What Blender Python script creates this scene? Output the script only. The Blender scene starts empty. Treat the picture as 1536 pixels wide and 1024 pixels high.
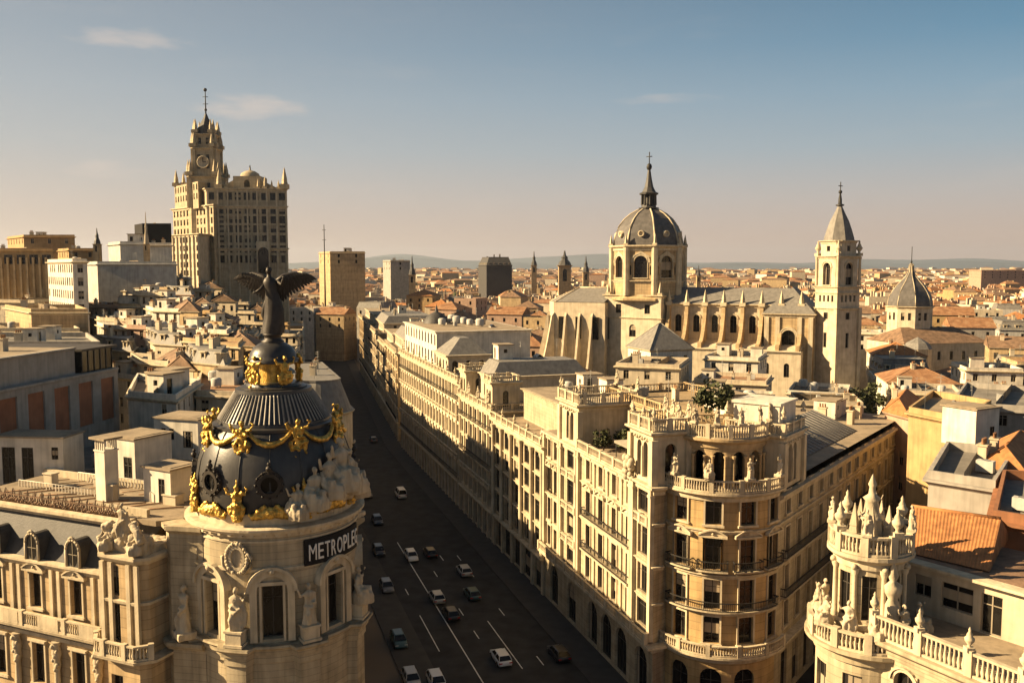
import bpy, bmesh, math, random
from math import sin, cos, pi, radians, atan2, hypot, sqrt, asin, atan
from mathutils import Vector, Matrix

SC = bpy.context.scene
COL = SC.collection
# ------------------------------------------------------------------ camera, sky, sun
FPX, HORIZON, CAMZ = 1330.0, 400.0, 50.0
PITCH = atan((512 - HORIZON) / FPX)
cd = bpy.data.cameras.new('camera'); cam = bpy.data.objects.new('camera', cd); COL.objects.link(cam)
cam.location = (0, 0, CAMZ); cam.rotation_euler = (pi / 2 - PITCH, 0, 0)
cd.sensor_width = 36.0; cd.lens = 36.0 * FPX / 1536.0; cd.clip_start = 0.5; cd.clip_end = 90000
SC.camera = cam
SC.view_settings.view_transform = 'Standard'; SC.view_settings.look = 'None'
SC.view_settings.exposure = 1.75; SC.view_settings.gamma = 1.0
SC.cycles.max_bounces = 5; SC.cycles.diffuse_bounces = 3; SC.cycles.glossy_bounces = 2
SC.cycles.volume_bounces = 0; SC.cycles.transparent_max_bounces = 4
SC.cycles.use_denoising = True

SUN_EL, SUN_BETA = radians(27), radians(-1)      # the sun stands to the left and a little ahead
sd = Vector((-cos(SUN_BETA) * cos(SUN_EL), sin(SUN_BETA) * cos(SUN_EL), sin(SUN_EL)))
sl = bpy.data.lights.new('sun', 'SUN'); sl.energy = 5.0; sl.angle = radians(0.5); sl.color = (1.0, 0.745, 0.42)
so = bpy.data.objects.new('sun', sl); COL.objects.link(so); so.location = (-200, 0, 200)
so.rotation_euler = sd.to_track_quat('Z', 'Y').to_euler()

W = bpy.data.worlds.new('World'); SC.world = W; W.use_nodes = True
wn, wl = W.node_tree.nodes, W.node_tree.links; wn.clear()
def N(nt, t, **k):
    n = nt.nodes.new(t)
    for a, b in k.items(): setattr(n, a, b)
    return n
wt = W.node_tree
sky = N(wt, 'ShaderNodeTexSky', sky_type='NISHITA'); sky.sun_disc = False
sky.sun_elevation = SUN_EL; sky.sun_rotation = atan2(sd.x, sd.y); sky.dust_density = 3.0; sky.air_density = 1.0; sky.ozone_density = 1.5
geo = N(wt, 'ShaderNodeTexCoord'); sep = N(wt, 'ShaderNodeSeparateXYZ'); wl.new(geo.outputs['Generated'], sep.inputs[0])
ramp = N(wt, 'ShaderNodeValToRGB'); wl.new(sep.outputs['Z'], ramp.inputs[0])
def setramp(r, pts):
    e = r.color_ramp.elements
    while len(e) > 1: e.remove(e[-1])
    e[0].position = pts[0][0]; e[0].color = (*pts[0][1], 1)
    for p, c in pts[1:]:
        x = e.new(p); x.color = (*c, 1)
# evening air: dusty peach at the horizon turning blue above
setramp(ramp, [(0.0, (.178, .128, .098)), (.03, (.172, .128, .102)), (.075, (.140, .129, .121)), (.125, (.094, .119, .134)), (.18, (.060, .100, .130)), (.23, (.030, .075, .113)), (.29, (.014, .053, .090)), (.45, (.012, .036, .060)), (1.0, (.008, .019, .034))])
# a little brighter on the sun's side
dotn = N(wt, 'ShaderNodeVectorMath', operation='DOT_PRODUCT'); wl.new(geo.outputs['Generated'], dotn.inputs[0]); dotn.inputs[1].default_value = (-.95, .3, .05)
mr = N(wt, 'ShaderNodeMapRange'); wl.new(dotn.outputs['Value'], mr.inputs[0])
mr.inputs[1].default_value = -.3; mr.inputs[2].default_value = .75; mr.inputs[3].default_value = 0; mr.inputs[4].default_value = 1
warm = N(wt, 'ShaderNodeMix', data_type='RGBA'); warm.blend_type = 'MIX'
fm = N(wt, 'ShaderNodeMath', operation='MULTIPLY'); wl.new(mr.outputs[0], fm.inputs[0]); fm.inputs[1].default_value = .38
wl.new(fm.outputs[0], warm.inputs[0]); wl.new(ramp.outputs[0], warm.inputs[6]); warm.inputs[7].default_value = (.185, .150, .122, 1)
# thin cloud wisps
mp = N(wt, 'ShaderNodeMapping'); mp.inputs['Scale'].default_value = (5, 5, 24); wl.new(geo.outputs['Generated'], mp.inputs[0])
nz = N(wt, 'ShaderNodeTexNoise'); nz.inputs['Scale'].default_value = 1.5; nz.inputs['Detail'].default_value = 6; wl.new(mp.outputs[0], nz.inputs[0])
cr = N(wt, 'ShaderNodeMapRange'); wl.new(nz.outputs[0], cr.inputs[0]); cr.inputs[1].default_value = .6; cr.inputs[2].default_value = .9; cr.inputs[4].default_value = .1
cl = N(wt, 'ShaderNodeMix', data_type='RGBA'); wl.new(cr.outputs[0], cl.inputs[0]); wl.new(warm.outputs[2], cl.inputs[6]); cl.inputs[7].default_value = (.235, .19, .155, 1)
def wisp(prev, az, el, w, h, amt):
    c = Vector((sin(az) * cos(el), cos(az) * cos(el), sin(el))); r_ = Vector((cos(az), -sin(az), 0)); u_ = r_.cross(c).normalized()
    sq_ = []
    for v, k in ((r_, w), (u_, h)):
        d = N(wt, 'ShaderNodeVectorMath', operation='DOT_PRODUCT'); wl.new(geo.outputs['Generated'], d.inputs[0]); d.inputs[1].default_value = v - c * 0
        o_ = N(wt, 'ShaderNodeMath', operation='SUBTRACT'); wl.new(d.outputs['Value'], o_.inputs[0]); o_.inputs[1].default_value = v.dot(c)
        m_ = N(wt, 'ShaderNodeMath', operation='MULTIPLY'); wl.new(o_.outputs[0], m_.inputs[0]); m_.inputs[1].default_value = 1 / k
        p_ = N(wt, 'ShaderNodeMath', operation='MULTIPLY'); wl.new(m_.outputs[0], p_.inputs[0]); wl.new(m_.outputs[0], p_.inputs[1]); sq_.append(p_)
    ad = N(wt, 'ShaderNodeMath', operation='ADD'); wl.new(sq_[0].outputs[0], ad.inputs[0]); wl.new(sq_[1].outputs[0], ad.inputs[1])
    mp2 = N(wt, 'ShaderNodeMapping'); mp2.inputs['Scale'].default_value = (16, 16, 60); wl.new(geo.outputs['Generated'], mp2.inputs[0])
    n_ = N(wt, 'ShaderNodeTexNoise'); n_.inputs['Scale'].default_value = 1.6; n_.inputs['Detail'].default_value = 5; wl.new(mp2.outputs[0], n_.inputs[0])
    m3 = N(wt, 'ShaderNodeMath', operation='MULTIPLY_ADD'); wl.new(n_.outputs[0], m3.inputs[0]); m3.inputs[1].default_value = -3.2; ad2 = N(wt, 'ShaderNodeMath', operation='ADD'); wl.new(ad.outputs[0], ad2.inputs[0]); ad2.inputs[1].default_value = .55; wl.new(ad2.outputs[0], m3.inputs[2])
    r2 = N(wt, 'ShaderNodeMapRange', interpolation_type='SMOOTHSTEP'); wl.new(m3.outputs[0], r2.inputs[0]); r2.inputs[1].default_value = .1; r2.inputs[2].default_value = -1.6; r2.inputs[3].default_value = 0; r2.inputs[4].default_value = amt
    x = N(wt, 'ShaderNodeMix', data_type='RGBA'); wl.new(r2.outputs[0], x.inputs[0]); wl.new(prev.outputs[2], x.inputs[6]); x.inputs[7].default_value = (.215, .175, .145, 1); return x
for az, el, w, h, amt in ((-22.4, 12.9, .06, .013, .42), (-16.2, 9.6, .06, .014, .5), (-24.5, 5.6, .05, .009, .3), (9.5, 10.3, .06, .006, .25)):
    cl = wisp(cl, radians(az), radians(el), w, h, amt)
sm = N(wt, 'ShaderNodeMix', data_type='RGBA'); sm.blend_type = 'ADD'; sm.inputs[0].default_value = .003
wl.new(cl.outputs[2], sm.inputs[6]); wl.new(sky.outputs[0], sm.inputs[7])
bg = N(wt, 'ShaderNodeBackground'); bg.inputs[1].default_value = 1.0; wl.new(sm.outputs[2], bg.inputs[0])
wo = N(wt, 'ShaderNodeOutputWorld'); wl.new(bg.outputs[0], wo.inputs[0])

# ------------------------------------------------------------------ helpers
R = random.Random(7)
def ray(px, py):
    xc, yc = (px - 768) / FPX, (512 - py) / FPX
    return Vector((xc, cos(PITCH) + yc * sin(PITCH), -sin(PITCH) + yc * cos(PITCH)))
def at(px, py, Y):
    d = ray(px, py); k = Y / d.y
    return Vector((d.x * k, Y, CAMZ + d.z * k))
def zat(py, Y): return at(768, py, Y).z
def proj(p):
    v = Vector(p) - Vector((0, 0, CAMZ))
    f = v.y * cos(PITCH) - v.z * sin(PITCH); u = v.y * sin(PITCH) + v.z * cos(PITCH)
    return (768 + FPX * v.x / f, 512 - FPX * u / f)

def mat(name, col, rough=.85, var=.18, scale=.6, bump=.15, metal=0.0, spec=.3, streak=.22, col2=None, fine=9.0, courses=0.0):
    col = tuple(c * .82 for c in col); col2 = col2 and tuple(c * .82 for c in col2)
    m = bpy.data.materials.new(name); m.use_nodes = True; nt = m.node_tree; nt.nodes.clear()
    out = N(nt, 'ShaderNodeOutputMaterial'); b = N(nt, 'ShaderNodeBsdfPrincipled'); nt.links.new(b.outputs[0], out.inputs[0])
    g = N(nt, 'ShaderNodeNewGeometry')
    n1 = N(nt, 'ShaderNodeTexNoise'); n1.inputs['Scale'].default_value = scale; n1.inputs['Detail'].default_value = 5
    nt.links.new(g.outputs['Position'], n1.inputs['Vector'])
    r = N(nt, 'ShaderNodeValToRGB'); nt.links.new(n1.outputs[0], r.inputs[0])
    c2 = col2 or tuple(min(1, c * (1 + var)) for c in col)
    setramp(r, [(.3, tuple(c * (1 - var) for c in col)), (.5, col), (.72, c2)])
    mp = N(nt, 'ShaderNodeMapping'); mp.inputs['Scale'].default_value = (1.6, 1.6, .12); nt.links.new(g.outputs['Position'], mp.inputs[0])
    n2 = N(nt, 'ShaderNodeTexNoise'); n2.inputs['Scale'].default_value = 1.3; n2.inputs['Detail'].default_value = 4; nt.links.new(mp.outputs[0], n2.inputs['Vector'])
    mr = N(nt, 'ShaderNodeMapRange'); nt.links.new(n2.outputs[0], mr.inputs[0]); mr.inputs[1].default_value = .42; mr.inputs[2].default_value = .72
    mr.inputs[3].default_value = 1.0; mr.inputs[4].default_value = 1.0 - streak
    mx = N(nt, 'ShaderNodeMix', data_type='RGBA'); mx.blend_type = 'MULTIPLY'; mx.inputs[0].default_value = 1
    nt.links.new(r.outputs[0], mx.inputs[6]); nt.links.new(mr.outputs[0], mx.inputs[7]); colout = mx.outputs[2]
    if courses:   # ashlar: mortar joints between the stone courses
        sx = N(nt, 'ShaderNodeSeparateXYZ'); nt.links.new(g.outputs['Position'], sx.inputs[0])
        md = N(nt, 'ShaderNodeMath', operation='MULTIPLY'); nt.links.new(sx.outputs[2], md.inputs[0]); md.inputs[1].default_value = 1 / courses
        fr = N(nt, 'ShaderNodeMath', operation='FRACT'); nt.links.new(md.outputs[0], fr.inputs[0])
        lt = N(nt, 'ShaderNodeMath', operation='LESS_THAN'); nt.links.new(fr.outputs[0], lt.inputs[0]); lt.inputs[1].default_value = .09
        fl = N(nt, 'ShaderNodeMath', operation='FLOOR'); nt.links.new(md.outputs[0], fl.inputs[0])
        wn_ = N(nt, 'ShaderNodeTexWhiteNoise', noise_dimensions='1D'); nt.links.new(fl.outputs[0], wn_.inputs['W'])
        rw = N(nt, 'ShaderNodeMapRange'); nt.links.new(wn_.outputs['Value'], rw.inputs[0]); rw.inputs[3].default_value = .9; rw.inputs[4].default_value = 1.07
        sb = N(nt, 'ShaderNodeMath', operation='MULTIPLY_ADD'); nt.links.new(lt.outputs[0], sb.inputs[0]); sb.inputs[1].default_value = -.26; nt.links.new(rw.outputs[0], sb.inputs[2])
        m2 = N(nt, 'ShaderNodeMix', data_type='RGBA'); m2.blend_type = 'MULTIPLY'; m2.inputs[0].default_value = 1; nt.links.new(colout, m2.inputs[6]); nt.links.new(sb.outputs[0], m2.inputs[7]); colout = m2.outputs[2]
    nt.links.new(colout, b.inputs['Base Color'])
    b.inputs['Roughness'].default_value = rough; b.inputs['Metallic'].default_value = metal; b.inputs['Specular IOR Level'].default_value = spec
    if bump:
        n3 = N(nt, 'ShaderNodeTexNoise'); n3.inputs['Scale'].default_value = fine; n3.inputs['Detail'].default_value = 3
        nt.links.new(g.outputs['Position'], n3.inputs['Vector'])
        bp = N(nt, 'ShaderNodeBump'); bp.inputs['Strength'].default_value = bump; bp.inputs['Distance'].default_value = .06
        nt.links.new(n3.outputs[0], bp.inputs['Height']); nt.links.new(bp.outputs[0], b.inputs['Normal'])
    return m
M = {}
M['stone'] = mat('limestone', (.46, .375, .245), col2=(.53, .44, .30), streak=.34, courses=.62)
M['trim'] = mat('carved_limestone', (.56, .465, .32), streak=.3, bump=.35, fine=5)
M['sculpt'] = mat('weathered_sculpture_stone', (.50, .415, .29), bump=.5, fine=4, streak=.4)
M['buff'] = mat('buff_plaster', (.48, .345, .19), streak=.3, courses=.9)
M['ochrebuff'] = mat('tower_ochre_stone', (.48, .325, .15), streak=.3, courses=.9)
M['cream'] = mat('cream_plaster', (.55, .46, .33))
M['white'] = mat('white_render', (.66, .60, .50), streak=.25)
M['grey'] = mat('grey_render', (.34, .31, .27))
M['pale_grey'] = mat('pale_grey_render', (.46, .44, .40))
M['ochre'] = mat('ochre_plaster', (.42, .28, .13))
M['pink'] = mat('pink_plaster', (.42, .28, .20))
M['brick'] = mat('red_brick', (.28, .125, .06), fine=14)
M['brickpanel'] = mat('brown_brick_panel', (.32, .13, .065), streak=.15)
M['tile'] = mat('terracotta_tile', (.29, .145, .07), var=.4, scale=.5, bump=.6, fine=5, col2=(.36, .22, .12))
M['oldtile'] = mat('weathered_tile', (.21, .13, .08), var=.4, scale=.7, bump=.5, fine=5)
M['orange'] = mat('orange_tile', (.38, .165, .06), var=.3, scale=1.2, bump=.5, fine=5)
M['deck'] = mat('roof_deck', (.30, .235, .16), var=.25, scale=.35)
M['reddeck'] = mat('red_roof_deck', (.30, .17, .095), var=.3, scale=.4)
M['greydeck'] = mat('grey_roof_deck', (.2, .18, .155), var=.25, scale=.4)
M['slate'] = mat('slate', (.065, .06, .056), rough=.6, var=.25, scale=1.2, bump=.3, fine=6)
M['slatel'] = mat('pale_slate', (.20, .185, .165), rough=.65, var=.2, scale=1.0, bump=.3, fine=6)
M['lead'] = mat('dome_slate', (.042, .039, .037), rough=.4, var=.22, scale=1.4, bump=.2, fine=7, spec=.4)
M['domeslate'] = mat('cathedral_slate', (.115, .105, .098), rough=.55, var=.25, scale=.8, bump=.25, fine=4)
M['skirt'] = mat('lead_ribs', (.26, .235, .20), rough=.5, var=.25, scale=2, bump=.1)
M['gold'] = mat('gilding', (.66, .42, .10), rough=.46, var=.45, scale=3.5, metal=.8, bump=.9, fine=7, streak=.55)
M['bronze'] = mat('dark_bronze', (.045, .038, .033), rough=.5, var=.25, scale=2, metal=.35, bump=.3, fine=4)
M['iron'] = mat('wrought_iron', (.03, .028, .026), rough=.6, var=.1, bump=0)
M['metal'] = mat('grey_metal', (.28, .27, .25), rough=.5, var=.15, metal=.3)
M['frame'] = mat('window_joinery', (.30, .25, .18), rough=.6, var=.1, bump=0)
M['darkframe'] = mat('dark_joinery', (.06, .05, .04), rough=.6, var=.1, bump=0)
M['glass'] = mat('window_glass', (.012, .011, .010), rough=.12, var=.3, bump=0, spec=.3, streak=0)
M['blind'] = mat('window_blind', (.36, .29, .2), rough=.8, var=.15, bump=0)
M['asphalt'] = mat('asphalt', (.024, .024, .025), rough=.85, var=.5, scale=.4, bump=.2, streak=0)
M['paving'] = mat('paving', (.05, .046, .042), var=.2, streak=0)
M['paint'] = mat('road_paint', (.7, .68, .62), var=.2, scale=1.5, streak=0)
M['ground'] = mat('ground', (.15, .115, .08), var=.4, scale=.02, bump=0, streak=0)
M['leaf'] = mat('foliage', (.055, .06, .022), var=.5, scale=1.2, bump=0, streak=0)
M['bark'] = mat('bark', (.07, .05, .035))
M['hill'] = mat('haze_blue_scrub', (.06, .08, .095), var=.35, scale=.0008, bump=0, streak=0)  # scrub colour pushed to blue, aerial haze put into the base colour
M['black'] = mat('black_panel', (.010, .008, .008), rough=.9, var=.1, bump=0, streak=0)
M['letter'] = mat('sign_lettering', (.75, .72, .66), var=.05, bump=0, streak=0)
M['red'] = mat('red_sign', (.45, .05, .03), var=.1, bump=0, streak=0)
M['rubber'] = mat('tyre_rubber', (.02, .02, .02), var=.1, bump=0, streak=0)
M['lamp'] = mat('lamp_glass', (.7, .68, .62), rough=.2, var=.05, bump=0, streak=0)
M['tail'] = mat('tail_glass', (.4, .02, .02), rough=.2, var=.05, bump=0, streak=0)
M['awning'] = mat('canvas', (.30, .26, .2), var=.15)

def tag(o, label=None, cat=None, group=None, kind=None):
    if label: o['label'] = label
    if cat: o['category'] = cat
    if group: o['group'] = group
    if kind: o['kind'] = kind
    return o
def thing(name, label, cat, loc=(0, 0, 0), rot=0.0, group=None):
    o = bpy.data.objects.new(name, None); COL.objects.link(o); o.empty_display_size = .5
    o.matrix_basis = Matrix.Translation(loc) @ Matrix.Rotation(rot, 4, 'Z')
    return tag(o, label, cat, group)
def inst(name, mesh, parent, mw):
    o = bpy.data.objects.new(name, mesh); COL.objects.link(o)
    if parent: o.parent = parent
    o.matrix_basis = mw
    return o
def TR(x, y, z, a=0.0, s=1.0): return Matrix.Translation((x, y, z)) @ Matrix.Rotation(a, 4, 'Z') @ Matrix.Diagonal((*((s,) * 3 if not hasattr(s, '__len__') else s), 1))

class MB:
    def __init__(s): s.v = []; s.f = []; s.m = []; s.s = []
    def add(s, vs, fs, mi=0, sm=False, T=None):
        o = len(s.v)
        s.v += [tuple(T @ Vector(v)) if T else tuple(v) for v in vs]
        for f in fs: s.f.append([i + o for i in f]); s.m.append(mi); s.s.append(sm)
    def poly(s, vs, mi=0): s.add(vs, [list(range(len(vs)))], mi)
    def box(s, x0, x1, y0, y1, z0, z1, mi=0, T=None):
        vs = [(x, y, z) for z in (z0, z1) for y in (y0, y1) for x in (x0, x1)]
        s.add(vs, [(0, 2, 3, 1), (4, 5, 7, 6), (0, 1, 5, 4), (2, 6, 7, 3), (0, 4, 6, 2), (1, 3, 7, 5)], mi, False, T)
    def prism(s, pl, z0, z1, mi=0, T=None, bot=True):
        n = len(pl); vs = [(*p, z0) for p in pl] + [(*p, z1) for p in pl]
        fs = [(i, (i + 1) % n, n + (i + 1) % n, n + i) for i in range(n)] + [tuple(range(n, 2 * n))]
        if bot: fs.append(tuple(range(n - 1, -1, -1)))
        s.add(vs, fs, mi, False, T)
    def lathe(s, prof, n=16, cx=0, cy=0, a0=0.0, a1=2 * pi, mi=0, sm=True, T=None, ex=1.0, ey=1.0, fold=0, fn=7):
        full = abs(a1 - a0 - 2 * pi) < 1e-6; k = n if full else n + 1; vs = []
        for j, (r, z) in enumerate(prof):
            for i in range(k):
                a = a0 + (a1 - a0) * i / n; q = r * (1 + fold * sin(fn * a + j * .35))
                vs.append((cx + q * ex * cos(a), cy + q * ey * sin(a), z))
        fs = []
        for j in range(len(prof) - 1):
            for i in range(n):
                a, b = j * k + i, j * k + (i + 1) % k
                fs.append((a, b, b + k, a + k))
        s.add(vs, fs, mi, sm, T)
        if full and prof[0][0] > 1e-4: s.add(vs[:k], [tuple(range(k - 1, -1, -1))], mi, False, T)
        if full and prof[-1][0] > 1e-4: s.add(vs[-k:], [tuple(range(k))], mi, False, T)
    def tube(s, pts, rad, n=6, mi=0, sm=True, T=None):
        P = [Vector(p) for p in pts]; rs = rad if hasattr(rad, '__len__') else [rad] * len(P); vs = []; k = len(P)
        for i, p in enumerate(P):
            d = (P[min(i + 1, k - 1)] - P[max(i - 1, 0)]).normalized()
            up = Vector((0, 0, 1)) if abs(d.z) < .9 else Vector((1, 0, 0))
            a = d.cross(up).normalized(); b = d.cross(a)
            for j in range(n):
                t = 2 * pi * j / n; vs.append(tuple(p + (a * cos(t) + b * sin(t)) * rs[i]))
        fs = [(i * n + j, i * n + n + j, i * n + n + (j + 1) % n, i * n + (j + 1) % n) for i in range(k - 1) for j in range(n)]
        fs += [tuple(range(n)), tuple(range((k - 1) * n + n - 1, (k - 1) * n - 1, -1))]
        s.add(vs, fs, mi, sm, T)
    def ball(s, c, r, mi=0, n=8, ex=1, ey=1, ez=1, T=None):
        prof = [(r * sin(pi * i / 6), -r * ez * cos(pi * i / 6)) for i in range(7)]
        prof[0] = (1e-5, prof[0][1]); prof[-1] = (1e-5, prof[-1][1])
        T2 = Matrix.Translation(c); s.lathe(prof, n, mi=mi, T=(T @ T2) if T else T2, ex=ex, ey=ey)
    def sweep(s, path, prof, closed=False, mi=0, T=None):
        off = lambda d: offset(path, d, closed)
        rows = [[(*p, z) for p in off(d)] for d, z in prof]; n = len(path); vs = [v for r in rows for v in r]; fs = []
        m = n if closed else n - 1
        for j in range(len(prof) - 1):
            for i in range(m):
                a, b = j * n + i, j * n + (i + 1) % n
                fs.append((a, b, b + n, a + n))
        s.add(vs, fs, mi, False, T)
        if not closed:
            for i in (0, n - 1):
                q = [rows[j][i] for j in range(len(prof))]
                if len(q) > 2: s.add(q, [tuple(range(len(q)))], mi, False, T)
    def wall(s, path, z0, z1, ops=(), depth=.3, closed=False, mi=0, T=None, back=None):
        pp = list(path) + ([path[0]] if closed else []); cu = [0.0]
        for i in range(len(pp) - 1): cu.append(cu[-1] + hypot(pp[i + 1][0] - pp[i][0], pp[i + 1][1] - pp[i][1]))
        def pt(u):
            i = 0
            while i < len(cu) - 2 and u > cu[i + 1] + 1e-6: i += 1
            t = (u - cu[i]) / max(1e-9, cu[i + 1] - cu[i]); a, b = pp[i], pp[i + 1]
            return (a[0] + (b[0] - a[0]) * t, a[1] + (b[1] - a[1]) * t)
        br = set(round(c, 4) for c in cu); res = []
        OP = []
        for uc, w, zb, zt, *rest in ops:
            arch = bool(rest and rest[0]); u0, u1 = uc - w / 2, uc + w / 2
            if u0 < .02 or u1 > cu[-1] - .02: continue
            OP.append((round(u0, 4), round(u1, 4), zb, zt, arch)); br.add(round(u0, 4)); br.add(round(u1, 4))
        bs = sorted(br); bs = [b for i, b in enumerate(bs) if i == 0 or b - bs[i - 1] > 1e-3]
        for a, b in zip(bs, bs[1:]):
            mid = (a + b) / 2; cut = sorted((o[2], o[3]) for o in OP if o[0] < mid < o[1])
            pa, pb = pt(a), pt(b); z = z0
            for c0, c1 in cut + [(z1, z1)]:
                if c0 > z + 1e-4: s.add([(*pa, z), (*pb, z), (*pb, c0), (*pa, c0)], [(0, 1, 2, 3)], mi, False, T)
                z = max(z, c1)
        for u0, u1, zb, zt, arch in OP:
            A, B = pt(u0), pt(u1); L = hypot(B[0] - A[0], B[1] - A[1]); dx, dy = (B[0] - A[0]) / L, (B[1] - A[1]) / L; nx, ny = dy, -dx
            I = lambda p: (p[0] - nx * depth, p[1] - ny * depth)
            row = [u0] + [b for b in bs if u0 + 1e-3 < b < u1 - 1e-3] + [u1]; pr = [pt(u) for u in row]
            A2, B2 = I(A), I(B)
            s.add([(*A, zb), (*A, zt), (*A2, zt), (*A2, zb)], [(0, 1, 2, 3)], mi, False, T)
            s.add([(*B, zb), (*B2, zb), (*B2, zt), (*B, zt)], [(0, 1, 2, 3)], mi, False, T)
            for p, q in zip(pr, pr[1:]):
                p2, q2 = I(p), I(q)
                s.add([(*p, zb), (*p2, zb), (*q2, zb), (*q, zb)], [(0, 1, 2, 3)], mi, False, T)
                s.add([(*p, zt), (*q, zt), (*q2, zt), (*p2, zt)], [(0, 1, 2, 3)], mi, False, T)
            if arch:
                r = L / 2; cx, cy = (A[0] + B[0]) / 2, (A[1] + B[1]) / 2; K = 8; zc = zt - min(r, (zt - zb) * .6); rz = zt - zc
                q = [(cx + dx * r * -cos(pi * i / K), cy + dy * r * -cos(pi * i / K), zc + rz * sin(pi * i / K)) for i in range(K + 1)]
                for a, b in zip(q, q[1:]):
                    s.add([a, b, (b[0], b[1], zt), (a[0], a[1], zt)], [(0, 1, 2, 3)], mi, False, T)
                    s.add([a, (a[0] - nx * depth, a[1] - ny * depth, a[2]), (b[0] - nx * depth, b[1] - ny * depth, b[2]), b], [(0, 1, 2, 3)], mi, False, T)
            C = I(((A[0] + B[0]) / 2, (A[1] + B[1]) / 2))
            if back is not None:
                e = .98; s.add([(*I2(A, nx, ny, depth * e), zb), (*I2(B, nx, ny, depth * e), zb), (*I2(B, nx, ny, depth * e), zt), (*I2(A, nx, ny, depth * e), zt)], [(0, 1, 2, 3)], back, False, T)
            res.append((C[0] + nx * .06, C[1] + ny * .06, zb, atan2(nx, -ny), L, zt - zb, arch))
        return res
    def mesh(s, name, mats):
        me = bpy.data.meshes.new(name); me.from_pydata(s.v, [], s.f)
        for m in mats: me.materials.append(m)
        me.polygons.foreach_set('material_index', s.m); me.polygons.foreach_set('use_smooth', s.s); me.update()
        return me
    def build(s, name, mats, parent=None, mw=None, label=None):
        if not hasattr(mats, '__len__'): mats = [mats]
        o = inst(name, s.mesh(name, mats), parent, mw or Matrix.Identity(4))
        if label: o['label'] = label
        return o
def I2(p, nx, ny, d): return (p[0] - nx * d, p[1] - ny * d)
def sculpt(mb, name, mats, voxel=.09, disp=.12, scale=.35):
    """fuse loose masses into one carved surface with an uneven skin"""
    me = mb.mesh(name + '_raw', mats); o = bpy.data.objects.new(name, me); COL.objects.link(o)
    r = o.modifiers.new('remesh', 'REMESH'); r.mode = 'VOXEL'; r.voxel_size = voxel; r.use_smooth_shade = True
    tx = bpy.data.textures.new(name, 'CLOUDS'); tx.noise_scale = scale; tx.noise_depth = 3
    d = o.modifiers.new('carve', 'DISPLACE'); d.texture = tx; d.strength = disp; d.mid_level = .55
    dg = bpy.context.evaluated_depsgraph_get(); ne = bpy.data.meshes.new_from_object(o.evaluated_get(dg)); ne.name = name
    bpy.data.objects.remove(o); bpy.data.meshes.remove(me); ne.materials.clear()
    for m in mats: ne.materials.append(m)
    return ne
def offset(path, d, closed):
    n = len(path); out = []
    for i in range(n):
        a = path[i - 1] if (i > 0 or closed) else None; b = path[i]; c = path[(i + 1) % n] if (i < n - 1 or closed) else None
        ns = []
        for p, q in ((a, b), (b, c)):
            if p is None or q is None: continue
            L = hypot(q[0] - p[0], q[1] - p[1]) or 1e-9; ns.append(((q[1] - p[1]) / L, -(q[0] - p[0]) / L))
        if len(ns) == 1: nx, ny = ns[0]; k = 1
        else:
            nx, ny = ns[0][0] + ns[1][0], ns[0][1] + ns[1][1]; L = hypot(nx, ny) or 1e-9; nx /= L; ny /= L
            k = 1 / max(.35, nx * ns[0][0] + ny * ns[0][1])
        out.append((b[0] + nx * d * k, b[1] + ny * d * k))
    return out
def arc(cx, cy, r, a0, a1, n): return [(cx + r * cos(a0 + (a1 - a0) * i / n), cy + r * sin(a0 + (a1 - a0) * i / n)) for i in range(n + 1)]
def along(path, step, closed=False, end=True):
    pp = list(path) + ([path[0]] if closed else []); out = []
    for a, b in zip(pp, pp[1:]):
        L = hypot(b[0] - a[0], b[1] - a[1]); k = max(1, round(L / step))
        for i in range(k):
            t = i / k; out.append((a[0] + (b[0] - a[0]) * t, a[1] + (b[1] - a[1]) * t, atan2(b[1] - a[1], b[0] - a[0])))
    if end and not closed: out.append((*pp[-1], atan2(pp[-1][1] - pp[-2][1], pp[-1][0] - pp[-2][0])))
    return out
def resample(path, step):
    cu = [0]
    for a, b in zip(path, path[1:]): cu.append(cu[-1] + hypot(b[0] - a[0], b[1] - a[1]))
    k = max(1, round(cu[-1] / step)); out = []
    for j in range(k + 1):
        u = cu[-1] * j / k; i = 0
        while i < len(cu) - 2 and u > cu[i + 1]: i += 1
        t = (u - cu[i]) / max(1e-9, cu[i + 1] - cu[i]); a, b = path[i], path[i + 1]
        out.append((a[0] + (b[0] - a[0]) * t, a[1] + (b[1] - a[1]) * t, atan2(b[1] - a[1], b[0] - a[0])))
    return out

def cornice_prof(z, h, d): return [(.0, z - h), (d * .25, z - h), (d * .3, z - h * .6), (d * .65, z - h * .45), (d, z - h * .25), (d, z), (-.1, z + .03)]
def balustrade(mb, path, z, h=1.0, step=.34, ped=3.0, closed=False, mi=0, r=.095, T=None):
    mb.sweep(path, [(.14, z), (.14, z + .16), (-.14, z + .16), (-.14, z)], closed, mi, T)
    mb.sweep(path, [(-.15, z + h - .16), (.15, z + h - .16), (.17, z + h), (-.17, z + h), (-.15, z + h - .16)], closed, mi, T)
    pts = resample(path + ([path[0]] if closed else []), ped)
    for (x, y, a) in pts:
        T1 = TR(x, y, z, a); mb.box(-.24, .24, -.22, .22, 0, h + .1, mi, T @ T1 if T else T1)
    for (x, y, a) in resample(path + ([path[0]] if closed else []), step):
        mb.lathe([(r * .7, z + .16), (r * 1.25, z + .16 + (h - .32) * .3), (r * .55, z + .16 + (h - .32) * .72), (r * .8, z + h - .16)], 5, x, y, mi=mi, T=T)

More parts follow.
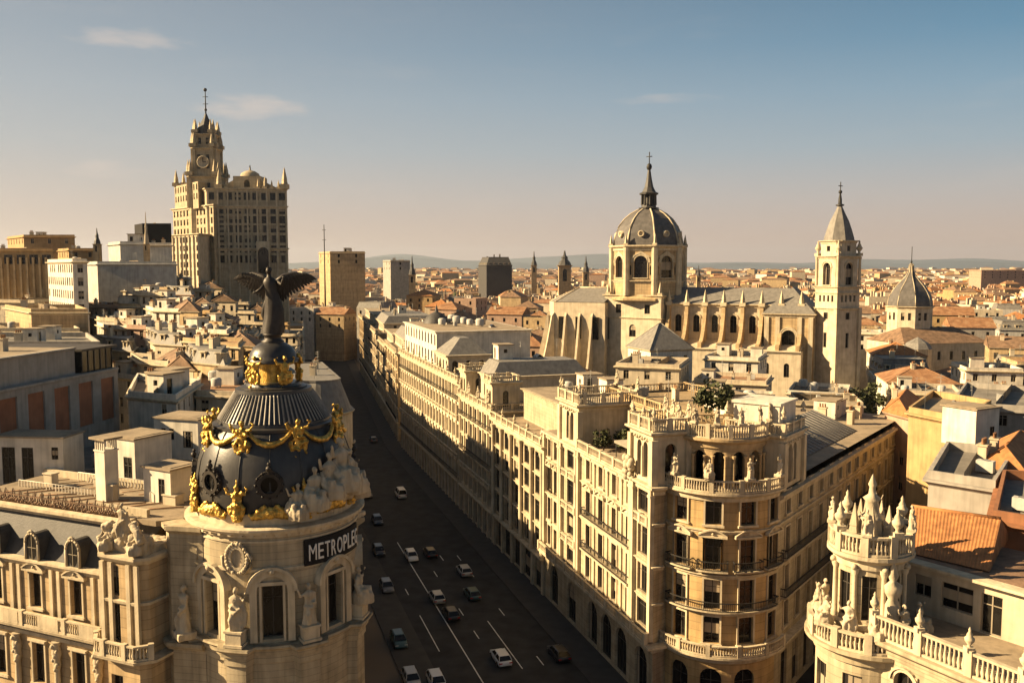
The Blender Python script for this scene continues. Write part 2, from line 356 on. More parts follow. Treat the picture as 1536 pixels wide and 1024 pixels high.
# windows: a pane mesh with its own joinery, cached by size
_win = {}
def window_mesh(w, h, style):
    key = (round(w, 1), round(h, 1), style)
    if key in _win: return _win[key]
    mb = MB(); e = .06; x = w / 2 + e
    mb.add([(-x, 0, -e), (x, 0, -e), (x, 0, h + e), (-x, 0, h + e)], [(0, 1, 2, 3)], 0)
    t = min(.09, w * .07); T2 = .05
    mb.box(-w / 2, -w / 2 + t, -T2, -.004, 0, h, 1); mb.box(w / 2 - t, w / 2, -T2, -.004, 0, h, 1)
    mb.box(-w / 2 + t, w / 2 - t, -T2, -.004, h - t, h, 1); mb.box(-w / 2 + t, w / 2 - t, -T2, -.004, 0, t, 1)
    mb.box(-t / 2, t / 2, -T2, -.004, t, h - t, 1)
    if h > 1.6:
        mb.box(-w / 2 + t, -t / 2, -T2 + .01, -.004, h * .72, h * .72 + t * .7, 1); mb.box(t / 2, w / 2 - t, -T2 + .01, -.004, h * .72, h * .72 + t * .7, 1)
    if style % 4 == 1: mb.box(-w / 2 + t, -t / 2, -.03, -.006, h * .35, h * .72, 2); mb.box(t / 2, w / 2 - t, -.03, -.006, h * .35, h * .72, 2)
    if style % 4 == 2: mb.box(-w / 2 + t, w / 2 - t, -.035, -.007, h * .55, h - t, 2)
    if style % 4 == 3: mb.box(-w / 2 + t, -w / 2 + t + w * .16, -.03, -.006, t, h - t, 2); mb.box(w / 2 - t - w * .16, w / 2 - t, -.03, -.006, t, h - t, 2)
    _win[key] = mb.mesh('window', [M['glass'], M['darkframe'] if style >= 4 else M['frame'], M['blind']])
    return _win[key]
def windows(res, parent, T=None, name='window', dark=False, rnd=None):
    rnd = rnd or R; out = []
    for x, y, z, a, w, h, arch in res:
        st = rnd.choice([0, 0, 0, 0, 0, 1, 2, 3]) + (4 if dark else 0)
        m = TR(x, y, z, a); out.append(inst(name, window_mesh(w, h, st), parent, T @ m if T else m))
    return out
_sur = {}
def surrounds(res, parent, T=None, kind='plain', out=.3, name='window_surround', m='trim'):
    """moulded frames standing proud of the wall, one per window; children of the window's thing"""
    for x, y, z, a, w, h, arch in res:
        key = (round(w, 1), round(h, 1), kind, m)
        if key not in _sur:
            mb = MB(); t = .2; y0, y1 = -.14, .03
            mb.box(-w / 2 - t, -w / 2 - .003, y0, y1, 0, h, 0); mb.box(w / 2 + .003, w / 2 + t, y0, y1, 0, h, 0)
            mb.box(-w / 2 - t - .12, w / 2 + t + .12, -.26, y1, -.24, -.003, 0)
            if kind != 'arch': mb.box(-w / 2 - t, w / 2 + t, y0, y1, h + .003, h + t, 0)
            if kind == 'hood': mb.box(-w / 2 - t - .15, w / 2 + t + .15, -.34, y1, h + t + .003, h + t + .2, 0)
            if kind in ('ped', 'seg'):
                W2 = w / 2 + t + (.5 if w > 1.4 else .22); zb = h + t + .003; mb.box(-W2, W2, -.42, y1, zb, zb + .17, 0)
                K = 8; top = [(-W2 + 2 * W2 * i / K, zb + .18 + (.62 * (sin(pi * i / K) if kind == 'seg' else 1 - abs(2 * i / K - 1)))) for i in range(K + 1)]
                vs = [(px, -.44, pz) for px, pz in top] + [(px, y1, pz) for px, pz in top] + [(px, -.44, pz + .16) for px, pz in top] + [(px, y1, pz + .16) for px, pz in top]; k = K + 1
                fs = []
                for i in range(K): fs += [(i, i + 1, 2 * k + i + 1, 2 * k + i), (2 * k + i, 2 * k + i + 1, 3 * k + i + 1, 3 * k + i), (i + 1, i, k + i, k + i + 1)]
                fs += [(0, 2 * k, 3 * k, k), (K, k + K, 3 * k + K, 2 * k + K)]
                mb.add(vs, fs, 0)
                mb.add([(px, -.2, zb + .171) for px, pz in top] + [(px, -.2, pz + .01) for px, pz in top], [(i, i + 1, k + i + 1, k + i) for i in range(K)], 0)
                mb.ball((0, -.26, zb + .42), .16, 0, 6)
            if kind == 'arch':
                r = w / 2; K = 10; zc = h - min(r, h * .6); rz = h - zc
                for i in range(K):
                    for (ra, rb, ya) in ((1.0, 1.28, y0), (1.28, 1.45, y0 - .1)):
                        q = []
                        for rr in (ra, rb):
                            for j in (i, i + 1):
                                b = pi * j / K; q.append((-r * rr * cos(b) * (1 if rr == 1 else (r + (rr - 1) * w * .5) / (r * rr)), zc + (rz + (rr - 1) * w * .5) * sin(b)))
                        v = [(p, ya, z2) for p, z2 in q] + [(p, y1, z2) for p, z2 in q]
                        mb.add(v, [(0, 1, 3, 2), (0, 4, 5, 1), (2, 3, 7, 6)], 0)
            _sur[key] = mb.mesh(name, [M[m]])
        mm = TR(x, y, z, a) @ Matrix.Translation((0, -out + .06, 0)); inst(name, _sur[key], parent, T @ mm if T else mm)

def statue_mb(h=2.0, seed=0, seated=False, arm=1, base=True, mi=0):
    """a draped stone figure: pedestal, robe with folds, shoulders, arms, neck, head with hair"""
    rr = random.Random(seed); mb = MB(); s = h / 2.0
    if base: mb.box(-.42 * s, .42 * s, -.38 * s, .38 * s, 0, .28 * s, mi)
    z = .28 * s if base else 0
    ph = rr.random() * 6
    if seated:
        mb.lathe([(.5 * s, z), (.52 * s, z + .35 * s), (.44 * s, z + .55 * s), (.26 * s, z + .6 * s)], 12, 0, -.18 * s, mi=mi, ey=1.1, fold=.1, T=None)
        prof = [(.3, .4), (.27, .6), (.24, .85), (.29, 1.05), (.3, 1.2), (.2, 1.3), (.08, 1.35), (.075, 1.42)]; hz = 1.53
    else:
        prof = [(.36, 0), (.31, .25), (.27, .55), (.26, .8), (.24, .98), (.2, 1.12), (.25, 1.3), (.27, 1.42), (.2, 1.5), (.08, 1.55), (.075, 1.62)]; hz = 1.73
    mb.lathe([(r * s, z + q * s) for r, q in prof], 12, mi=mi, ex=1.0, ey=.72, fold=.07, fn=5 + seed % 3)
    mb.ball((0, -.03 * s, z + hz * s), .105 * s, mi, 8, ez=1.3); mb.ball((0, .035 * s, z + (hz + .05) * s), .11 * s, mi, 8); mb.ball((0, .12 * s, z + hz * s), .06 * s, mi, 6); mb.tube([(0, -.12 * s, z + (hz + .02) * s), (0, -.155 * s, z + (hz - .03) * s)], .022 * s, 4, mi)
    sh = (hz - .34)
    if seated:
        for sg in (-1, 1): mb.tube([(sg * .16 * s, -.02 * s, z + .6 * s), (sg * (.2 + .06 * rr.random()) * s, -.5 * s, z + (.62 + .1 * rr.random()) * s), (sg * .19 * s, -.56 * s, z + .3 * s), (sg * .17 * s, -.6 * s, z + .02 * s)], [.17 * s, .14 * s, .11 * s, .09 * s], 7, mi)
        mb.tube([(-.34 * s, .05 * s, z + 1.0 * s), (-.42 * s, -.2 * s, z + .6 * s), (-.3 * s, -.45 * s, z + .2 * s)], [.08 * s, .14 * s, .1 * s], 6, mi)
    else:
        mb.tube([(-.1 * s, -.1 * s, z + .82 * s), (-.13 * s, -.27 * s, z + .46 * s), (-.1 * s, -.2 * s, z)], [.14 * s, .12 * s, .1 * s], 7, mi)
        mb.tube([(.3 * s, -.1 * s, z + 1.0 * s), (.05 * s, -.22 * s, z + .78 * s), (-.28 * s, -.1 * s, z + .9 * s)], [.07 * s, .1 * s, .07 * s], 6, mi)
    for sg in (-1, 1):
        up = arm == sg or arm == 2
        el = (sg * .42 * s, -.05 * s, z + (sh - .06) * s) if up else (sg * .29 * s, -.02 * s, z + (sh - .34) * s)
        ha = (sg * .55 * s, -.12 * s, z + (sh + .3) * s) if up else (sg * .12 * s, -.24 * s, z + (sh - .36) * s)
        mb.tube([(sg * .24 * s, 0, z + sh * s), el, ha], [.09 * s, .075 * s, .055 * s], 6, mi); mb.ball(ha, .065 * s, mi, 6)
    if rr.random() < .6: mb.tube([(.25 * s, .12 * s, z + sh * s), (.38 * s, .16 * s, z + .6 * s), (.3 * s, .1 * s, z + .1 * s)], [.07 * s, .12 * s, .14 * s], 6, mi)
    return mb
_st = {}
def statue(parent, x, y, z, a, h=2.0, seed=0, seated=False, arm=1, name='statue', m='sculpt', base=True):
    key = (h, seed, seated, arm, m, base)
    if key not in _st: _st[key] = sculpt(statue_mb(h, seed, seated, arm, base), name, [M[m]], h * .022, h * .035, h * .09)
    return inst(name, _st[key], parent, TR(x, y, z, a))
_fin = {}
def finial(parent, x, y, z, h=1.6, m='trim', name='finial', urn=True):
    key = (round(h, 1), m, urn)
    if key not in _fin:
        mb = MB(); s = h / 1.6
        if urn: mb.box(-.26 * s, .26 * s, -.26 * s, .26 * s, 0, .3 * s); mb.lathe([(.14, .3), (.1, .42), (.3, .7), (.32, .85), (.18, 1.0), (.2, 1.08), (.08, 1.3), (.1, 1.42), (.01, 1.6)] if s == 1 else [(r * s, q * s) for r, q in [(.14, .3), (.1, .42), (.3, .7), (.32, .85), (.18, 1.0), (.2, 1.08), (.08, 1.3), (.1, 1.42), (.01, 1.6)]], 8)
        else: mb.box(-.3 * s, .3 * s, -.3 * s, .3 * s, 0, .35 * s); mb.lathe([(.26 * s, .35 * s), (.2 * s, .6 * s), (.22 * s, .65 * s), (.02 * s, 1.6 * s)], 4, sm=False)
        _fin[key] = mb.mesh(name, [M[m]])
    return inst(name, _fin[key], parent, TR(x, y, z))
# ------------------------------------------------------------------ ground, street
GZ = lambda Y, a, b: a + (b - a) * Y
def streetx(Y): return 5.4 - .318 * (Y - 130)           # right-hand building line of the avenue
LW = 27.0                                               # x-distance between the building lines
def flat(name, pts, z, m, kind='structure'):
    mb = MB(); mb.poly([(*p, z) for p in pts]); o = mb.build(name, M[m]); o['kind'] = kind; return o
mb = MB(); mb.poly([(-18000, -300, -.03), (22000, -300, -.03), (22000, 24000, -.03), (-18000, 24000, -.03)])
tag(mb.build('ground', M['ground']), kind='structure')
YB = 243.0
def sx2(Y): return streetx(YB) - .235 * (Y - YB)
def right_edge(Y): return streetx(Y) if Y <= YB else sx2(Y)
ysr = [40, 97, 131, 157, 180, 243, 330, 460, 700]
road = [(right_edge(y) - 4.5, y) for y in ysr] + [(right_edge(y) - LW + 4.5, y) for y in ysr[::-1]]
flat('road', road, .0, 'asphalt')
for s0, s1, nm in ((0, 4.5, 'pavement'), (LW - 4.5, LW, 'pavement')):
    mb = MB(); a = [(right_edge(y) - s1, y) for y in ysr]; b = [(right_edge(y) - s0, y) for y in ysr]
    for i in range(len(ysr) - 1): mb.prism([a[i], b[i], b[i + 1], a[i + 1]], -.02, .14)
    tag(mb.build(nm, M['paving']), kind='structure')
side = [(24 + 6, 97), (27 + 14, 97), (27 + 14 + 70, 97 + 92), (24 + 6 + 70, 97 + 92)]
flat('side_street', [(30, 60), (44, 60), (44, 100), (120, 200), (106, 200), (30, 104)], .004, 'asphalt')
# painted lane marks lie on the road
mb = MB()
def stripe(off, y0, y1, w):
    k = .318; dy = (y1 - y0)
    x0, x1 = right_edge(y0) - off, right_edge(y1) - off
    mb.poly([(x0 - w, y0, .006), (x0 + w, y0, .006), (x1 + w, y1, .006), (x1 - w, y1, .006)])
stripe(17.4, 80, 158, .08)
stripe(20.6, 112, 124, .07); stripe(11.4, 107, 122, .07)
for off in (20.6, 14.3, 11.4, 8.4):
    for k in range(0, 16, 1 if off in (14.3, 8.4) else 2):
        if (k * 7 + int(off)) % 5 < 2 or k > 8: continue
        y0 = 84 + k * 8
        if off == 11.4 and 104 < y0 < 124 or off == 20.6 and 108 < y0 < 126: continue
        stripe(off, y0, y0 + 2.6, .07)
mb.build('lane_markings', M['paint'])['kind'] = 'structure'

# ------------------------------------------------------------------ domed corner building
CX, CY = -22.2, 82.0
BASE = atan2(-CY, -CX)                                   # direction from the drum to the viewer
met = thing('domed_corner_building', 'ornate limestone corner building with black gilded dome and curved drum', 'building', (CX, CY, 0))
DEG = pi / 180
def ph(d): return BASE + d * DEG
def pol(r, d, z=None):
    p = (r * cos(ph(d)), r * sin(ph(d))); return p if z is None else (*p, z)
NSEG = 64
RD, ZD0, ZD1 = 7.45, 17.3, 27.3
# drum: full circle path starting behind
drum = arc(0, 0, RD, ph(-180), ph(180), NSEG)[:-1]
u_of = lambda d: (d + 180) / 360 * 2 * RD * sin(pi / NSEG) * NSEG
wops = [(u_of(-4 + 45 * k), 1.75, 17.75, 22.6, False) for k in range(-3, 5)]
mb = MB(); res = mb.wall(drum, ZD0, ZD1 + .05, wops, .75, True)
mb.build('drum_wall', M['stone'], met)
windows(res, met, dark=True); 
# arched surround with blind arch above each drum window
mbA = MB()
for k in range(-3, 5):
    d = -4 + 45 * k
    T = TR(*pol(RD * cos(.13), d), 17.6, atan2(cos(ph(d)), -sin(ph(d))))
    r = 1.55; zc = 4.5
    mbA.box(-r - .35, -r + .25, -.28, .3, 0, zc, 0, T); mbA.box(r - .25, r + .35, -.28, .3, 0, zc, 0, T)
    for (ra, rb, ya) in ((r - .25, r + .35, -.28), (r + .35, r + .62, -.5)):
        K = 14
        for i in range(K):
            a, b = pi * i / K, pi * (i + 1) / K
            q = [(-ra * cos(a), zc + ra * sin(a)), (-ra * cos(b), zc + ra * sin(b)), (-rb * cos(a), zc + rb * sin(a)), (-rb * cos(b), zc + rb * sin(b))]
            v = [(x, ya, z) for x, z in q] + [(x, .5, z) for x, z in q]
            mbA.add(v, [(0, 1, 3, 2), (0, 4, 5, 1), (2, 3, 7, 6)], 0, False, T)
    mbA.box(-1.1, -.9, -.2, .3, 0, 5.0, 0, T); mbA.box(.9, 1.1, -.2, .3, 0, 5.0, 0, T); mbA.box(-1.3, 1.3, -.3, .3, 5.0, 5.3, 0, T)
    mbA.ball((0, -.35, zc + r + .2), .3, 0, 8, T=T)
mbA.build('arch_surround', M['trim'], met)
mb = MB()
mb.sweep(drum, [(0, 23.75), (.12, 23.8), (.12, 24.05), (0, 24.1)], True); mb.sweep(drum, [(0, 26.3), (.14, 26.35), (.14, 26.5), (0, 26.55)], True)
mb.build('string_course', M['trim'], met)
# upper cornice and blocking course round the foot of the dome
mb = MB()
mb.sweep(drum, [(0, 26.75), (.18, 26.8), (.22, 27.05), (.5, 27.15), (.62, 27.4), (.72, 27.42), (.72, 27.62), (.35, 27.72), (-.2, 27.75), (-.2, 28.75), (-.5, 28.8), (-.5, 28.2), (-1.5, 28.2)], True)
for k in range(48):
    a = 2 * pi * k / 48; mb.box(-.14, .14, -.3, .1, 26.98, 27.25, 0, TR((RD + .2) * cos(a), (RD + .2) * sin(a), 0, a + pi / 2))
mb.build('drum_cornice', M['trim'], met)
# lower projecting cornice that follows the pedestals, and the storey below
mb = MB()
pts = []
for i in range(NSEG * 2):
    d = -180 + 360 * i / (NSEG * 2); q = ((d + 26.5) % 45 + 22.5) % 45 - 22.5
    pts.append(pol(RD + (.95 if abs(q) < 9 else .15), d))
mb.sweep(pts, [(-.8, 17.45), (.55, 17.4), (.6, 17.2), (.5, 17.1), (.25, 16.9), (.2, 16.5), (0, 16.4), (0, 15.7), (-.15, 15.6), (-.15, 9)], True)
mb.build('drum_base', M['stone'], met)
# oval medallions, garlands of relief
def medal(d, z):
    mb = MB(); T = TR(*pol(RD + .04, d), z, atan2(cos(ph(d)), -sin(ph(d))))
    K = 20
    for i in range(K):
        a, b = 2 * pi * i / K, 2 * pi * (i + 1) / K
        for (r0, r1, y) in ((.72, .98, -.22), (.0, .72, -.05)):
            q = [(r * cos(t) * .8, r * sin(t) * 1.15) for r in (r0, r1) for t in (a, b)]
            v = [(x, y, zz) for x, zz in q] + [(x, .12, zz) for x, zz in q]
            mb.add(v, [(0, 2, 3, 1), (2, 6, 7, 3), (0, 1, 5, 4)], 0, False, T)
    rr = random.Random(int(d))
    for i in range(26):
        a = 2 * pi * i / 26; mb.ball((.98 * cos(a), -.15, 1.3 * sin(a)), .13 + .09 * rr.random(), 0, 5, T=T)
    for sg in (-1, 1): mb.tube([(sg * .9, -.15, .6), (sg * 1.35, -.15, .1), (sg * 1.3, -.15, -.7), (sg * .6, -.15, -1.4)], [.1, .17, .14, .08], 5, 0, T=T)
    mb.build('medallion', M['sculpt'], met)
for k in range(-2, 2): medal(-26.5 + 45 * k + (0 if k < 1 else 0), 25.0) if k != 1 else None
# statues on pedestals between the drum windows
for k in range(-2, 3):
    d = -26.5 + 45 * k
    mb = MB(); T = TR(*pol(RD + .65, d), 17.48, ph(d) + pi / 2)
    mb.box(-.85, .85, -.7, .7, 0, .25, 0, T); mb.box(-.72, .72, -.58, .58, .25, 1.25, 0, T); mb.box(-.82, .82, -.66, .66, 1.25, 1.42, 0, T)
    mb.build('pedestal', M['trim'], met)
    statue(met, *pol(RD + .6, d), 18.9, ph(d) + pi / 2, 3.9, 11 + k, k == 2, -1 if k % 2 else 1, 'statue', base=False)
# black name board bent round the drum, white capitals
S0, S1, ZB0, ZB1 = 17.0, 69.0, 23.95, 26.25
mb = MB(); path = arc(0, 0, RD + .16, ph(S0), ph(S1), 18)
mb.sweep(path, [(-.1, ZB0), (.1, ZB0), (.1, ZB1), (-.1, ZB1)], False)
board = mb.build('sign_board', M['black'], met)
def letters(txt, r, a0, a1, zb, h, parent):
    widths = {'M': 1.25, 'O': 1.15, 'I': .5}; ws = [widths.get(c, .92) for c in txt]; gap = .28; tot = sum(ws) + gap * (len(txt) - 1); u = 0
    for c, w in zip(txt, ws):
        cu = bpy.data.curves.new('letter', 'FONT'); cu.body = c; cu.extrude = .04; cu.size = 1; to = bpy.data.objects.new('letter', cu); COL.objects.link(to)
        dg = bpy.context.evaluated_depsgraph_get(); me = bpy.data.meshes.new_from_object(to.evaluated_get(dg)); bpy.data.objects.remove(to); bpy.data.curves.remove(cu)
        xs = [v.co.x for v in me.vertices]; ys = [v.co.y for v in me.vertices]; xa, xb, ya, yb = min(xs), max(xs), min(ys), max(ys)
        b = bmesh.new(); b.from_mesh(me)
        for v in b.verts:
            t = (u + w * (v.co.x - xa) / (xb - xa)) / tot; a = ph(a0 + (a1 - a0) * t); rr = r + v.co.z
            zz = zb + h * (v.co.y - ya) / (yb - ya); v.co = (rr * cos(a), rr * sin(a), zz)
        b.to_mesh(me); b.free(); me.materials.clear(); me.materials.append(M['letter'])
        inst('letter', me, parent, Matrix.Identity(4)); u += w + gap
letters('METROPLEG', RD + .3, S0 + 3, S1 - 1.5, 24.38, 1.42, board)

# dome
dome_prof = [(7.0, 28.2), (7.12, 29.2), (7.15, 30.2), (7.05, 31.4), (6.8, 32.7), (6.35, 34.0), (5.75, 35.1), (5.35, 35.6)]
mb = MB(); mb.lathe(dome_prof, 64)
mb.build('dome', M['lead'], met)
mb = MB()
for k in range(16):
    a = ph(-26.5 + 22.5 * k)
    mb.tube([((r + .02) * cos(a), (r + .02) * sin(a), z) for r, z in dome_prof], .07, 5)
mb.build('dome_rib', M['lead'], met)
mb = MB()
mb.lathe([(5.35, 35.4), (5.55, 35.5), (5.55, 35.75), (5.15, 35.85), (5.1, 36.1), (5.0, 36.12), (3.5, 38.5), (3.45, 38.85), (2.9, 38.9)], 64, sm=False)
mb.build('dome_shoulder', M['lead'], met)
mb = MB()
for k in range(72):
    a = 2 * pi * k / 72; c, s_ = cos(a), sin(a)
    mb.tube([(5.02 * c, 5.02 * s_, 36.16), (3.52 * c, 3.52 * s_, 38.52)], .085, 4, sm=False)
mb.build('ribbed_skirt', M['skirt'], met)
# oculi
for k in range(8):
    d = -4.5 + 45 * k; z = 31.3
    T = TR(*pol(6.75, d), z, atan2(cos(ph(d)), -sin(ph(d)))); mb = MB(); K = 20
    for i in range(K):
        a, b = 2 * pi * i / K, 2 * pi * (i + 1) / K
        for (r0, r1, y0, y1) in ((.72, 1.02, -.62, -.62), (1.02, 1.2, -.45, -.45)):
            q = [(r * cos(t), r * sin(t)) for r in (r0, r1) for t in (a, b)]
            v = [(x, y0, zz) for x, zz in q] + [(x, .8, zz) for x, zz in q]
            mb.add(v, [(0, 2, 3, 1), (2, 6, 7, 3), (0, 1, 5, 4)], 0, False, T)
    for i in range(12): a = 2 * pi * i / 12; mb.ball((1.15 * cos(a), -.5, 1.15 * sin(a)), .13, 0, 5, T=T)
    mb.ball((0, -.55, 1.45), .28, 0, 6, T=T); mb.ball((0, -.5, 1.85), .16, 0, 6, T=T)
    o = mb.build('oculus', M['bronze'], met)
    g = MB(); g.lathe([(.0001, -.0), (.74, 0)], 20, T=T @ TR(0, -.35, 0) @ Matrix.Rotation(pi / 2, 4, 'X')); g.build('pane', M['glass'], o)
def gild(mb, name): return inst(name, sculpt(mb, name, [M['gold']], .075, .2, .22), met, Matrix.Identity(4))
# gilded caryatids, garlands and base ornament
def gold_group(d, r, z, h, seed):
    mb = MB(); rr = random.Random(seed); T = TR(*pol(r, d), z, ph(d) + pi / 2); s = h / 3
    mb.lathe([(.05, 0), (.28 * s, .25 * s), (.36 * s, .8 * s), (.3 * s, 1.2 * s), (.42 * s, 1.9 * s), (.36 * s, 2.2 * s), (.14 * s, 2.35 * s)], 10, ey=.7, fold=.16, fn=5, T=T)
    mb.ball((0, -.05, 2.62 * s), .22 * s, 0, 8, ez=1.2, T=T)
    for sg in (-1, 1):
        mb.tube([(sg * .3 * s, 0, 2.1 * s), (sg * .75 * s, -.1, 2.2 * s), (sg * .95 * s, -.1, 2.6 * s), (sg * .7 * s, -.1, 2.75 * s)], [.13 * s, .16 * s, .13 * s, .08 * s], 6, T=T)
        mb.tube([(sg * .25 * s, -.1, 1.5 * s), (sg * .62 * s, -.15, 1.1 * s), (sg * .5 * s, -.1, .5 * s), (sg * .2 * s, -.05, .1 * s)], [.1 * s, .2 * s, .16 * s, .06 * s], 6, T=T)
    for i in range(12): mb.ball(((rr.random() - .5) * 1.1 * s, -.2 * s - .15 * rr.random(), rr.random() * 2.3 * s), (.1 + .1 * rr.random()) * s, 0, 5, T=T)
    return mb
for k in range(8):
    gild(gold_group(-26.5 + 45 * k, 6.15, 33.4, 3.5, k), 'gilded_figure')
mb = MB()
for k in range(8):
    d0 = -26.5 + 45 * k; pts = []; rs = []
    for i in range(13):
        t = i / 12; sag = 1.15 * (1 - (2 * t - 1) ** 2); z = 35.75 - sag
        r = 5.85 + (36 - z) * .35
        pts.append(pol(r, d0 + 4 + 37 * t, z)); rs.append(.12 + .17 * (1 - abs(2 * t - 1)) + .05 * (i % 2))
    mb.tube(pts, rs, 7)
mb.build('gilded_garland', M['gold'], met)
for k in range(8):
    d = -26.5 + 45 * k
    mb = gold_group(d, 7.35, 28.2, 3.3, 30 + k); T = TR(*pol(7.35, d), 28.2, ph(d) + pi / 2)
    mb.lathe([(.5, 0), (.42, 1.2), (.3, 2.3), (.12, 3.3), (.02, 3.7)], 8, T=T, fold=.1, fn=4); gild(mb, 'gilded_finial')
    mb = MB(); rr = random.Random(90 + k)
    for i in range(16):
        t = (i / 15 - .5); dd = d + 22.5 + 24 * t; hh = .45 + .75 * (1 - abs(2 * t)) ** .7
        mb.ball(pol(7.3, dd, 28.35 + hh * .45), .4 * (.55 + hh * .4) * (.8 + .4 * rr.random()), 0, 6, ez=1.25)
    for sg in (-1, 1): mb.tube([pol(7.35, d + 22.5 + sg * 3, 29.6), pol(7.4, d + 22.5 + sg * 8, 29.1), pol(7.45, d + 22.5 + sg * 12, 28.5), pol(7.45, d + 22.5 + sg * 14.5, 28.9)], [.16, .24, .2, .1], 6)
    gild(mb, 'gilded_scroll')
# lantern under the angel
mb = MB(); mb.lathe([(3.0, 38.75), (3.05, 39.0), (2.5, 39.1), (2.4, 39.35), (1.2, 39.4)], 40, sm=False); mb.lathe([(1.25, 39.3), (1.2, 41.1), (1.25, 41.2)], 24)
mb.lathe([(2.35, 41.2), (2.4, 41.45), (2.15, 41.6), (2.1, 42.0), (1.75, 42.6), (1.2, 42.95), (.95, 43.05)], 32)
mb.build('lantern', M['lead'], met)
mb = MB(); mb.lathe([(1.3, 39.35), (1.28, 41.2)], 24); mb.build('gilded_core', M['gold'], met)
for k in range(5): gild(gold_group(-46 + 72 * k, 2.25, 39.0, 3.1, 60 + k), 'gilded_caryatid')
mb = MB(); mb.lathe([(.98, 42.95), (1.05, 43.15), (.8, 43.3), (.75, 43.6), (.9, 43.7), (.9, 43.85), (.1, 43.88)], 20); mb.build('statue_plinth', M['bronze'], met)

# stone allegory group on the cornice
grp = MB(); T0 = 40
grp.sweep(arc(0, 0, 7.2, ph(8), ph(82), 20), [(-.9, 28.1), (.55, 28.1), (.6, 28.35), (.35, 28.5), (.3, 29.3), (-.9, 29.6)], False)
rr = random.Random(5)
for i in range(90):
    d = 9 + 73 * rr.random(); top = max(.2, 3.3 - abs(d - 47) * .085); hh = 29.1 + top * rr.random()
    grp.ball(pol(7.2 + .5 * rr.random() - .2 * (hh - 29), d, hh), .35 + .38 * rr.random(), 0, 7, ez=.8 + .6 * rr.random())
inst('sculpture_base', sculpt(grp, 'sculpture_base', [M['sculpt']], .11, .3, .5), met, Matrix.Identity(4))
for d, z, h, sd_, sit, arm in ((14, 28.3, 3.6, 1, True, -1), (26, 28.9, 4.4, 2, True, 1), (38, 29.6, 4.8, 3, True, -1), (49, 30.0, 5.6, 12, True, 2), (60, 29.4, 4.8, 5, True, -1), (72, 28.6, 4.0, 6, True, -1)):
    statue(met, *pol(7.5, d), z, ph(d) + pi / 2 + .5 * (rr.random() - .5), h, sd_, sit, arm, 'allegory_figure', base=False)

# wing along the side avenue: local frame with +x towards the drum, -y outward
WA = -23.1 * DEG; TW = Matrix.Translation((-33.3 - CX, 78 - CY, 0)) @ Matrix.Rotation(WA, 4, 'Z')
WL = 26.0
wp = [(-WL, 0), (-3.2, 0)]
ops = []
bx = [-8.4 - 5.4 * k for k in range(4)]
for x in bx: ops.append((x + WL, 1.5, 17.2, 20.6)); ops.append((x + WL, 1.6, 9.6, 13.6))
mb = MB(); res = mb.wall(wp, 6, 21.9, ops, .45)
mb.poly([(-3.2, 0, 6), (-3.2, 8, 6), (-3.2, 8, 26), (-3.2, 0, 21.9)])
mb.build('wing_wall', M['buff'], met, TW)
windows(res, met, TW, dark=True); surrounds([r for r in res if r[2] > 15], met, TW, 'seg', .45); surrounds([r for r in res if r[2] < 15], met, TW, 'hood', .45)
for k in range(6):
    x = bx[0] + 2.7 - 5.4 * k
    for dx in (-.5, .5):
        if x + dx < -3.5: mb = MB(); mb.box(x + dx - .2, x + dx + .2, -.2, .03, 16.2, 21.2); mb.build('pilaster', M['trim'], met, TW)
    if x < -3.5:
        mb = MB(); mb.lathe([(.4, 8), (.36, 9), (.3, 11.5), (.42, 12), (.36, 12.6), (.5, 13.2), (.3, 13.9), (.45, 14.3)], 9, x, -.25, fold=.12)
        for q in range(6): mb.ball((x + .3 * sin(q * 2.1), -.45, 11.6 + q * .45), .22 + .06 * (q % 2), 0, 6)
        mb.build('carved_term', M['sculpt'], met, TW)
mb = MB(); mb.sweep(wp, [(0, 21.2), (.15, 21.25), (.3, 21.6), (.55, 21.75), (.55, 21.95), (-.2, 22.0)], False)
mb.sweep(wp, [(-.2, 15.1), (.3, 15.0), (.5, 15.2), (1.1, 15.35), (1.2, 15.65), (-.1, 15.7)], False)
mb.sweep(wp, [(0, 14.3), (.25, 14.35), (.25, 14.7), (0, 14.75)], False)
mb.build('wing_cornice', M['trim'], met, TW)
mb = MB()
ped = [(-WL, -.95), (-3.4, -.95)]
balustrade(mb, ped, 15.68, 1.35, .3, 5.4, r=.11)
for x in bx: pass
for k in range(6): x = bx[0] + 2.7 - 5.4 * k; mb.box(x - 1.35, x + 1.35, -1.12, -.78, 15.7, 16.95)
mb.build('balustrade', M['trim'], met, TW)
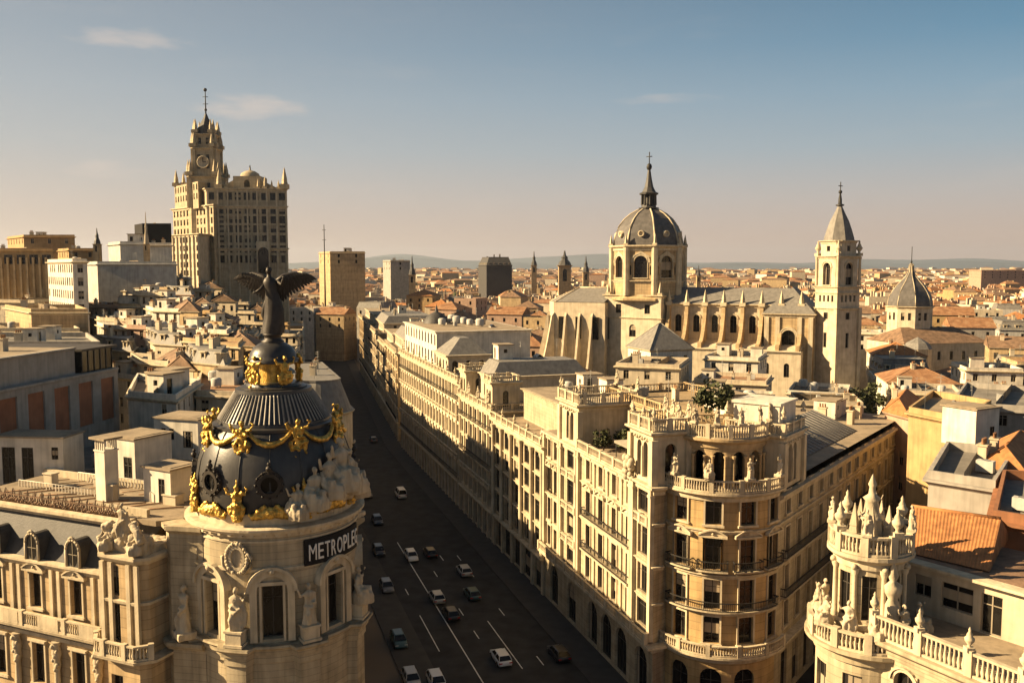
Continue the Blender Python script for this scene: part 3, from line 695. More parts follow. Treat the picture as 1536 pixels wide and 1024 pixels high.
# mansard with oval dormers, crested ridge, terrace
mb = MB(); mb.add([(-WL, .25, 21.9), (-3.2, .25, 21.9), (-3.2, 1.9, 25.7), (-WL, 1.9, 25.7)], [(0, 1, 2, 3)]); mb.build('mansard_roof', M['slate'], met, TW)
for k, x in enumerate(bx):
    z = 21.7; mb = MB(); pr = [(-.85, 0), (-.85, 1.9)] + [(-.85 * cos(pi * i / 8), 1.9 + .95 * sin(pi * i / 8)) for i in range(1, 8)] + [(.85, 1.9), (.85, 0)]
    v = [(x + a, -.25, z + b) for a, b in pr] + [(x + a, 2.2, z + b) for a, b in pr]; n = len(pr)
    mb.add(v, [(i, i + 1, n + i + 1, n + i) for i in range(n - 1)] + [tuple(range(n - 1, -1, -1))], 0)
    for i in range(n - 1):
        a, b = pr[i], pr[i + 1]; mb.tube([(x + a[0], -.28, z + a[1]), (x + b[0], -.28, z + b[1])], .14, 5, 1)
    mb.tube([(x - .4, -.3, z + 2.9), (x, -.35, z + 3.15), (x + .4, -.3, z + 2.9)], .12, 5, 1)
    o = mb.build('dormer', [M['slate'], M['sculpt']], met, TW)
    g = MB(); K = 18; g.add([(x + .58 * cos(2 * pi * i / K), -.262, z + 1.45 + 1.15 * sin(2 * pi * i / K)) for i in range(K)], [tuple(range(K))], 0)
    g.box(x - .03, x + .03, -.3, -.265, z + .3, z + 2.6, 1); g.box(x - .55, x - .035, -.3, -.265, z + 1.42, z + 1.48, 1); g.box(x + .035, x + .55, -.3, -.265, z + 1.42, z + 1.48, 1)
    g.build('pane', [M['glass'], M['frame']], o)
mb = MB(); mb.sweep([(-WL, 1.9), (-3.0, 1.9)], [(.0, 25.6), (.35, 25.75), (.35, 26.0), (.75, 26.15), (.75, 26.45), (.2, 26.6), (-.9, 26.65)], False); mb.build('roof_cornice', M['trim'], met, TW)
mb = MB(); rr = random.Random(3)
for i in range(150):
    x = -WL + (WL - 4.2) * i / 150; hh = 1.0 + .35 * sin(i * .9) + .2 * rr.random()
    mb.tube([(x, 1.7, 26.6), (x + .16 * sin(i * 1.7), 1.66, 26.6 + hh * .5), (x + .05, 1.7, 26.6 + hh)], [.06, .085, .04], 4)
    mb.ball((x, 1.65, 26.75 + .5 * rr.random()), .12, 0, 5)
mb.box(-WL, -4, 1.62, 1.78, 27.35, 27.5)
mb.build('roof_cresting', M['oldtile'], met, TW)
mb = MB(); mb.prism([(-WL, 2.2), (-.5, 2.2), (1.0, 4.0), (1.0, 11.5), (-WL, 11.5)], 26.1, 26.6, 0); mb.box(-WL, -5, 11.1, 11.5, 26.6, 27.3, 1); mb.box(-9, -2.2, 2.8, 3.2, 26.6, 27.3, 1)
mb.build('roof_terrace', [M['deck'], M['trim']], met, TW)
mb = MB(); rr = random.Random(19)
for (x0, y0, x1, y1, h) in ((-20, 10.6, -6, 10.6, 1.0), (-6, 7, -6, 10.6, 1.0), (-24, 6.5, -13, 6.5, .7)):
    rail_n = int(hypot(x1 - x0, y1 - y0) / .45); mb.tube([(x0, y0, 26.6 + h), (x1, y1, 26.6 + h)], .04, 4)
    for i in range(rail_n + 1): t = i / rail_n; mb.box(x0 + (x1 - x0) * t - .035, x0 + (x1 - x0) * t + .035, y0 + (y1 - y0) * t - .035, y0 + (y1 - y0) * t + .035, 26.6, 26.6 + h)
mb.build('terrace_railing', M['white'], met, TW)
mb = MB()
for i in range(9): x = -23 + 2.3 * i; mb.tube([(x, 4.0 + .5 * sin(i), 26.68), (x + 3.2, 7 + sin(i * 2), 26.72)], .07, 5); mb.tube([(x, 8.6, 26.7), (x + 1.9, 10.4, 26.75)], .05, 5)
mb.build('roof_pipe', M['reddeck'], met, TW)
for x, y, kx_, hh in ((-21, 8, .6, 1.3), (-15.5, 9.4, .5, 1.0), (-3.5, 7.5, .8, .9), (-10, 6, .45, 1.6)):
    mb = MB(); mb.box(x - kx_, x + kx_, y - kx_ * .7, y + kx_ * .7, 26.6, 26.6 + hh); mb.box(x - kx_ - .1, x + kx_ + .1, y - kx_ * .7 - .1, y + kx_ * .7 + .1, 26.6 + hh, 26.72 + hh); mb.build('roof_vent', M['cream'], met, TW)
# corner pavilion with two stacked windows and a sculptured crown
pp = [(-3.3, .6), (-3.3, -1.2), (-2.6, -1.9), (1.2, -1.9), (1.9, -1.2), (1.9, 3.5)]
mb = MB(); res = mb.wall(pp, 6, 24.6, [(4.79 - .95 + 0, 1.3, 16.6, 20.1), (4.69 - .85, 1.3, 20.9, 23.6), (3.84, 1.4, 9.5, 13.5)], .5); mb.build('pavilion_wall', M['buff'], met, TW)
windows(res, met, TW, dark=True)
mb = MB()
mb.sweep(pp, [(-.2, 15.1), (.3, 15.0), (.5, 15.2), (1.1, 15.35), (1.2, 15.65), (-.1, 15.7)], False)
mb.sweep(pp, [(0, 20.25), (.2, 20.3), (.25, 20.55), (0, 20.6)], False); mb.sweep(pp, [(0, 23.9), (.2, 24.0), (.5, 24.4), (.5, 24.65), (-.3, 24.7)], False)
for x in (-2.75, -1.75, .35, 1.3): mb.box(x - .22, x + .22, -2.15, -1.87, 15.7, 23.9)
mb.build('pavilion_trim', M['trim'], met, TW)
mb = MB(); balustrade(mb, offset(pp[:5], .95, False), 15.68, 1.35, .3, 2.4, r=.11); mb.build('balustrade', M['trim'], met, TW)
mb = MB(); mb.prism([(-3.2, -1.6), (1.8, -1.6), (1.8, 2.5), (-3.2, 2.5)], 24.6, 25.3); rr = random.Random(8)
for i in range(60):
    x = -3 + 4.6 * rr.random(); hh = 25.2 + max(.2, 2.6 - abs(x + .7) * 1.1) * rr.random(); mb.ball((x, -1.4 + .9 * rr.random(), hh), .3 + .35 * rr.random(), 0, 7, ez=1.0)
for sg in (-1, 1): mb.tube([(-.7 + sg * 1.0, -1.5, 27.4), (-.7 + sg * 1.9, -1.7, 26.9), (-.7 + sg * 2.4, -1.8, 26.0), (-.7 + sg * 2.0, -1.8, 25.3)], [.25, .4, .38, .2], 7)
inst('sculptured_crown', sculpt(mb, 'sculptured_crown', [M['sculpt']], .1, .3, .5), met, TW)
for x, z, h, s_, sit in ((-2.4, 24.9, 2.9, 21, True), (-.7, 26.2, 3.2, 22, False), (1.1, 24.9, 2.9, 23, True)):
    st = statue(met, x, -1.5, z, 0, h, s_, sit, 2 if x == -.7 else 1, 'crown_figure', base=False); st.matrix_basis = TW @ st.matrix_basis
# concave bay joining pavilion and drum
cp = [tuple((TW @ Vector((1.9, 1.0, 0))).xy), pol(9.6, -74), pol(8.3, -66), pol(7.5, -58)]
mb = MB(); mb.wall(cp, 6, 27.2, (), .3); mb.sweep(cp, [(-.3, 15.9), (.4, 16), (.7, 16.4), (.7, 16.7), (-.2, 16.8)], False); mb.sweep(cp, [(0, 26.4), (.4, 26.8), (.4, 27.2), (-1.5, 27.25)], False)
mb.build('concave_bay', M['stone'], met)
statue(met, *pol(8.9, -66), 17.2, ph(-66) + pi / 2, 4.4, 131, False, -1, 'statue')
# short wing on the avenue, right of the drum, mostly behind it
e0 = pol(7.3, 84); gx, gy = -.303, .953
bw = Vector((e0[0], e0[1]))
sp = [(bw.x, bw.y), (bw.x + gx * 46, bw.y + gy * 46)]  # unseen far end lengthened to keep the sun off the road
mb = MB(); res = mb.wall(sp, 0, 26, [(3 + 4 * k, 1.5, z, z + 3.2) for k in range(11) for z in (4.5, 9.5, 14.5, 19.5)], .35)
mb.sweep(sp, cornice_prof(26, 1.2, .9)); mb.sweep(sp, cornice_prof(17.4, .8, .8)); mb.build('street_wing_wall', M['stone'], met); windows(res, met, dark=True)
mb = MB(); mb.prism([(bw.x, bw.y), (bw.x + gx * 46, bw.y + gy * 46), (bw.x + gx * 46 - 20, bw.y + gy * 46 - 5), (bw.x - 22, bw.y + 12)], 25.4, 26.0); mb.build('street_wing_roof', M['deck'], met)
for k, (d, dz) in enumerate(((0.8, 0), (3.2, 1.5))):
    statue(met, bw.x + gx * d + .2, bw.y + gy * d, 26 + dz, 1.2, 3.4, 40 + k, False, 1, 'statue')

# bronze angel on top: its own thing
ang = thing('angel_statue', 'dark bronze winged angel with spread wings standing on top of the black dome', 'statue', (CX, CY, 43.86), BASE + pi / 2 - .3)
ang.scale = (1.08, 1.08, 1.1)
mb = MB()
prof = [(1.0, 0), (.95, .5), (.84, 1.2), (.76, 2.0), (.7, 2.6), (.6, 3.1), (.52, 3.5), (.58, 3.95), (.6, 4.3), (.42, 4.6), (.2, 4.75), (.17, 5.0)]
n = 16; vs = []
for j, (r, z) in enumerate(prof):
    lean = .18 * sin(z * .9)
    for i in range(n):
        a = 2 * pi * i / n; q = r * (1 + (.09 if z < 3.3 else .03) * sin(6 * a + z * .8)); vs.append((q * cos(a) + lean, q * .75 * sin(a) - .06 * z * .3, z))
mb.add(vs, [(j * n + i, j * n + (i + 1) % n, j * n + n + (i + 1) % n, j * n + n + i) for j in range(len(prof) - 1) for i in range(n)], 0, True)
hx, hy = .18 * sin(4.9 * .9), -.12
mb.ball((hx, hy - .04, 5.24), .25, 0, 10, ez=1.2); mb.ball((hx, hy + .06, 5.32), .26, 0, 10); mb.ball((hx, hy - .28, 5.2), .05, 0, 6); mb.tube([(hx - .2, hy, 5.45), (hx, hy - .2, 5.5), (hx + .2, hy, 5.45)], .05, 5)
mb.tube([(-.35, -.1, 4.35), (-.85, -.35, 3.7), (-1.15, -.75, 3.45)], [.17, .14, .1], 7); mb.ball((-1.2, -.8, 3.44), .12, 0, 6)
for q in range(4): mb.tube([(-1.2, -.8 + .03 * q, 3.44), (-1.32 - .02 * q, -.9 + .05 * q, 3.4), (-1.36, -.95 + .06 * q, 3.32)], .03, 4)
mb.tube([(.5, -.1, 4.35), (1.0, -.4, 4.1), (1.25, -.75, 4.6)], [.17, .14, .1], 7); mb.ball((1.28, -.78, 4.7), .12, 0, 6)
mb.tube([(-.3, .2, 3.4), (-.65, .4, 2.5), (-.9, .55, 1.6), (-.6, .5, .6)], [.12, .22, .28, .2], 7); mb.tube([(.4, .2, 3.0), (.7, .4, 2.0), (.55, .4, .8)], [.1, .2, .22], 7)
mb.build('body', M['bronze'], ang)
def wing(sg):
    mb = MB(); sh = Vector((sg * .22 + .05, .22, 4.25))
    bone = [sh, Vector((sg * .9, .55, 4.75)), Vector((sg * 1.8, .8, 4.98)), Vector((sg * 2.75, .9, 4.95))]
    mb.tube(bone, [.22, .26, .2, .08], 7)
    def bp(t):
        u = t * 3; i = min(2, int(u)); return bone[i].lerp(bone[i + 1], u - i)
    for layer, (n_, ln, y) in enumerate(((15, 1.0, 0), (13, .66, -.09), (11, .36, -.16))):
        for i in range(n_):
            t = (i + .4) / n_; p = bp(t); L = ln * (1.95 - .95 * t) if t < .85 else ln * 1.0; ang_ = -pi / 2 + sg * (.05 + 1.15 * t ** 1.4)
            d = Vector((cos(ang_), .12, sin(ang_))).normalized(); wv = Vector((-d.z, 0, d.x)) * .19
            q0 = p + Vector((0, y, 0)); tip = q0 + d * L; m1 = q0 + d * L * .55 + Vector((0, -.05, 0))
            th = Vector((0, .05, 0))
            ring = [q0 - wv * .8, m1 - wv, tip - wv * .45, tip + d * .12, tip + wv * .45, m1 + wv, q0 + wv * .8]
            k = len(ring); mb.add([v - th for v in ring] + [v + th for v in ring], [tuple(range(k)), tuple(range(2 * k - 1, k - 1, -1))] + [(a, a + k, (a + 1) % k + k, (a + 1) % k) for a in range(k)])
    return mb.build('wing', M['bronze'], ang)
wing(-1); wing(1)
# ------------------------------------------------------------------ shared facade pieces
AV = -72.4 * DEG                                          # local +x runs down the avenue towards the viewer, -y faces it
def rail(mb, path, z, h=1.0, step=.22, mi=0, T=None):
    for zz, t in ((z + h, .05), (z + .12, .035)):
        mb.sweep(path, [(-t, zz - t), (t, zz - t), (t, zz + t), (-t, zz + t), (-t, zz - t)], False, mi, T)
    for (x, y, a) in resample(path, step): mb.box(x - .018, x + .018, y - .018, y + .018, z + .12, z + h, mi, T)
_cl = {}
def clutter(kind):
    if kind in _cl: return _cl[kind]
    mb = MB(); k = kind
    if k == 'chimney': mb.box(-.55, .55, -.35, .35, 0, 1.7, 0); mb.box(-.65, .65, -.45, .45, 1.7, 1.85, 1); [mb.lathe([(.13, 1.85), (.11, 2.3), (.15, 2.35)], 7, x, 0, mi=2) for x in (-.35, 0, .35)]; ms = [M['cream'], M['trim'], M['tile']]
    elif k == 'stair_hut':
        mb.wall([(-1.6, -1.4), (1.6, -1.4)], 0, 2.6, [(1.0, .9, .05, 2.05)], .15, back=2); mb.wall([(1.6, -1.4), (1.6, 1.4), (-1.6, 1.4), (-1.6, -1.4)], 0, 2.6, [(1.4, .7, 1.2, 1.9), (7.4, .7, 1.2, 1.9)], .15, back=2)
        mb.box(-1.8, 1.8, -1.6, 1.6, 2.6, 2.78, 1); ms = [M['white'], M['deck'], M['glass']]
    elif k == 'antenna':
        mb.tube([(0, 0, 0), (0, 0, 3.6)], .03, 4)
        for q, z in enumerate((3.4, 3.1, 2.6)): mb.tube([(-.6, 0, z), (.6, 0, z)], .018, 4); [mb.tube([(x, -.25, z), (x, .25, z)], .012, 4) for x in (-.5, -.2, .1, .4)]
        ms = [M['metal']]
    elif k == 'air_conditioner':
        mb.box(-.7, .7, -.4, .4, .15, 1.15, 0); mb.lathe([(.0001, 1.17), (.33, 1.17), (.36, 1.2), (.36, 1.15)], 12, mi=1); mb.box(-.6, -.5, -.3, .3, 0, .15, 1); mb.box(.5, .6, -.3, .3, 0, .15, 1)
        for q in range(6): mb.box(-.6, .6, -.42, -.402, .3 + q * .13, .36 + q * .13, 1)
        ms = [M['pale_grey'], M['metal']]
    elif k == 'skylight': mb.box(-1.1, 1.1, -.7, .7, 0, .35, 0); mb.add([(-1, -.6, .36), (1, -.6, .36), (1, .6, .36), (-1, .6, .36), (-1, 0, .8), (1, 0, .8)], [(0, 1, 5, 4), (2, 3, 4, 5), (0, 4, 3), (1, 2, 5)], 1); ms = [M['grey'], M['glass']]
    elif k == 'water_tank': mb.lathe([(.9, .3), (.95, 1.5), (.7, 1.75), (.1, 1.85)], 14); [mb.box(x - .06, x + .06, y - .06, y + .06, 0, .3) for x in (-.5, .5) for y in (-.5, .5)]; ms = [M['pale_grey']]
    _cl[kind] = mb.mesh(kind, ms); return _cl[kind]
def roof_bits(parent, poly, z, rnd, n=4, T=None, kinds=('chimney', 'chimney', 'stair_hut', 'antenna', 'air_conditioner', 'skylight', 'water_tank', 'antenna')):
    xs = [p[0] for p in poly]; ys = [p[1] for p in poly]; cx, cy = sum(xs) / len(xs), sum(ys) / len(ys); pos = []
    for i in range(n * 6):
        if len(pos) >= n: break
        p = poly[rnd.randrange(len(poly))]; q = poly[rnd.randrange(len(poly))]; t = rnd.random(); s = .15 + .6 * rnd.random()
        x, y = cx + ((p[0] * t + q[0] * (1 - t)) - cx) * s, cy + ((p[1] * t + q[1] * (1 - t)) - cy) * s
        if any(hypot(x - a, y - b) < 3.4 for a, b in pos): continue
        pos.append((x, y)); k = rnd.choice(kinds); e = poly[1]; a = atan2(e[1] - poly[0][1], e[0] - poly[0][0])
        m = TR(x, y, z, a + rnd.choice((0, pi / 2, pi)), rnd.uniform(.85, 1.2)); inst(k, clutter(k), parent, T @ m if T else m)

CITY = []
def facing(o, a, b):
    mx, my = o[0] + (a[0] + b[0]) / 2, o[1] + (a[1] + b[1]) / 2; n = (b[1] - a[1], -(b[0] - a[0]))
    return (-mx * n[0] - my * n[1]) > 0
def block(name, label, cat, poly, z1, wm='cream', nfl=3, bay=3.6, win=(1.2, 1.9), roof='flat', rm='deck', group=None, z0=0.0, rise=3.2, bits=4, seed=0, near=True, sh=3.5, top=1.5, cor=.5, objs=True, edges=None, sur=None, parapet=.9, inset=.12, dark=False):
    """a city block on a polygon footprint: pierced walls, cornice, roof, roof furniture"""
    rnd = random.Random(seed); ox, oy = sum(p[0] for p in poly) / len(poly), sum(p[1] for p in poly) / len(poly)
    A = sum(poly[i - 1][0] * poly[i][1] - poly[i][0] * poly[i - 1][1] for i in range(len(poly)))
    if A < 0: poly = poly[::-1]
    o = thing(name, label, cat, (ox, oy, z0), 0, group); P = [(p[0] - ox, p[1] - oy) for p in poly]; h = z1 - z0; n = len(P)
    mb = MB(); allres = []
    for i in range(n):
        a, b = P[i], P[(i + 1) % n]; L = hypot(b[0] - a[0], b[1] - a[1]); ops = []
        f = facing((ox, oy), a, b)
        if f and nfl and L > 2.4 and (edges is None or i in edges):
            k = max(1, int(L / bay)); st = L / k
            for q in range(nfl):
                zt = h - top - q * sh
                if zt - win[1] < .5: break
                for j in range(k):
                    if rnd.random() < .93: ops.append(((j + .5) * st, min(win[0], st * .7), zt - win[1], zt))
        allres += mb.wall([a, b], 0, h, ops, .22, back=None if objs else 1)
    mats = [M[wm], M['glass']]
    ze = h
    if roof == 'flat':
        inn = offset(P, -.3, True); mb.sweep(P, [(0, h), (-.3, h), (-.3, h - parapet)], True)
    mb.build('wall', mats, o)
    if near and cor:
        c = MB()
        if roof != 'flat': c.sweep(P, [(0, h - cor), (cor * .5, h - cor * .6), (cor * .8, h - .1), (cor * .8, h), (-.1, h + .02)], True)
        else: c.sweep(P, [(0, h - parapet - cor), (cor * .5, h - parapet - cor * .4), (cor, h - parapet - .1), (cor, h - parapet + .1), (0, h - parapet + .14)], True)
        c.build('cornice', M['trim' if wm in ('stone', 'white', 'cream', 'buff') else wm], o)
    if objs and allres:
        windows(allres, o, dark=dark, rnd=rnd)
        if sur: surrounds(allres, o, None, sur, .22)
    if roof == 'flat':
        d = MB(); d.poly([(*p, h - parapet) for p in inn])
        if near and n == 4 and rnd.random() < .7:
            t = rnd.uniform(.3, .7); p, q = [(P[0][0] + (P[1][0] - P[0][0]) * t, P[0][1] + (P[1][1] - P[0][1]) * t), (P[3][0] + (P[2][0] - P[3][0]) * t, P[3][1] + (P[2][1] - P[3][1]) * t)]
            d.wall([p, q], h - parapet, h + .3, (), 0); d.wall([q, p], h - parapet, h + .3, (), 0)
        d.build('roof_deck', M[rm], o)
        if bits: roof_bits(o, inn, h - parapet, rnd, bits)
    elif roof in ('hip', 'gable') and n == 4:
        r = MB(); e = offset(P, .45, True); E = [Vector((*p, h + .03)) for p in e]
        l0 = (E[1] - E[0]).length; l1 = (E[2] - E[1]).length
        if l0 < l1: E = E[1:] + E[:1]; l0, l1 = l1, l0
        m1, m2 = (E[0] + E[3]) / 2, (E[1] + E[2]) / 2; d = (m2 - m1); k = (l1 * .48 / l0) if roof == 'hip' else .002
        r1, r2 = m1 + d * k, m2 - d * k; r1.z = r2.z = h + rise
        r.add([*E, r1, r2], [(0, 1, 5, 4), (2, 3, 4, 5), (3, 0, 4), (1, 2, 5), (3, 2, 1, 0)], 0)
        if near:
            r.tube([r1, r2], .13, 5); [r.tube([E[i], (r1, r2, r2, r1)[i]], .11, 5) for i in range(4)]
        r.build('roof', M[rm], o)
        for q in range(bits // 2):
            t = rnd.random(); c = r1.lerp(r2, t); m = TR(c.x + rnd.uniform(-2, 2), c.y + rnd.uniform(-2, 2), h + rise - 1.3, atan2(d.y, d.x)); inst('chimney', clutter('chimney'), o, m)
    elif roof == 'mansard':
        r = MB(); i1 = offset(P, -rise * .38, True); r.sweep(P, [(-.05, h), (-rise * .38, h + rise)], True); r.sweep(P, [(-rise * .38 + .15, h + rise - .15), (-rise * .38 + .15, h + rise + .15), (-rise * .38 - .3, h + rise + .15)], True); r.poly([(*p, h + rise) for p in i1]); r.build('roof', M[rm], o)
        if near:
            for i in range(n):
                a, b = P[i], P[(i + 1) % n]; L = hypot(b[0] - a[0], b[1] - a[1])
                if L < 5 or not facing((ox, oy), a, b): continue
                k = max(1, int(L / 4.2)); an = atan2(b[1] - a[1], b[0] - a[0])
                for j in range(k):
                    t = (j + .5) / k; m = TR(a[0] + (b[0] - a[0]) * t, a[1] + (b[1] - a[1]) * t, h + .25, an)
                    if 'dormer' not in _cl:
                        w = MB(); w.wall([(-.75, .3), (.75, .3)], 0, 1.7, [(.75, .9, .2, 1.5)], .12, back=1); w.box(-.75, -.74, .3, 1.6, 0, 1.7); w.box(.74, .75, .3, 1.6, 0, 1.7); w.box(-.95, .95, .1, 1.9, 1.7, 1.85, 0); _cl['dormer'] = w.mesh('dormer', [M['trim'], M['glass']])
                    inst('dormer', _cl['dormer'], o, m)
        if bits: roof_bits(o, offset(P, -rise * .5, True), h + rise, rnd, bits, None, ('chimney', 'antenna', 'chimney', 'skylight'))
    return o
def rect(cx, cy, w, d, a):
    c, s = cos(a), sin(a); return [(cx + x * c - y * s, cy + x * s + y * c) for x, y in ((-w / 2, -d / 2), (w / 2, -d / 2), (w / 2, d / 2), (-w / 2, d / 2))]

# ------------------------------------------------------------------ round-towered corner block on the right of the avenue
GX, GY = streetx(97), 97.0
gra = thing('round_tower_building', 'cream limestone corner block with round balustraded tower and loggia above the avenue', 'building', (GX, GY, 0))
TA = Matrix.Rotation(AV, 4, 'Z')
TCX, TCY, TR_ = 24.1 - GX, 101.2 - GY, 6.95
a0, a1 = 201 * DEG, 323.6 * DEG
tower = arc(TCX, TCY, TR_, a0, a1, 30)
wd = (.594, .805); WLN = 58.0
wing0 = tower[-1]; wing1 = (wing0[0] + wd[0] * WLN, wing0[1] + wd[1] * WLN)
loc = lambda x, y: tuple((TA @ Vector((x, y, 0))).xy)
FL = [(8.7, 11.7), (12.55, 15.9), (17.0, 20.4), (22.0, 24.6)]
street_path = [(-36, 0), (0, 0)]
cols = [6.4, 10.6, 14.8, 19.0]
ops = []
for c in cols:
    for zb, zt in FL: ops.append((36 - c, 1.45, zb, zt))
for zb, zt in FL: ops.append((36 - 2.9, 2.5, zb, zt)); ops.append((36 - 25.6, 2.6, zb, zt)); ops.append((36 - 31.3, 1.3, zb, zt)); ops.append((36 - 33.9, 1.3, zb, zt))
for c in (3, 8.5, 13, 17.5, 25, 32): ops.append((36 - c, 3.2, .4, 6.0, True))
mb = MB(); res = mb.wall(street_path, 0, 25.6, ops, .42)
mb.build('street_wall', M['stone'], gra, TA)
windows(res, gra, TA, dark=True)
surrounds([r for r in res if r[2] > 21 and r[4] < 2], gra, TA, 'hood', .42); surrounds([r for r in res if 6 < r[2] < 21 and r[4] < 2], gra, TA, 'plain', .42)
surrounds([r for r in res if 16 < r[2] < 18 and r[4] < 2], gra, TA, 'seg', .42, 'window_pediment')
nwin = 5; top_ = []
uT = lambda a: (a - a0) * TR_
angs = [a0 + .34 + i * (a1 - a0 - .5) / 3 for i in range(4)]
ops = [(uT(a), 1.75, zb, zt) for a in angs for zb, zt in FL] + [(uT(a), 2.4, .4, 5.8, True) for a in angs]
mb = MB(); res = mb.wall(tower, 0, 25.6, ops, .42); mb.build('tower_wall', M['ochrebuff'], gra)
windows(res, gra, dark=True)
surrounds([r for r in res if r[2] > 6], gra, None, 'plain', .42); surrounds([r for r in res if 16 < r[2] < 18], gra, None, 'seg', .42, 'window_pediment')
mb = MB(); mb.wall([loc(0, 0), tower[0]], 0, 25.6, [], .3); mb.build('return_wall', M['stone'], gra)
wp2 = [wing0, wing1]; ops = []
for k in range(14):
    for zb, zt in FL: ops.append((3.2 + 4.0 * k, 1.4, zb, zt))
    ops.append((3.2 + 4.0 * k, 2.0, .6, 5.6))
mb = MB(); res = mb.wall(wp2, 0, 24.6, ops, .4); back = [wing1, (wing1[0] - 14, wing1[1] + 9), loc(-36, 16), loc(-36, 0)]; mb.wall(back, 0, 25.6, [], .2); mb.build('side_wall', M['stone'], gra)
windows(res, gra, dark=True); surrounds([r for r in res if r[2] > 6 and r[1] < 45], gra, None, 'plain', .4)
# pilasters
for x, w_, d_ in [(x, .32, .5) for x in (-.35, -5.6, -22.0, -29.4, -35.6, -4.9, -22.9, -28.6)] + [(x, .18, .2) for x in (-8.5, -12.7, -16.9)]:
    mb = MB(); mb.box(x - w_, x + w_, -d_, .03, 7.8, 25.2); mb.box(x - w_ - .08, x + w_ + .08, -d_ - .08, .02, 24.3, 24.6); mb.box(x - w_ - .08, x + w_ + .08, -d_ - .08, .02, 7.82, 8.6); mb.build('pilaster', M['trim'], gra, TA)
front = [loc(-36, 0), loc(0, 0), loc(0, 1.2)] + tower
full = front + [wing1]
mb = MB()
for z, h, d in ((25.65, 1.0, .75), (16.5, .45, .35), (7.6, 1.0, 1.15), (12.2, .3, .22), (21.4, .4, .3)):
    mb.sweep([loc(-36, 0), loc(0, 0), loc(0, 1.2)], cornice_prof(z, h, d)); mb.sweep(tower, cornice_prof(z, h, d * 1.05)); mb.sweep(wp2, cornice_prof(min(z, 24.62), h, d * .9))
mb.build('cornice', M['trim'], gra)
mb = MB()
balustrade(mb, offset(tower, .55, False), 25.68, 1.35, .3, 3.2, r=.11); balustrade(mb, [loc(-22, -.45), loc(-6, -.45)], 25.68, 1.2, .32, 4.0)
balustrade(mb, offset(tower, .95, False), 7.63, 1.2, .3, 3.3, r=.11); balustrade(mb, [loc(-36, -.95), loc(0, -.95)], 7.63, 1.2, .32, 3.6)
for z in (11.9, 16.6, 21.2): balustrade(mb, [loc(-28.4, -.4), loc(-23, -.4)], z - .4, .95, .3, 2.7)
balustrade(mb, [loc(-4.6, -.4), loc(-.9, -.4)], 20.9, 1.0, .3, 1.9)
mb.build('balustrade', M['trim'], gra)
# iron balconies
def balcony(path, z, T=None, d=.75):
    s = MB(); s.sweep(path, [(0, z - .28), (d * .7, z - .2), (d, z - .14), (d, z), (0, z)], False, 0); o = s.build('balcony', M['trim'], gra, T)
    g = MB(); q = offset(path, d - .08, False); rail(g, [path[0]] + q + [path[-1]], z, 1.0); g.build('railing', M['iron'], o)
for z in (17.0, 12.5): balcony([(-20.4, 0), (-5.6, 0)], z, TA)
balcony(arc(TCX, TCY, TR_, a0 + .12, a1 - .12, 24), 12.5)
for a in angs: balcony(arc(TCX, TCY, TR_, a - .23, a + .23, 6), 17.0)
for z in (12.5, 17.0): balcony([(wing0[0] + wd[0] * 1.5, wing0[1] + wd[1] * 1.5), (wing0[0] + wd[0] * 40, wing0[1] + wd[1] * 40)], z)
# roof terrace, attic storey, loggia and the small towers
mb = MB(); mb.poly([(*p, 25.6) for p in [loc(-36, 0), loc(0, 0), loc(0, 1.2)] + tower + [wing1, back[1], loc(-36, 16)]]); mb.build('roof_terrace', M['deck'], gra)
at_pts = [loc(-30, 7.5), loc(-5.5, 7.5), loc(-4.5, 7.0), (TCX + 3.0, TCY + 1.5), (TCX + 8, TCY + 9), loc(-20, 22), loc(-30, 20)]
mb = MB(); mb.wall(at_pts, 25.6, 31.6, [(3.5 + 4 * k, 1.6, 26.0, 29.6) for k in range(6)], .3, True, back=1); mb.poly([(*p, 31.55) for p in at_pts]); mb.sweep(at_pts, cornice_prof(31.6, .7, .5), True)
balustrade(mb, offset(at_pts, .1, True), 31.65, 1.1, .5, 4.2, True)
mb.build('attic_storey', [M['buff'], M['glass']], gra)
def turret(nm, x0, x1, y0, y1, z0, z1, nar, side=0, zt=1.45, T=TA):
    P = [(x0, y0), (x1, y0), (x1, y1), (x0, y1)]; mb = MB(); L = x1 - x0
    mb.wall(P[:2], z0, z1, [(L * (i + .5) / nar if nar > 2 else L / 2 + (i - .5 * (nar - 1)) * 1.55, 1.15, z0 + .5, z1 - 1.4, True) for i in range(nar)], .5, back=1)
    D = y1 - y0; mb.wall(P[1:3], z0, z1, [(D * (i + .5) / side, 1.4, z0 + .5, z1 - 1.4, True) for i in range(side)], .5, back=1); mb.wall(P[2:] + P[:1], z0, z1, [], .3)
    mb.sweep(P, cornice_prof(z1, .9, .65), True); mb.poly([(*p, z1) for p in P])
    for x, y in P: mb.box(x - .4, x + .4, y - .4, y + .4, z0, z1 - .9)
    if nar: mb.box((x0 + x1) / 2 - .12, (x0 + x1) / 2 + .12, y0 - .12, y0 + .12, z0 + .5, z1 - 2)
    for k in range(9): mb.ball((x0 + L * (k + .5) / 9, y0 - .1, z1 - 1.15 + .1 * (k % 2)), .2, 0, 5)
    o = mb.build(nm, [M['trim'], M['glass']], gra, T)
    b = MB(); balustrade(b, offset(P, .15, True), z1 + .02, zt, .32, 2.6, True); b.build('balustrade', M['trim'], o)
    return P
tp = []
tp += [(TA @ Vector((*p, 0))) for p in turret('small_tower', -5.8, -.2, -.1, 4.2, 25.65, 31.7, 2, 1)]
tp += [(TA @ Vector((*p, 0))) for p in turret('small_tower', -29.2, -22.2, -.1, 8.5, 25.65, 31.5, 2, 0)]
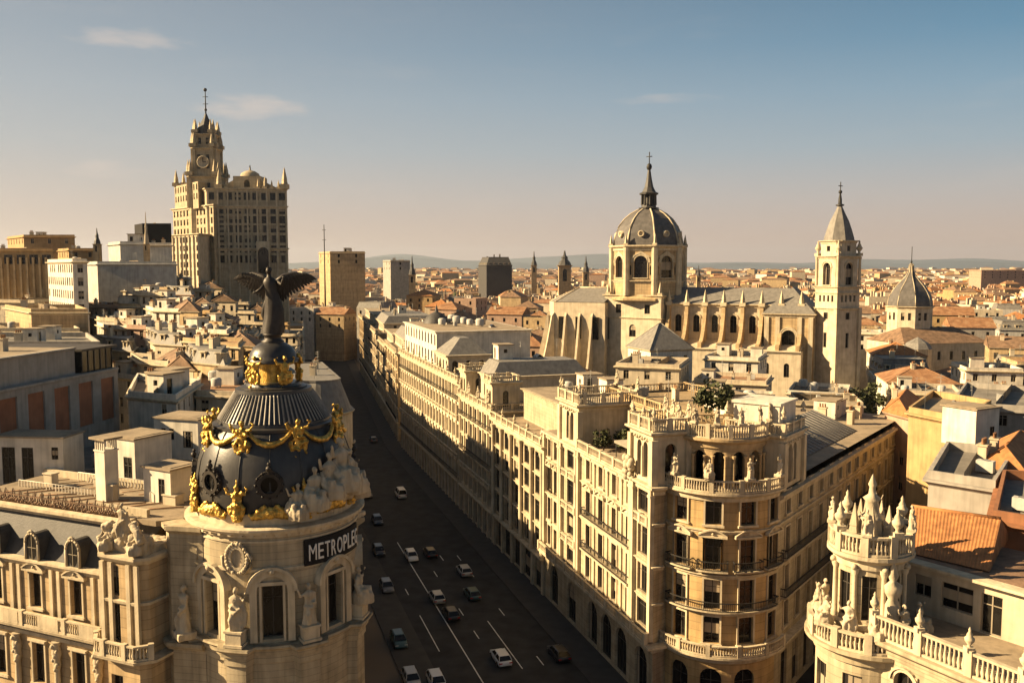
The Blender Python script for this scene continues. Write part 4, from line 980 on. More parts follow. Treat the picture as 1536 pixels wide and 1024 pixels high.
TW2 = Matrix.Translation((*wing0, 0)) @ Matrix.Rotation(atan2(wd[1], wd[0]), 4, 'Z')
tp += [(TW2 @ Vector((*p, 0))) for p in turret('small_tower', .8, 7.4, -.1, 6.5, 25.0, 31.3, 2, 0, 1.2, TW2)]
mb = MB(); mb.box(1.4, 6.8, .6, 6.0, 31.3, 34.4); mb.box(1.2, 7.0, .4, 6.2, 34.4, 34.7); mb.build('roof_house', M['white'], gra, TW2)
lg = arc(TCX, TCY, 5.0, 165 * DEG, 345 * DEG, 36); LL = 5.0 * pi
mb = MB(); mb.wall(lg, 25.65, 31.0, [(LL * (i + .5) / 7, 1.45, 25.9, 29.7, True) for i in range(7)], .6)
mb.sweep(lg, cornice_prof(31.2, 1.1, .85))
for i in range(8):
    a = 165 * DEG + 180 * DEG * (i + .02) / 7
    for dd in (-.09, .09): mb.lathe([(.17, 25.7), (.14, 28.9), (.24, 29.1), (.24, 29.25)], 7, TCX + 5.15 * cos(a + dd), TCY + 5.15 * sin(a + dd))
mb.lathe([(4.95, 31.2), (.01, 31.25)], 30, TCX, TCY)
mb.build('loggia', M['buff'], gra)
mb = MB(); mb.lathe([(3.1, 25.65), (3.1, 31)], 20, TCX, TCY); mb.build('loggia_glazing', M['glass'], gra)
mb = MB(); balustrade(mb, offset(lg, .45, False), 31.2, 1.5, .3, 2.4, r=.11); mb.build('balustrade', M['trim'], gra)
for i in range(7): a = 170 * DEG + 165 * DEG * i / 6; statue(gra, TCX + 5.45 * cos(a), TCY + 5.45 * sin(a), 32.7, a + pi / 2, 1.9, 50 + i, False, (-1) ** i)
for i in range(4): a = a0 + .25 + (a1 - a0 - .4) * i / 3; statue(gra, TCX + 7.5 * cos(a), TCY + 7.5 * sin(a), 27.05, a + pi / 2, 2.3, 60 + i, i == 1, (-1) ** i)
for i, p in enumerate(tp):
    if i % 4 < 2 or i > 7: finial(gra, p.x, p.y, 33.1, 1.5)
    else: statue(gra, p.x, p.y, 33.0, AV, 1.9, 70 + i)
for i in range(6): q = loc(-2.8 + .2 * (i % 2) - (25.7 if i > 2 else 2.9) * (i > 0) , -.1); finial(gra, q[0], q[1], 33.1, 1.3)
mb = MB(); rr = random.Random(4)
for i in range(26): mb.ball((-5.2 + 2.0 * rr.random() - 1.2, -.55 - .3 * rr.random(), 25.4 + 2.4 * rr.random()), .28 + .2 * rr.random(), 0, 6)
mb.build('sculptured_crest', M['sculpt'], gra, TA)
# wing roof: pale ribbed sheet with plant behind the low parapet
mb = MB(); b0 = [(wing0[0] + wd[0] * t - .805 * s_, wing0[1] + wd[1] * t + .594 * s_) for t, s_ in ((9, 2.5), (40, 2.5), (40, 9), (9, 9))]
mb.add([(*b0[0], 25.7), (*b0[1], 25.7), (*b0[2], 28.2), (*b0[3], 28.2)], [(0, 1, 2, 3)]); mb.add([(*b0[3], 25.6), (*b0[0], 25.6), (*b0[0], 25.7), (*b0[3], 28.2)], [(0, 1, 2, 3)])
for k in range(24):
    t = 9 + 31 * (k + .5) / 24; p = (wing0[0] + wd[0] * t - .805 * 2.5, wing0[1] + wd[1] * t + .594 * 2.5, 25.73); q = (wing0[0] + wd[0] * t - .805 * 9, wing0[1] + wd[1] * t + .594 * 9, 28.23); mb.tube([p, q], .07, 4)
mb.build('pitched_roof', M['slatel'], gra)
roof_bits(gra, [loc(-30, 10), loc(-8, 10), (TCX + 5, TCY + 6), loc(-18, 20)], 31.55, random.Random(12), 15)
roof_bits(gra, [(wing0[0] + wd[0] * t - .805 * s_, wing0[1] + wd[1] * t + .594 * s_) for t, s_ in ((42, 1.5), (57, 1.5), (57, 12), (42, 12))], 25.6, random.Random(13), 9)
# things standing on the terrace
def shrub(x, y, z, r, h, label, seed, name='potted_shrub', cat='shrub', group=None, n=420, leaf=.22):
    t = thing(name, label, cat, (x, y, z), 0, group); rr = random.Random(seed); mb = MB()
    cl = [(rr.gauss(0, r * .45), rr.gauss(0, r * .45), h * (.35 + .6 * rr.random()), r * (.3 + .3 * rr.random())) for _ in range(9)]
    for i in range(n):
        c = rr.choice(cl); d = Vector((rr.gauss(0, 1), rr.gauss(0, 1), rr.gauss(0, 1))).normalized() * c[3] * rr.random() ** .4; p = Vector(c[:3]) + d
        u = Vector((rr.gauss(0, 1), rr.gauss(0, 1), rr.gauss(0, 1))).normalized(); w = u.orthogonal().normalized(); s = leaf * (.6 + .8 * rr.random())
        mb.add([p - u * s, p + w * s * .6, p + u * s, p - w * s * .6], [(0, 1, 2, 3)])
    mb.build('foliage', M['leaf'], t)
    b = MB(); b.tube([(0, 0, 0), (.05, 0, h * .4), (-.05, .03, h * .7)], [.1 * r, .07 * r, .03 * r], 5); b.tube([(0, 0, h * .35), (r * .35, .1, h * .65)], [.05 * r, .02 * r], 5); b.build('trunk', M['bark'], t)
    return t
def gpt(x, y, z=25.6): q = loc(x, y); return (q[0] + GX, q[1] + GY, z)
for i, (x, y, lab) in enumerate(((-20.0, 2.5, 'bushy terrace shrub against the left small tower on the roof terrace'), (-17.2, 4.5, 'dark shrub in the middle of the terrace behind the balustrade'), (-20.5, 5.6, 'shrub deepest in the shaded terrace corner by the attic'))):
    shrub(*gpt(x, y), 1.2, 2.8, lab, 100 + i, group='shrubs on the roof terrace')
shrub(GX + TCX + .5, GY + TCY + 4, 31.5, 2.4, 4.2, 'dark bushy tree growing on top of the round tower roof', 110, 'roof_tree', 'tree', None, 700, .3)
um = thing('terrace_canopy', 'flat tan canvas canopy on posts over the roof terrace tables', 'canopy', gpt(-10.5, 3.0), AV)
mb = MB(); mb.add([(-3.2, -1.8, 2.6), (3.2, -1.8, 2.6), (3.2, 1.8, 2.6), (-3.2, 1.8, 2.6), (0, 0, 3.3)], [(0, 1, 4), (1, 2, 4), (2, 3, 4), (3, 0, 4)]); mb.box(-3.2, 3.2, -1.8, -1.76, 2.3, 2.6); mb.box(3.16, 3.2, -1.76, 1.8, 2.3, 2.6); mb.build('canvas', M['awning'], um)
for x in (-3, 3):
    for y in (-1.6, 1.6): b = MB(); b.tube([(x, y, 0), (x, y, 2.6)], .06, 6); b.build('post', M['iron'], um)

# ------------------------------------------------------------------ avenue blocks, right side
def avenue(name, label, Y0, Y1, zc, floors, bay, w, wm, depth=24, style='fine', attic=None, z_end=None, seed=0, dirn=None, x0=None, sur='plain', objs=True, group=None):
    """local x from -L (far) to 0 (near); -y faces the avenue"""
    x0 = right_edge(Y0) if x0 is None else x0; x1 = right_edge(Y1); d = Vector((x0 - x1, Y0 - Y1)); L = d.length; an = atan2(d.y, d.x)
    o = thing(name, label, 'building', (x0, Y0, 0), an, group); k = max(2, round(L / bay)); st = L / k; ops = []; rnd = random.Random(seed)
    for i in range(k):
        u = (i + .5) * st
        for q, (zb, zt) in enumerate(floors): ops.append((u, w if style != 'big' else st * .66, zb, zt))
        ops.append((u, st * .62, .4, floors[0][0] - 1.6))
    mb = MB(); res = mb.wall([(-L, 0), (0, 0)], 0, zc, ops, .35, back=None if objs else 1)
    mb.wall([(0, 0), (0, depth), (-L, depth), (-L, 0)], 0, zc, [], .2); mb.build('wall', [M[wm], M['glass']], o)
    if objs:
        windows(res, o, dark=True, rnd=rnd)
        if sur: surrounds([r for r in res if r[2] > 5], o, None, sur, .35)
    mb = MB(); F = [(-L, 0), (0, 0), (0, depth * .6)]
    mb.sweep(F, cornice_prof(zc, 1.1, .95)); mb.sweep(F[:2], cornice_prof(floors[0][0] - .5, .8, .8))
    for zb, zt in floors[1:]: mb.sweep(F[:2], cornice_prof(zb - .35, .28, .3))
    mb.build('cornice', M['trim'], o)
    for i in range(k + 1):
        mb = MB(); x = -L + i * st; z0, z1 = floors[0][0] - .5, zc - 1.1
        if style == 'big':
            x = min(-.4, max(-L + .4, x)); mb.lathe([(.42, z0), (.5, z0 + .4), (.36, z0 + .6), (.32, z1 - .9), (.5, z1 - .3), (.5, z1)], 9, x, -.35)
        elif i % 2 == 0 or style == 'rich': mb.box(max(-L, x - .28), min(0, x + .28), -.32, .03, z0, z1)
        mb.box(max(-L, x - .45), min(0, x + .45), -.3, .03, .1, z0 - .4)
        mb.build('column' if style == 'big' else 'pilaster', M['trim'], o)
    for q, (zb, zt) in enumerate(floors):
        if style == 'big' or (q + seed) % 3 == 2: continue
        s = MB(); s.sweep([(-L + .6, 0), (-.6, 0)], [(0, zb - .3), (.55, zb - .2), (.7, zb - .12), (.7, zb), (0, zb)]); bo = s.build('balcony', M['trim'], o)
        g = MB()
        if q % 2: balustrade(g, [(-L + .6, -.55), (-.6, -.55)], zb, .9, .42, 3.2)
        else: rail(g, [(-L + .6, -.62), (-.6, -.62)], zb, .95, .35)
        g.build('railing', M['trim'] if q % 2 else M['iron'], bo)
    mb = MB(); balustrade(mb, [(-L, -.5), (0, -.5), (0, depth * .4)], zc + .03, 1.15, .4, 3.2); mb.build('balustrade', M['trim'], o)
    mb = MB(); mb.poly([(-L, 0, zc + .02), (0, 0, zc + .02), (0, depth, zc + .02), (-L, depth, zc + .02)]); mb.build('roof_deck', M['deck'], o)
    if attic:
        ax0, ax1, ay, ah, arf = attic; P = [(-L + ax0, ay), (-ax1, ay), (-ax1, depth - 2), (-L + ax0, depth - 2)]; la = P[1][0] - P[0][0]
        mb = MB(); n = max(2, round(la / 3.4)); r2 = mb.wall(P[:2], zc, zc + ah, [((i + .5) * la / n, 1.4, zc + .8 + 4.2 * q, zc + 3.5 + 4.2 * q, q == 1) for i in range(n) for q in range(2 if ah > 8 else 1)] if style != 'big' else [(la - 2.0, 1.5, zc + .3, zc + 3.8, True), (la - 4.4, 1.5, zc + .3, zc + 3.8, True)], .25, back=1); mb.wall(P[1:] + P[:1], zc, zc + ah, [(4, 1.1, zc + .6, zc + 2.6)], .25, back=1)
        mb.sweep(P, cornice_prof(zc + ah, .6, .55), True)
        if arf == 'flat': mb.poly([(*p, zc + ah) for p in P], 2)
        else:
            i1 = offset(P, -1.9, True); mb.sweep(P, [(0, zc + ah + .03), (-1.9, zc + ah + 2.6)], True, 3); mb.poly([(*p, zc + ah + 2.6) for p in i1], 3)
        mb.build('attic_storey', [M[wm if wm != 'buff' else 'cream'], M['glass'], M['deck'], M['slatel']], o)
        roof_bits(o, offset(P, -2.2, True), zc + ah + (0 if arf == 'flat' else 2.6), rnd, 14 if objs else 7)
    return o, L
FB = lambda n, z, s, h: [(z + s * i, z + s * i + h) for i in range(n)]
o, L = avenue('columned_building', 'cream building with tall columns and wide dark windows beyond the round-towered block', 131.4, 157, 23.2, [(6.4, 9.8), (10.8, 14.1), (15.0, 17.9), (18.7, 21.6)], 5.1, 3.2, 'stone', 22, 'big', (3, 1.2, 4.6, 5.4, 'flat'), seed=1, sur=None)
for i in range(5): finial(o, -L * i / 4, -.5, 24.4, 1.5)
o, L = avenue('ornate_avenue_building', 'pale limestone building with stone balconies and sculpted dormers, middle of the lit avenue front', 157.4, 180, 24.2, FB(5, 6.2, 3.5, 2.6), 3.2, 1.5, 'cream', 24, 'rich', (4, 9, 2.5, 5.0, 'mansard'), seed=2)
for i in range(4): statue(o, -2 - L * .28 * i, -.5, 25.3, 0, 2.2, 80 + i)
for bxx in (-2.6, -L + 2.6):
    mb = MB(); P = [(bxx - 2.4, -.15), (bxx + 2.4, -.15), (bxx + 2.4, 5), (bxx - 2.4, 5)]; mb.wall(P, 24.2, 29.4, [(1.5, 1.1, 24.9, 27.8, True), (3.3, 1.1, 24.9, 27.8, True), (7.3, 1.1, 24.9, 27.8, True)], .3, True, back=1); mb.sweep(P, cornice_prof(29.4, .8, .6), True); mb.poly([(*p, 29.4) for p in P]); balustrade(mb, P, 29.42, 1.0, .4, 2.2, True); mb.build('small_tower', [M['trim'], M['glass']], o)
o, L = avenue('long_white_building', 'long white corner building with tall attic at the far end of the lit front', 180.4, 243, 26.6, FB(5, 6.4, 4.05, 2.9), 3.1, 1.45, 'white', 26, 'rich', (1, 26, 1.0, 8.4, 'flat'), seed=3)
for i in range(9): finial(o, -L * (i + .3) / 9, -.5, 27.8, 1.6)
mb = MB(); P = [(-22, -.1), (-10, -.1), (-10, 9), (-22, 9)]; mb.wall(P, 26.6, 31.0, [(1.5 + 3 * k, 1.2, 27.2, 29.8, True) for k in range(7)], .3, True, back=1); mb.sweep(P, cornice_prof(31.0, .8, .7), True); mb.sweep(P, [(0, 31.05), (-3.5, 34.4)], True, 2); mb.poly([(*p, 34.4) for p in offset(P, -3.5, True)], 2); mb.build('corner_pavilion', [M['cream'], M['glass'], M['slatel']], o)
mb = MB(); mb.lathe([(3.9, 32.6), (4.0, 33.4), (3.7, 35), (2.8, 36.6), (1.5, 37.6), (.5, 38.0), (.3, 39), (.02, 40)], 16, -L + 9, 8); mb.lathe([(4.0, 23.5), (4.0, 32.6), (4.3, 32.7)], 16, -L + 9, 8, mi=1); mb.build('small_dome', [M['slate'], M['cream']], o)
for q, (ya, yb, zc, wm, rf, lab) in enumerate(((252, 285, 25.5, 'buff', 'mansard', 'buff mansard-roofed avenue building, first past the bend'), (285.5, 318, 24.5, 'cream', 'flat', 'cream flat-roofed avenue building, second past the bend'), (318.5, 362, 26, 'cream', 'mansard', 'cream avenue building third past the bend'), (362.5, 420, 27, 'buff', 'flat', 'buff avenue building fourth past the bend, near the avenue end'))):
    avenue('avenue_building', lab, ya, yb, zc, FB(5, 6, 3.7, 2.3), 3.6, 1.3, wm, 24, 'fine', (2, 3, 2.5, 3.4, rf), seed=4 + q, objs=ya < 300, group='avenue buildings past the bend')
# ------------------------------------------------------------------ skyscraper with a stepped tower, far left
TY = 360.0; kx = lambda px, Y=TY: (px - 768) / FPX * Y * 1.004
tz = lambda py, Y=TY: zat(py, Y)
tel = thing('telephone_tower', 'tall stepped limestone skyscraper with clock tower and dark spire, highest in the skyline', 'tower', (kx(350), TY, 0))
X = lambda px: (px - 350) / FPX * TY * 1.004
zroof, zc2, zmid, zlow = tz(283), tz(303), tz(352), tz(392)
def tw_wall(mb, P, z0, z1, rows, w, h, bay, edges, res, arch=False):
    n = len(P)
    for i in range(n):
        a, b = P[i], P[(i + 1) % n]; L = hypot(b[0] - a[0], b[1] - a[1]); ops = []
        if i in edges:
            k = max(1, round(L / bay))
            for zb in rows:
                for j in range(k): ops.append(((j + .5) * L / k, w, zb, zb + h, arch))
        res += mb.wall([a, b], z0, z1, ops, .4)
    mb.poly([(*p, z1) for p in P])
mb = MB(); res = []
main = [(X(320), -3), (X(433), 1), (13, 30), (-27, 30)]
rows = [zroof - 5.4, zc2 - 5.8 + 1.0, zc2 - 11.8, zc2 - 16.6, zc2 - 21.0, zc2 - 26]
tw_wall(mb, main, 0, zroof, [zroof - 4.6] + [tz(y) for y in (321, 335, 349, 364, 379, 394)], 2.4, 2.9, 3.5, (0,), res)
mb.build('main_wall', M['stone'], tel); rr = random.Random(2); windows([r for r in res], tel, dark=True, rnd=rr)
# angled left block, lit by the sun
mb = MB(); res = []
lb = [(-31.6, 23), (X(333), -6), (X(333) + 1, 18), (-24, 29)]
tw_wall(mb, lb, 0, tz(308), [tz(y) for y in (322, 336, 350, 365)], 1.6, 2.4, 3.3, (0,), res)
ub = [(-31, 24), (X(304), 0), (X(312), 12), (-22, 30)]; tw_wall(mb, ub, tz(312), tz(272), [tz(y) for y in (284, 298)], 1.5, 2.4, 3.4, (0,), res)
mb.build('left_block_wall', M['stone'], tel); windows(res, tel, dark=True, rnd=rr)
mb = MB(); res = []
low = [(-37, 16), (X(322), -15), (X(324), -2), (-30, 27)]
tw_wall(mb, low, 0, tz(352), [tz(y) for y in (365, 377, 389, 401, 413)], 1.5, 2.1, 3.0, (0,), res)
mb.build('lower_block_wall', M['cream'], tel); windows(res, tel, dark=True, rnd=rr)
mb = MB()
for z, P in ((zroof, main), (tz(309), main), (tz(372), main), (tz(308), lb), (tz(352), low)): mb.sweep(P, cornice_prof(z, 1.2, .8), True)
for i in range(9):
    t = i / 8; x, y = X(322) + (X(433) - X(322)) * t, -3 + 4 * t; mb.box(x - .3, x + .3, y - .35, y + .3, 0, zroof - .5)
for i in range(12): t = i / 11; x, y = -37 + (X(322) + 37) * t, 16 - 31 * t; mb.box(x - .35, x + .35, y - .5, y + .3, 0, tz(353))
mb.build('cornice', M['trim'], tel)
# tower shaft
def octa(x, y, r, c=.72): return [(x - r, y - r * c), (x - r * c, y - r), (x + r * c, y - r), (x + r, y - r * c), (x + r, y + r * c), (x + r * c, y + r), (x - r * c, y + r), (x - r, y + r * c)]
tcx, tcy = X(311) - 2.0, 12
for nm, pxw, ya, yb, wrows in (('tower_shaft', 33, 310, 262, (282, 298)), ('tower_shaft', 24.5, 264, 218, (250, 238)), ('tower_shaft', 20.5, 218, 196, (212,))):
    r = pxw / 2 / FPX * TY * 1.05 * (1.32 if nm else 1); P = octa(tcx, tcy, r, .8); mb = MB(); res = []
    tw_wall(mb, P, tz(ya) - (40 if ya > 300 else 0), tz(yb), [tz(y) for y in wrows], 1.3, 2.6, 4.0, (0, 1, 7), res); mb.sweep(P, cornice_prof(tz(yb), 1.2, .9), True)
    for i, p in enumerate(P):
        q = P[(i + 1) % 8]; mb.box(p[0] - .6, p[0] + .6, p[1] - .6, p[1] + .6, tz(ya), tz(yb) + 1.2)
    mb.build(nm, M['stone'], tel); windows(res, tel, dark=True, rnd=rr)
    for i, p in enumerate(P): finial(tel, p[0], p[1], tz(yb) + .4, 6.4 if yb > 210 else 5.6, 'stone', 'pinnacle', False)
mb = MB(); r = 2.5; T = TR(tcx, tcy - 24.5 / 2 / FPX * TY * 1.386 - .1, tz(240), 0); mb.lathe([(r, -.2), (r, .5), (r * .86, .5), (r * .84, .3), (.001, .3)], 24, T=T @ Matrix.Rotation(pi / 2, 4, 'X')); [mb.box(-.12, .12, -.6, -.42, 0, r * .7, 1, T), mb.box(0, r * .5, -.6, -.42, -.12, .12, 1, T)]; mb.build('clock', [M['trim'], M['iron']], tel)
mb = MB(); mb.lathe([(4.9, tz(197)), (4.3, tz(191)), (2.5, tz(179)), (1.1, tz(170)), (.4, tz(163))], 8, tcx, tcy, sm=False); mb.build('spire', M['slate'], tel)
mb = MB(); mb.tube([(tcx, tcy, tz(168)), (tcx, tcy, tz(126))], [.32, .16], 6); [mb.tube([(tcx - 1.1, tcy, tz(y)), (tcx + 1.1, tcy, tz(y))], .13, 5) for y in (137, 148)]; mb.ball((tcx, tcy, tz(126)), .75, 0, 8); mb.ball((tcx, tcy, tz(157)), .6, 0, 8); mb.build('mast', M['iron'], tel)
# roof ornaments
mb = MB(); cxx = X(374); mb.wall([(cxx - 5.5, 2), (cxx + 5.5, 2), (cxx + 5.5, 12), (cxx - 5.5, 12)], zroof, zroof + 5.2, [(5.5, 2.4, zroof + .8, zroof + 3.6, True)], .5, True); mb.lathe([(4.2, zroof + 5.2), (3.6, zroof + 6.6), (2, zroof + 7.6), (.4, zroof + 8), (.2, zroof + 10)], 12, cxx, 7)
for s_ in (-1, 1): mb.add([(cxx + s_ * 5.5, 2.5, zroof), (cxx + s_ * 13, 2.5, zroof), (cxx + s_ * 5.5, 2.5, zroof + 3.6), (cxx + s_ * 5.5, 5, zroof), (cxx + s_ * 13, 5, zroof), (cxx + s_ * 5.5, 5, zroof + 3.6)], [(0, 1, 2), (3, 5, 4), (1, 4, 5, 2)])
mb.build('roof_gable', M['stone'], tel)
for px, h in ((334, 8), (345, 4), (392, 4), (402, 5), (412, 3.5), (422, 3.5), (431, 8.5)): finial(tel, X(px), 1, zroof, h, 'stone', 'pinnacle', False)
for x, y in ((-30, 23.5), (-25, 18.5)): finial(tel, x, y, tz(272), 7 if y > 20 else 5.5, 'stone', 'pinnacle', False)
mb = MB(); mb.wall([(X(392), -3.8), (X(411), -3.2)], tz(424), tz(366) + 1, [(2.6, 4.4, tz(424) + .1, tz(371), True)], 1.2, back=1); mb.build('portal', [M['trim'], M['glass']], tel)

# ------------------------------------------------------------------ cathedral
CY0 = 270.0; cz = lambda py, Y=CY0: zat(py, Y); pm = CY0 / FPX * 1.006
cath = thing('cathedral', 'domed cathedral of pale stone with slate roofs, lantern spire and buttressed nave', 'cathedral', ((970 - 768) * pm, CY0, 0), -25 * DEG)
def ngon(n, r, a=0, x=0, y=0): return [(x + r * cos(a + 2 * pi * i / n), y + r * sin(a + 2 * pi * i / n)) for i in range(n)]
z = cz
OA = (22.5 + 4) * DEG
P = ngon(8, 10.9, OA); mb = MB(); res = []; mb.lathe([(10.9, z(442)), (12.6, z(446)), (12.6, z(449))], 8, a0=OA, a1=OA + 2 * pi, sm=False)
for i in range(8):
    a, b = P[i], P[(i + 1) % 8]; L = hypot(b[0] - a[0], b[1] - a[1]); res += mb.wall([a, b], z(442), z(371), [(L / 2, 4.0, z(416), z(384), True), (L * .12, .9, z(412), z(398), True), (L * .88, .9, z(412), z(398), True)], .8)
mb.build('drum_wall', M['buff'], cath); windows(res, cath, dark=True); surrounds([r for r in res if r[4] > 2], cath, None, 'arch', .8)
mb = MB(); mb.sweep(P, cornice_prof(z(368.5), 1.6, 1.1), True); mb.sweep(P, cornice_prof(z(420), .7, .6), True)
for i, p in enumerate(P):
    q = P[(i + 1) % 8]; m_ = ((p[0] + q[0]) / 2, (p[1] + q[1]) / 2); k = 1.012
    mb.lathe([(1.0, z(442)), (1.0, z(372))], 8, p[0], p[1], sm=False)
    t = TR(m_[0] * k, m_[1] * k, 0, atan2(q[1] - p[1], q[0] - p[0])); W_ = 3.0
    mb.add([(-W_, -.1, z(386)), (W_, -.1, z(386)), (0, -.1, z(377)), (-W_, .4, z(386)), (W_, .4, z(386)), (0, .4, z(377)), (-W_ + .6, -.1, z(386)), (W_ - .6, -.1, z(386)), (0, -.1, z(379))], [(0, 6, 8, 2), (7, 1, 2, 8), (0, 2, 5, 3), (2, 1, 4, 5)], 0, False, t)
mb.build('drum_trim', M['trim'], cath)
for p in P: finial(cath, p[0] * 1.03, p[1] * 1.03, z(370), 3.6, 'trim', 'pinnacle', False)
prof = [(10.4, z(369)), (10.35, z(362)), (9.9, z(351)), (8.9, z(340)), (7.3, z(329)), (5.4, z(321)), (3.4, z(315.5)), (2.6, z(314))]
mb = MB(); mb.lathe(prof, 8, a0=OA, a1=OA + 2 * pi, sm=False); mb.build('dome', M['domeslate'], cath)
mb = MB(); [mb.tube([((r + .05) * cos(OA + i * pi / 4), (r + .05) * sin(OA + i * pi / 4), zz) for r, zz in prof], .26, 6) for i in range(8)]; mb.build('dome_rib', M['trim'], cath)
for i in range(8):
    a = OA + (i + .5) * pi / 4; q = MB(); q.lathe([(.95, 0), (.95, 1.4), (.65, 1.4), (.6, 1.0), (.001, 1.0)], 12, T=TR(8.6 * cos(a), 8.6 * sin(a), z(352), a + pi / 2) @ Matrix.Rotation(pi / 2, 4, 'X')); q.build('dome_oculus', M['trim'], cath)
mb = MB(); mb.lathe([(3.1, z(314)), (3.2, z(312)), (2.3, z(311)), (2.2, z(307)), (2.5, z(306.5))], 8, sm=False)
for i in range(8): a = OA + i * pi / 4; mb.lathe([(.38, z(308)), (.3, z(293)), (.42, z(292))], 6, 2.05 * cos(a), 2.05 * sin(a))
mb.lathe([(1.3, z(308)), (1.3, z(292))], 8); mb.lathe([(2.9, z(292)), (3.0, z(290)), (2.2, z(288.5)), (1.4, z(281)), (.9, z(270)), (.4, z(254))], 8, sm=False); mb.build('lantern', M['slate'], cath)
mb = MB(); mb.ball((0, 0, z(250.5)), .85, 0, 8, ez=1.3); mb.tube([(0, 0, z(249)), (0, 0, z(228))], .16, 5); mb.tube([(-.9, 0, z(235)), (.9, 0, z(235))], .14, 5); mb.build('cross', M['iron'], cath)
# square crossing under the drum and four stair turrets
mb = MB(); res = []; S = 9.3; SQ = [(x * cos(-.2) - y * sin(-.2), x * sin(-.2) + y * cos(-.2)) for x, y in ((-S, -S), (S, -S), (S, S), (-S, S))]
for i in range(4): res += mb.wall([SQ[i], SQ[(i + 1) % 4]], 8, z(442), [(4.5, 1.8, z(468), z(455)), (14.1, 1.8, z(468), z(455)), (9.3, 2.2, z(502), z(484), True)], .4)
mb.poly([(*p, z(442)) for p in SQ]); mb.build('crossing_wall', M['cream'], cath); windows(res, cath, dark=True)
mb = MB(); mb.sweep(SQ, cornice_prof(z(441), .9, .7), True); mb.sweep(SQ, cornice_prof(z(474), .5, .4), True); mb.build('crossing_cornice', M['trim'], cath)
for p in SQ: finial(cath, p[0] * .93, p[1] * .93, z(442), 4.0, 'trim', 'pinnacle', False)
zr, ze, zb = z(430), z(452), z(503)
# nave to the right: roof, clerestory with buttresses, aisle
NX0, NX1, NW = 9.0, 46.0, 8.0
mb = MB(); bays = 7; st = (NX1 - NX0) / bays
res = mb.wall([(NX0, -NW), (NX1, -NW)], 8, ze, [(st * (i + .5), 1.9, ze - 8.2, ze - 3.2, True) for i in range(bays)], .5)
mb.wall([(NX1, -NW), (NX1, NW), (NX0, NW)], 8, ze, [], .3); mb.build('nave_wall', M['cream'], cath); windows(res, cath, dark=True); surrounds(res, cath, None, 'arch', .5)
mb = MB(); mb.add([(NX0 - 3, -NW - .5, ze), (NX1 - 2, -NW - .5, ze), (NX1 - 2, 0, zr), (NX0 - 3, 0, zr), (NX1 - 2, NW + .5, ze), (NX0 - 3, NW + .5, ze)], [(0, 1, 2, 3), (3, 2, 4, 5)]); mb.build('nave_roof', M['slatel'], cath)
mb = MB(); mb.sweep([(NX0, -NW), (NX1, -NW)], cornice_prof(ze, 1.0, .7)); mb.build('nave_cornice', M['trim'], cath)
za = z(512)
for i in range(bays + 1):
    x = NX0 + st * i; b = MB(); K = 10; pr = [(-NW - .02, za), (-NW - .02, ze - .6), (-NW - 1.2, ze - .6)] + [(-NW - 1.2 - 6.2 * (t / K) ** 1.0, ze - 2.5 - (ze - 2.5 - za - 1.5) * (1 - (1 - t / K) ** 2.4)) for t in range(K + 1)] + [(-NW - 7.4, za)]
    v = [(x - .5, y, zz) for y, zz in pr] + [(x + .5, y, zz) for y, zz in pr]; n = len(pr)
    b.add(v, [(j, n + j, n + (j + 1) % n, (j + 1) % n) for j in range(n)] + [tuple(range(n)), tuple(range(2 * n - 1, n - 1, -1))]); b.build('buttress', M['buff'], cath); finial(cath, x, -NW - .6, ze - .6, 4.6, 'trim', 'pinnacle', False)
mb = MB(); res = mb.wall([(NX0 - 1, -NW - 7.6), (NX1 + 1, -NW - 7.6)], 4, za, [(1 + st * (i + .5), 1.4, za - 7, za - 3.2, True) for i in range(bays)], .4); mb.wall([(NX1 + 1, -NW - 7.6), (NX1 + 1, -NW)], 4, za, [], .3); mb.poly([(NX0 - 1, -NW - 7.6, za), (NX1 + 1, -NW - 7.6, za), (NX1 + 1, -NW, za + 2.0), (NX0 - 1, -NW, za + 2.0)]); mb.sweep([(NX0 - 1, -NW - 7.6), (NX1 + 1, -NW - 7.6)], cornice_prof(za, .7, .5)); mb.build('aisle', M['cream'], cath); windows(res, cath, dark=True)
# end pavilion of the nave with hipped roof
EX0, EX1, EY = 36.5, 49.5, -11.0
E = [(EX0, EY), (EX1, EY), (EX1, 9), (EX0, 9)]; mb = MB(); res = []
zt = z(463)
res += mb.wall(E[:2], 4, zt, [(6.5, 3.6, zt - 15.5, zt - 4.5, True)], .7); res += mb.wall(E[1:3], 4, zt, [(6, 2.6, zt - 13, zt - 6), (14, 2.6, zt - 13, zt - 6)], .6); mb.wall(E[2:] + E[:1], 4, zt); mb.build('end_pavilion_wall', M['buff'], cath); windows(res, cath, dark=True); surrounds(res[:1], cath, None, 'arch', .7)
mb = MB(); mb.sweep(E, cornice_prof(zt, 1.0, .7), True); [mb.box(x - .6, x + .6, EY - .35, EY + .1, 6, zt - 1) for x in (EX0 + .7, EX0 + 3.6, EX1 - 3.6, EX1 - .7)]; mb.build('end_pavilion_trim', M['trim'], cath)
mb = MB(); m_ = ((EX0 + EX1) / 2, EY + 6.5); e = offset(E, .5, True); mb.add([(*p, zt + .05) for p in e] + [(m_[0], m_[1], z(428)), (m_[0], 3, z(428))], [(0, 1, 4), (1, 2, 5, 4), (2, 3, 5), (3, 0, 4, 5)]); mb.build('end_pavilion_roof', M['slatel'], cath)
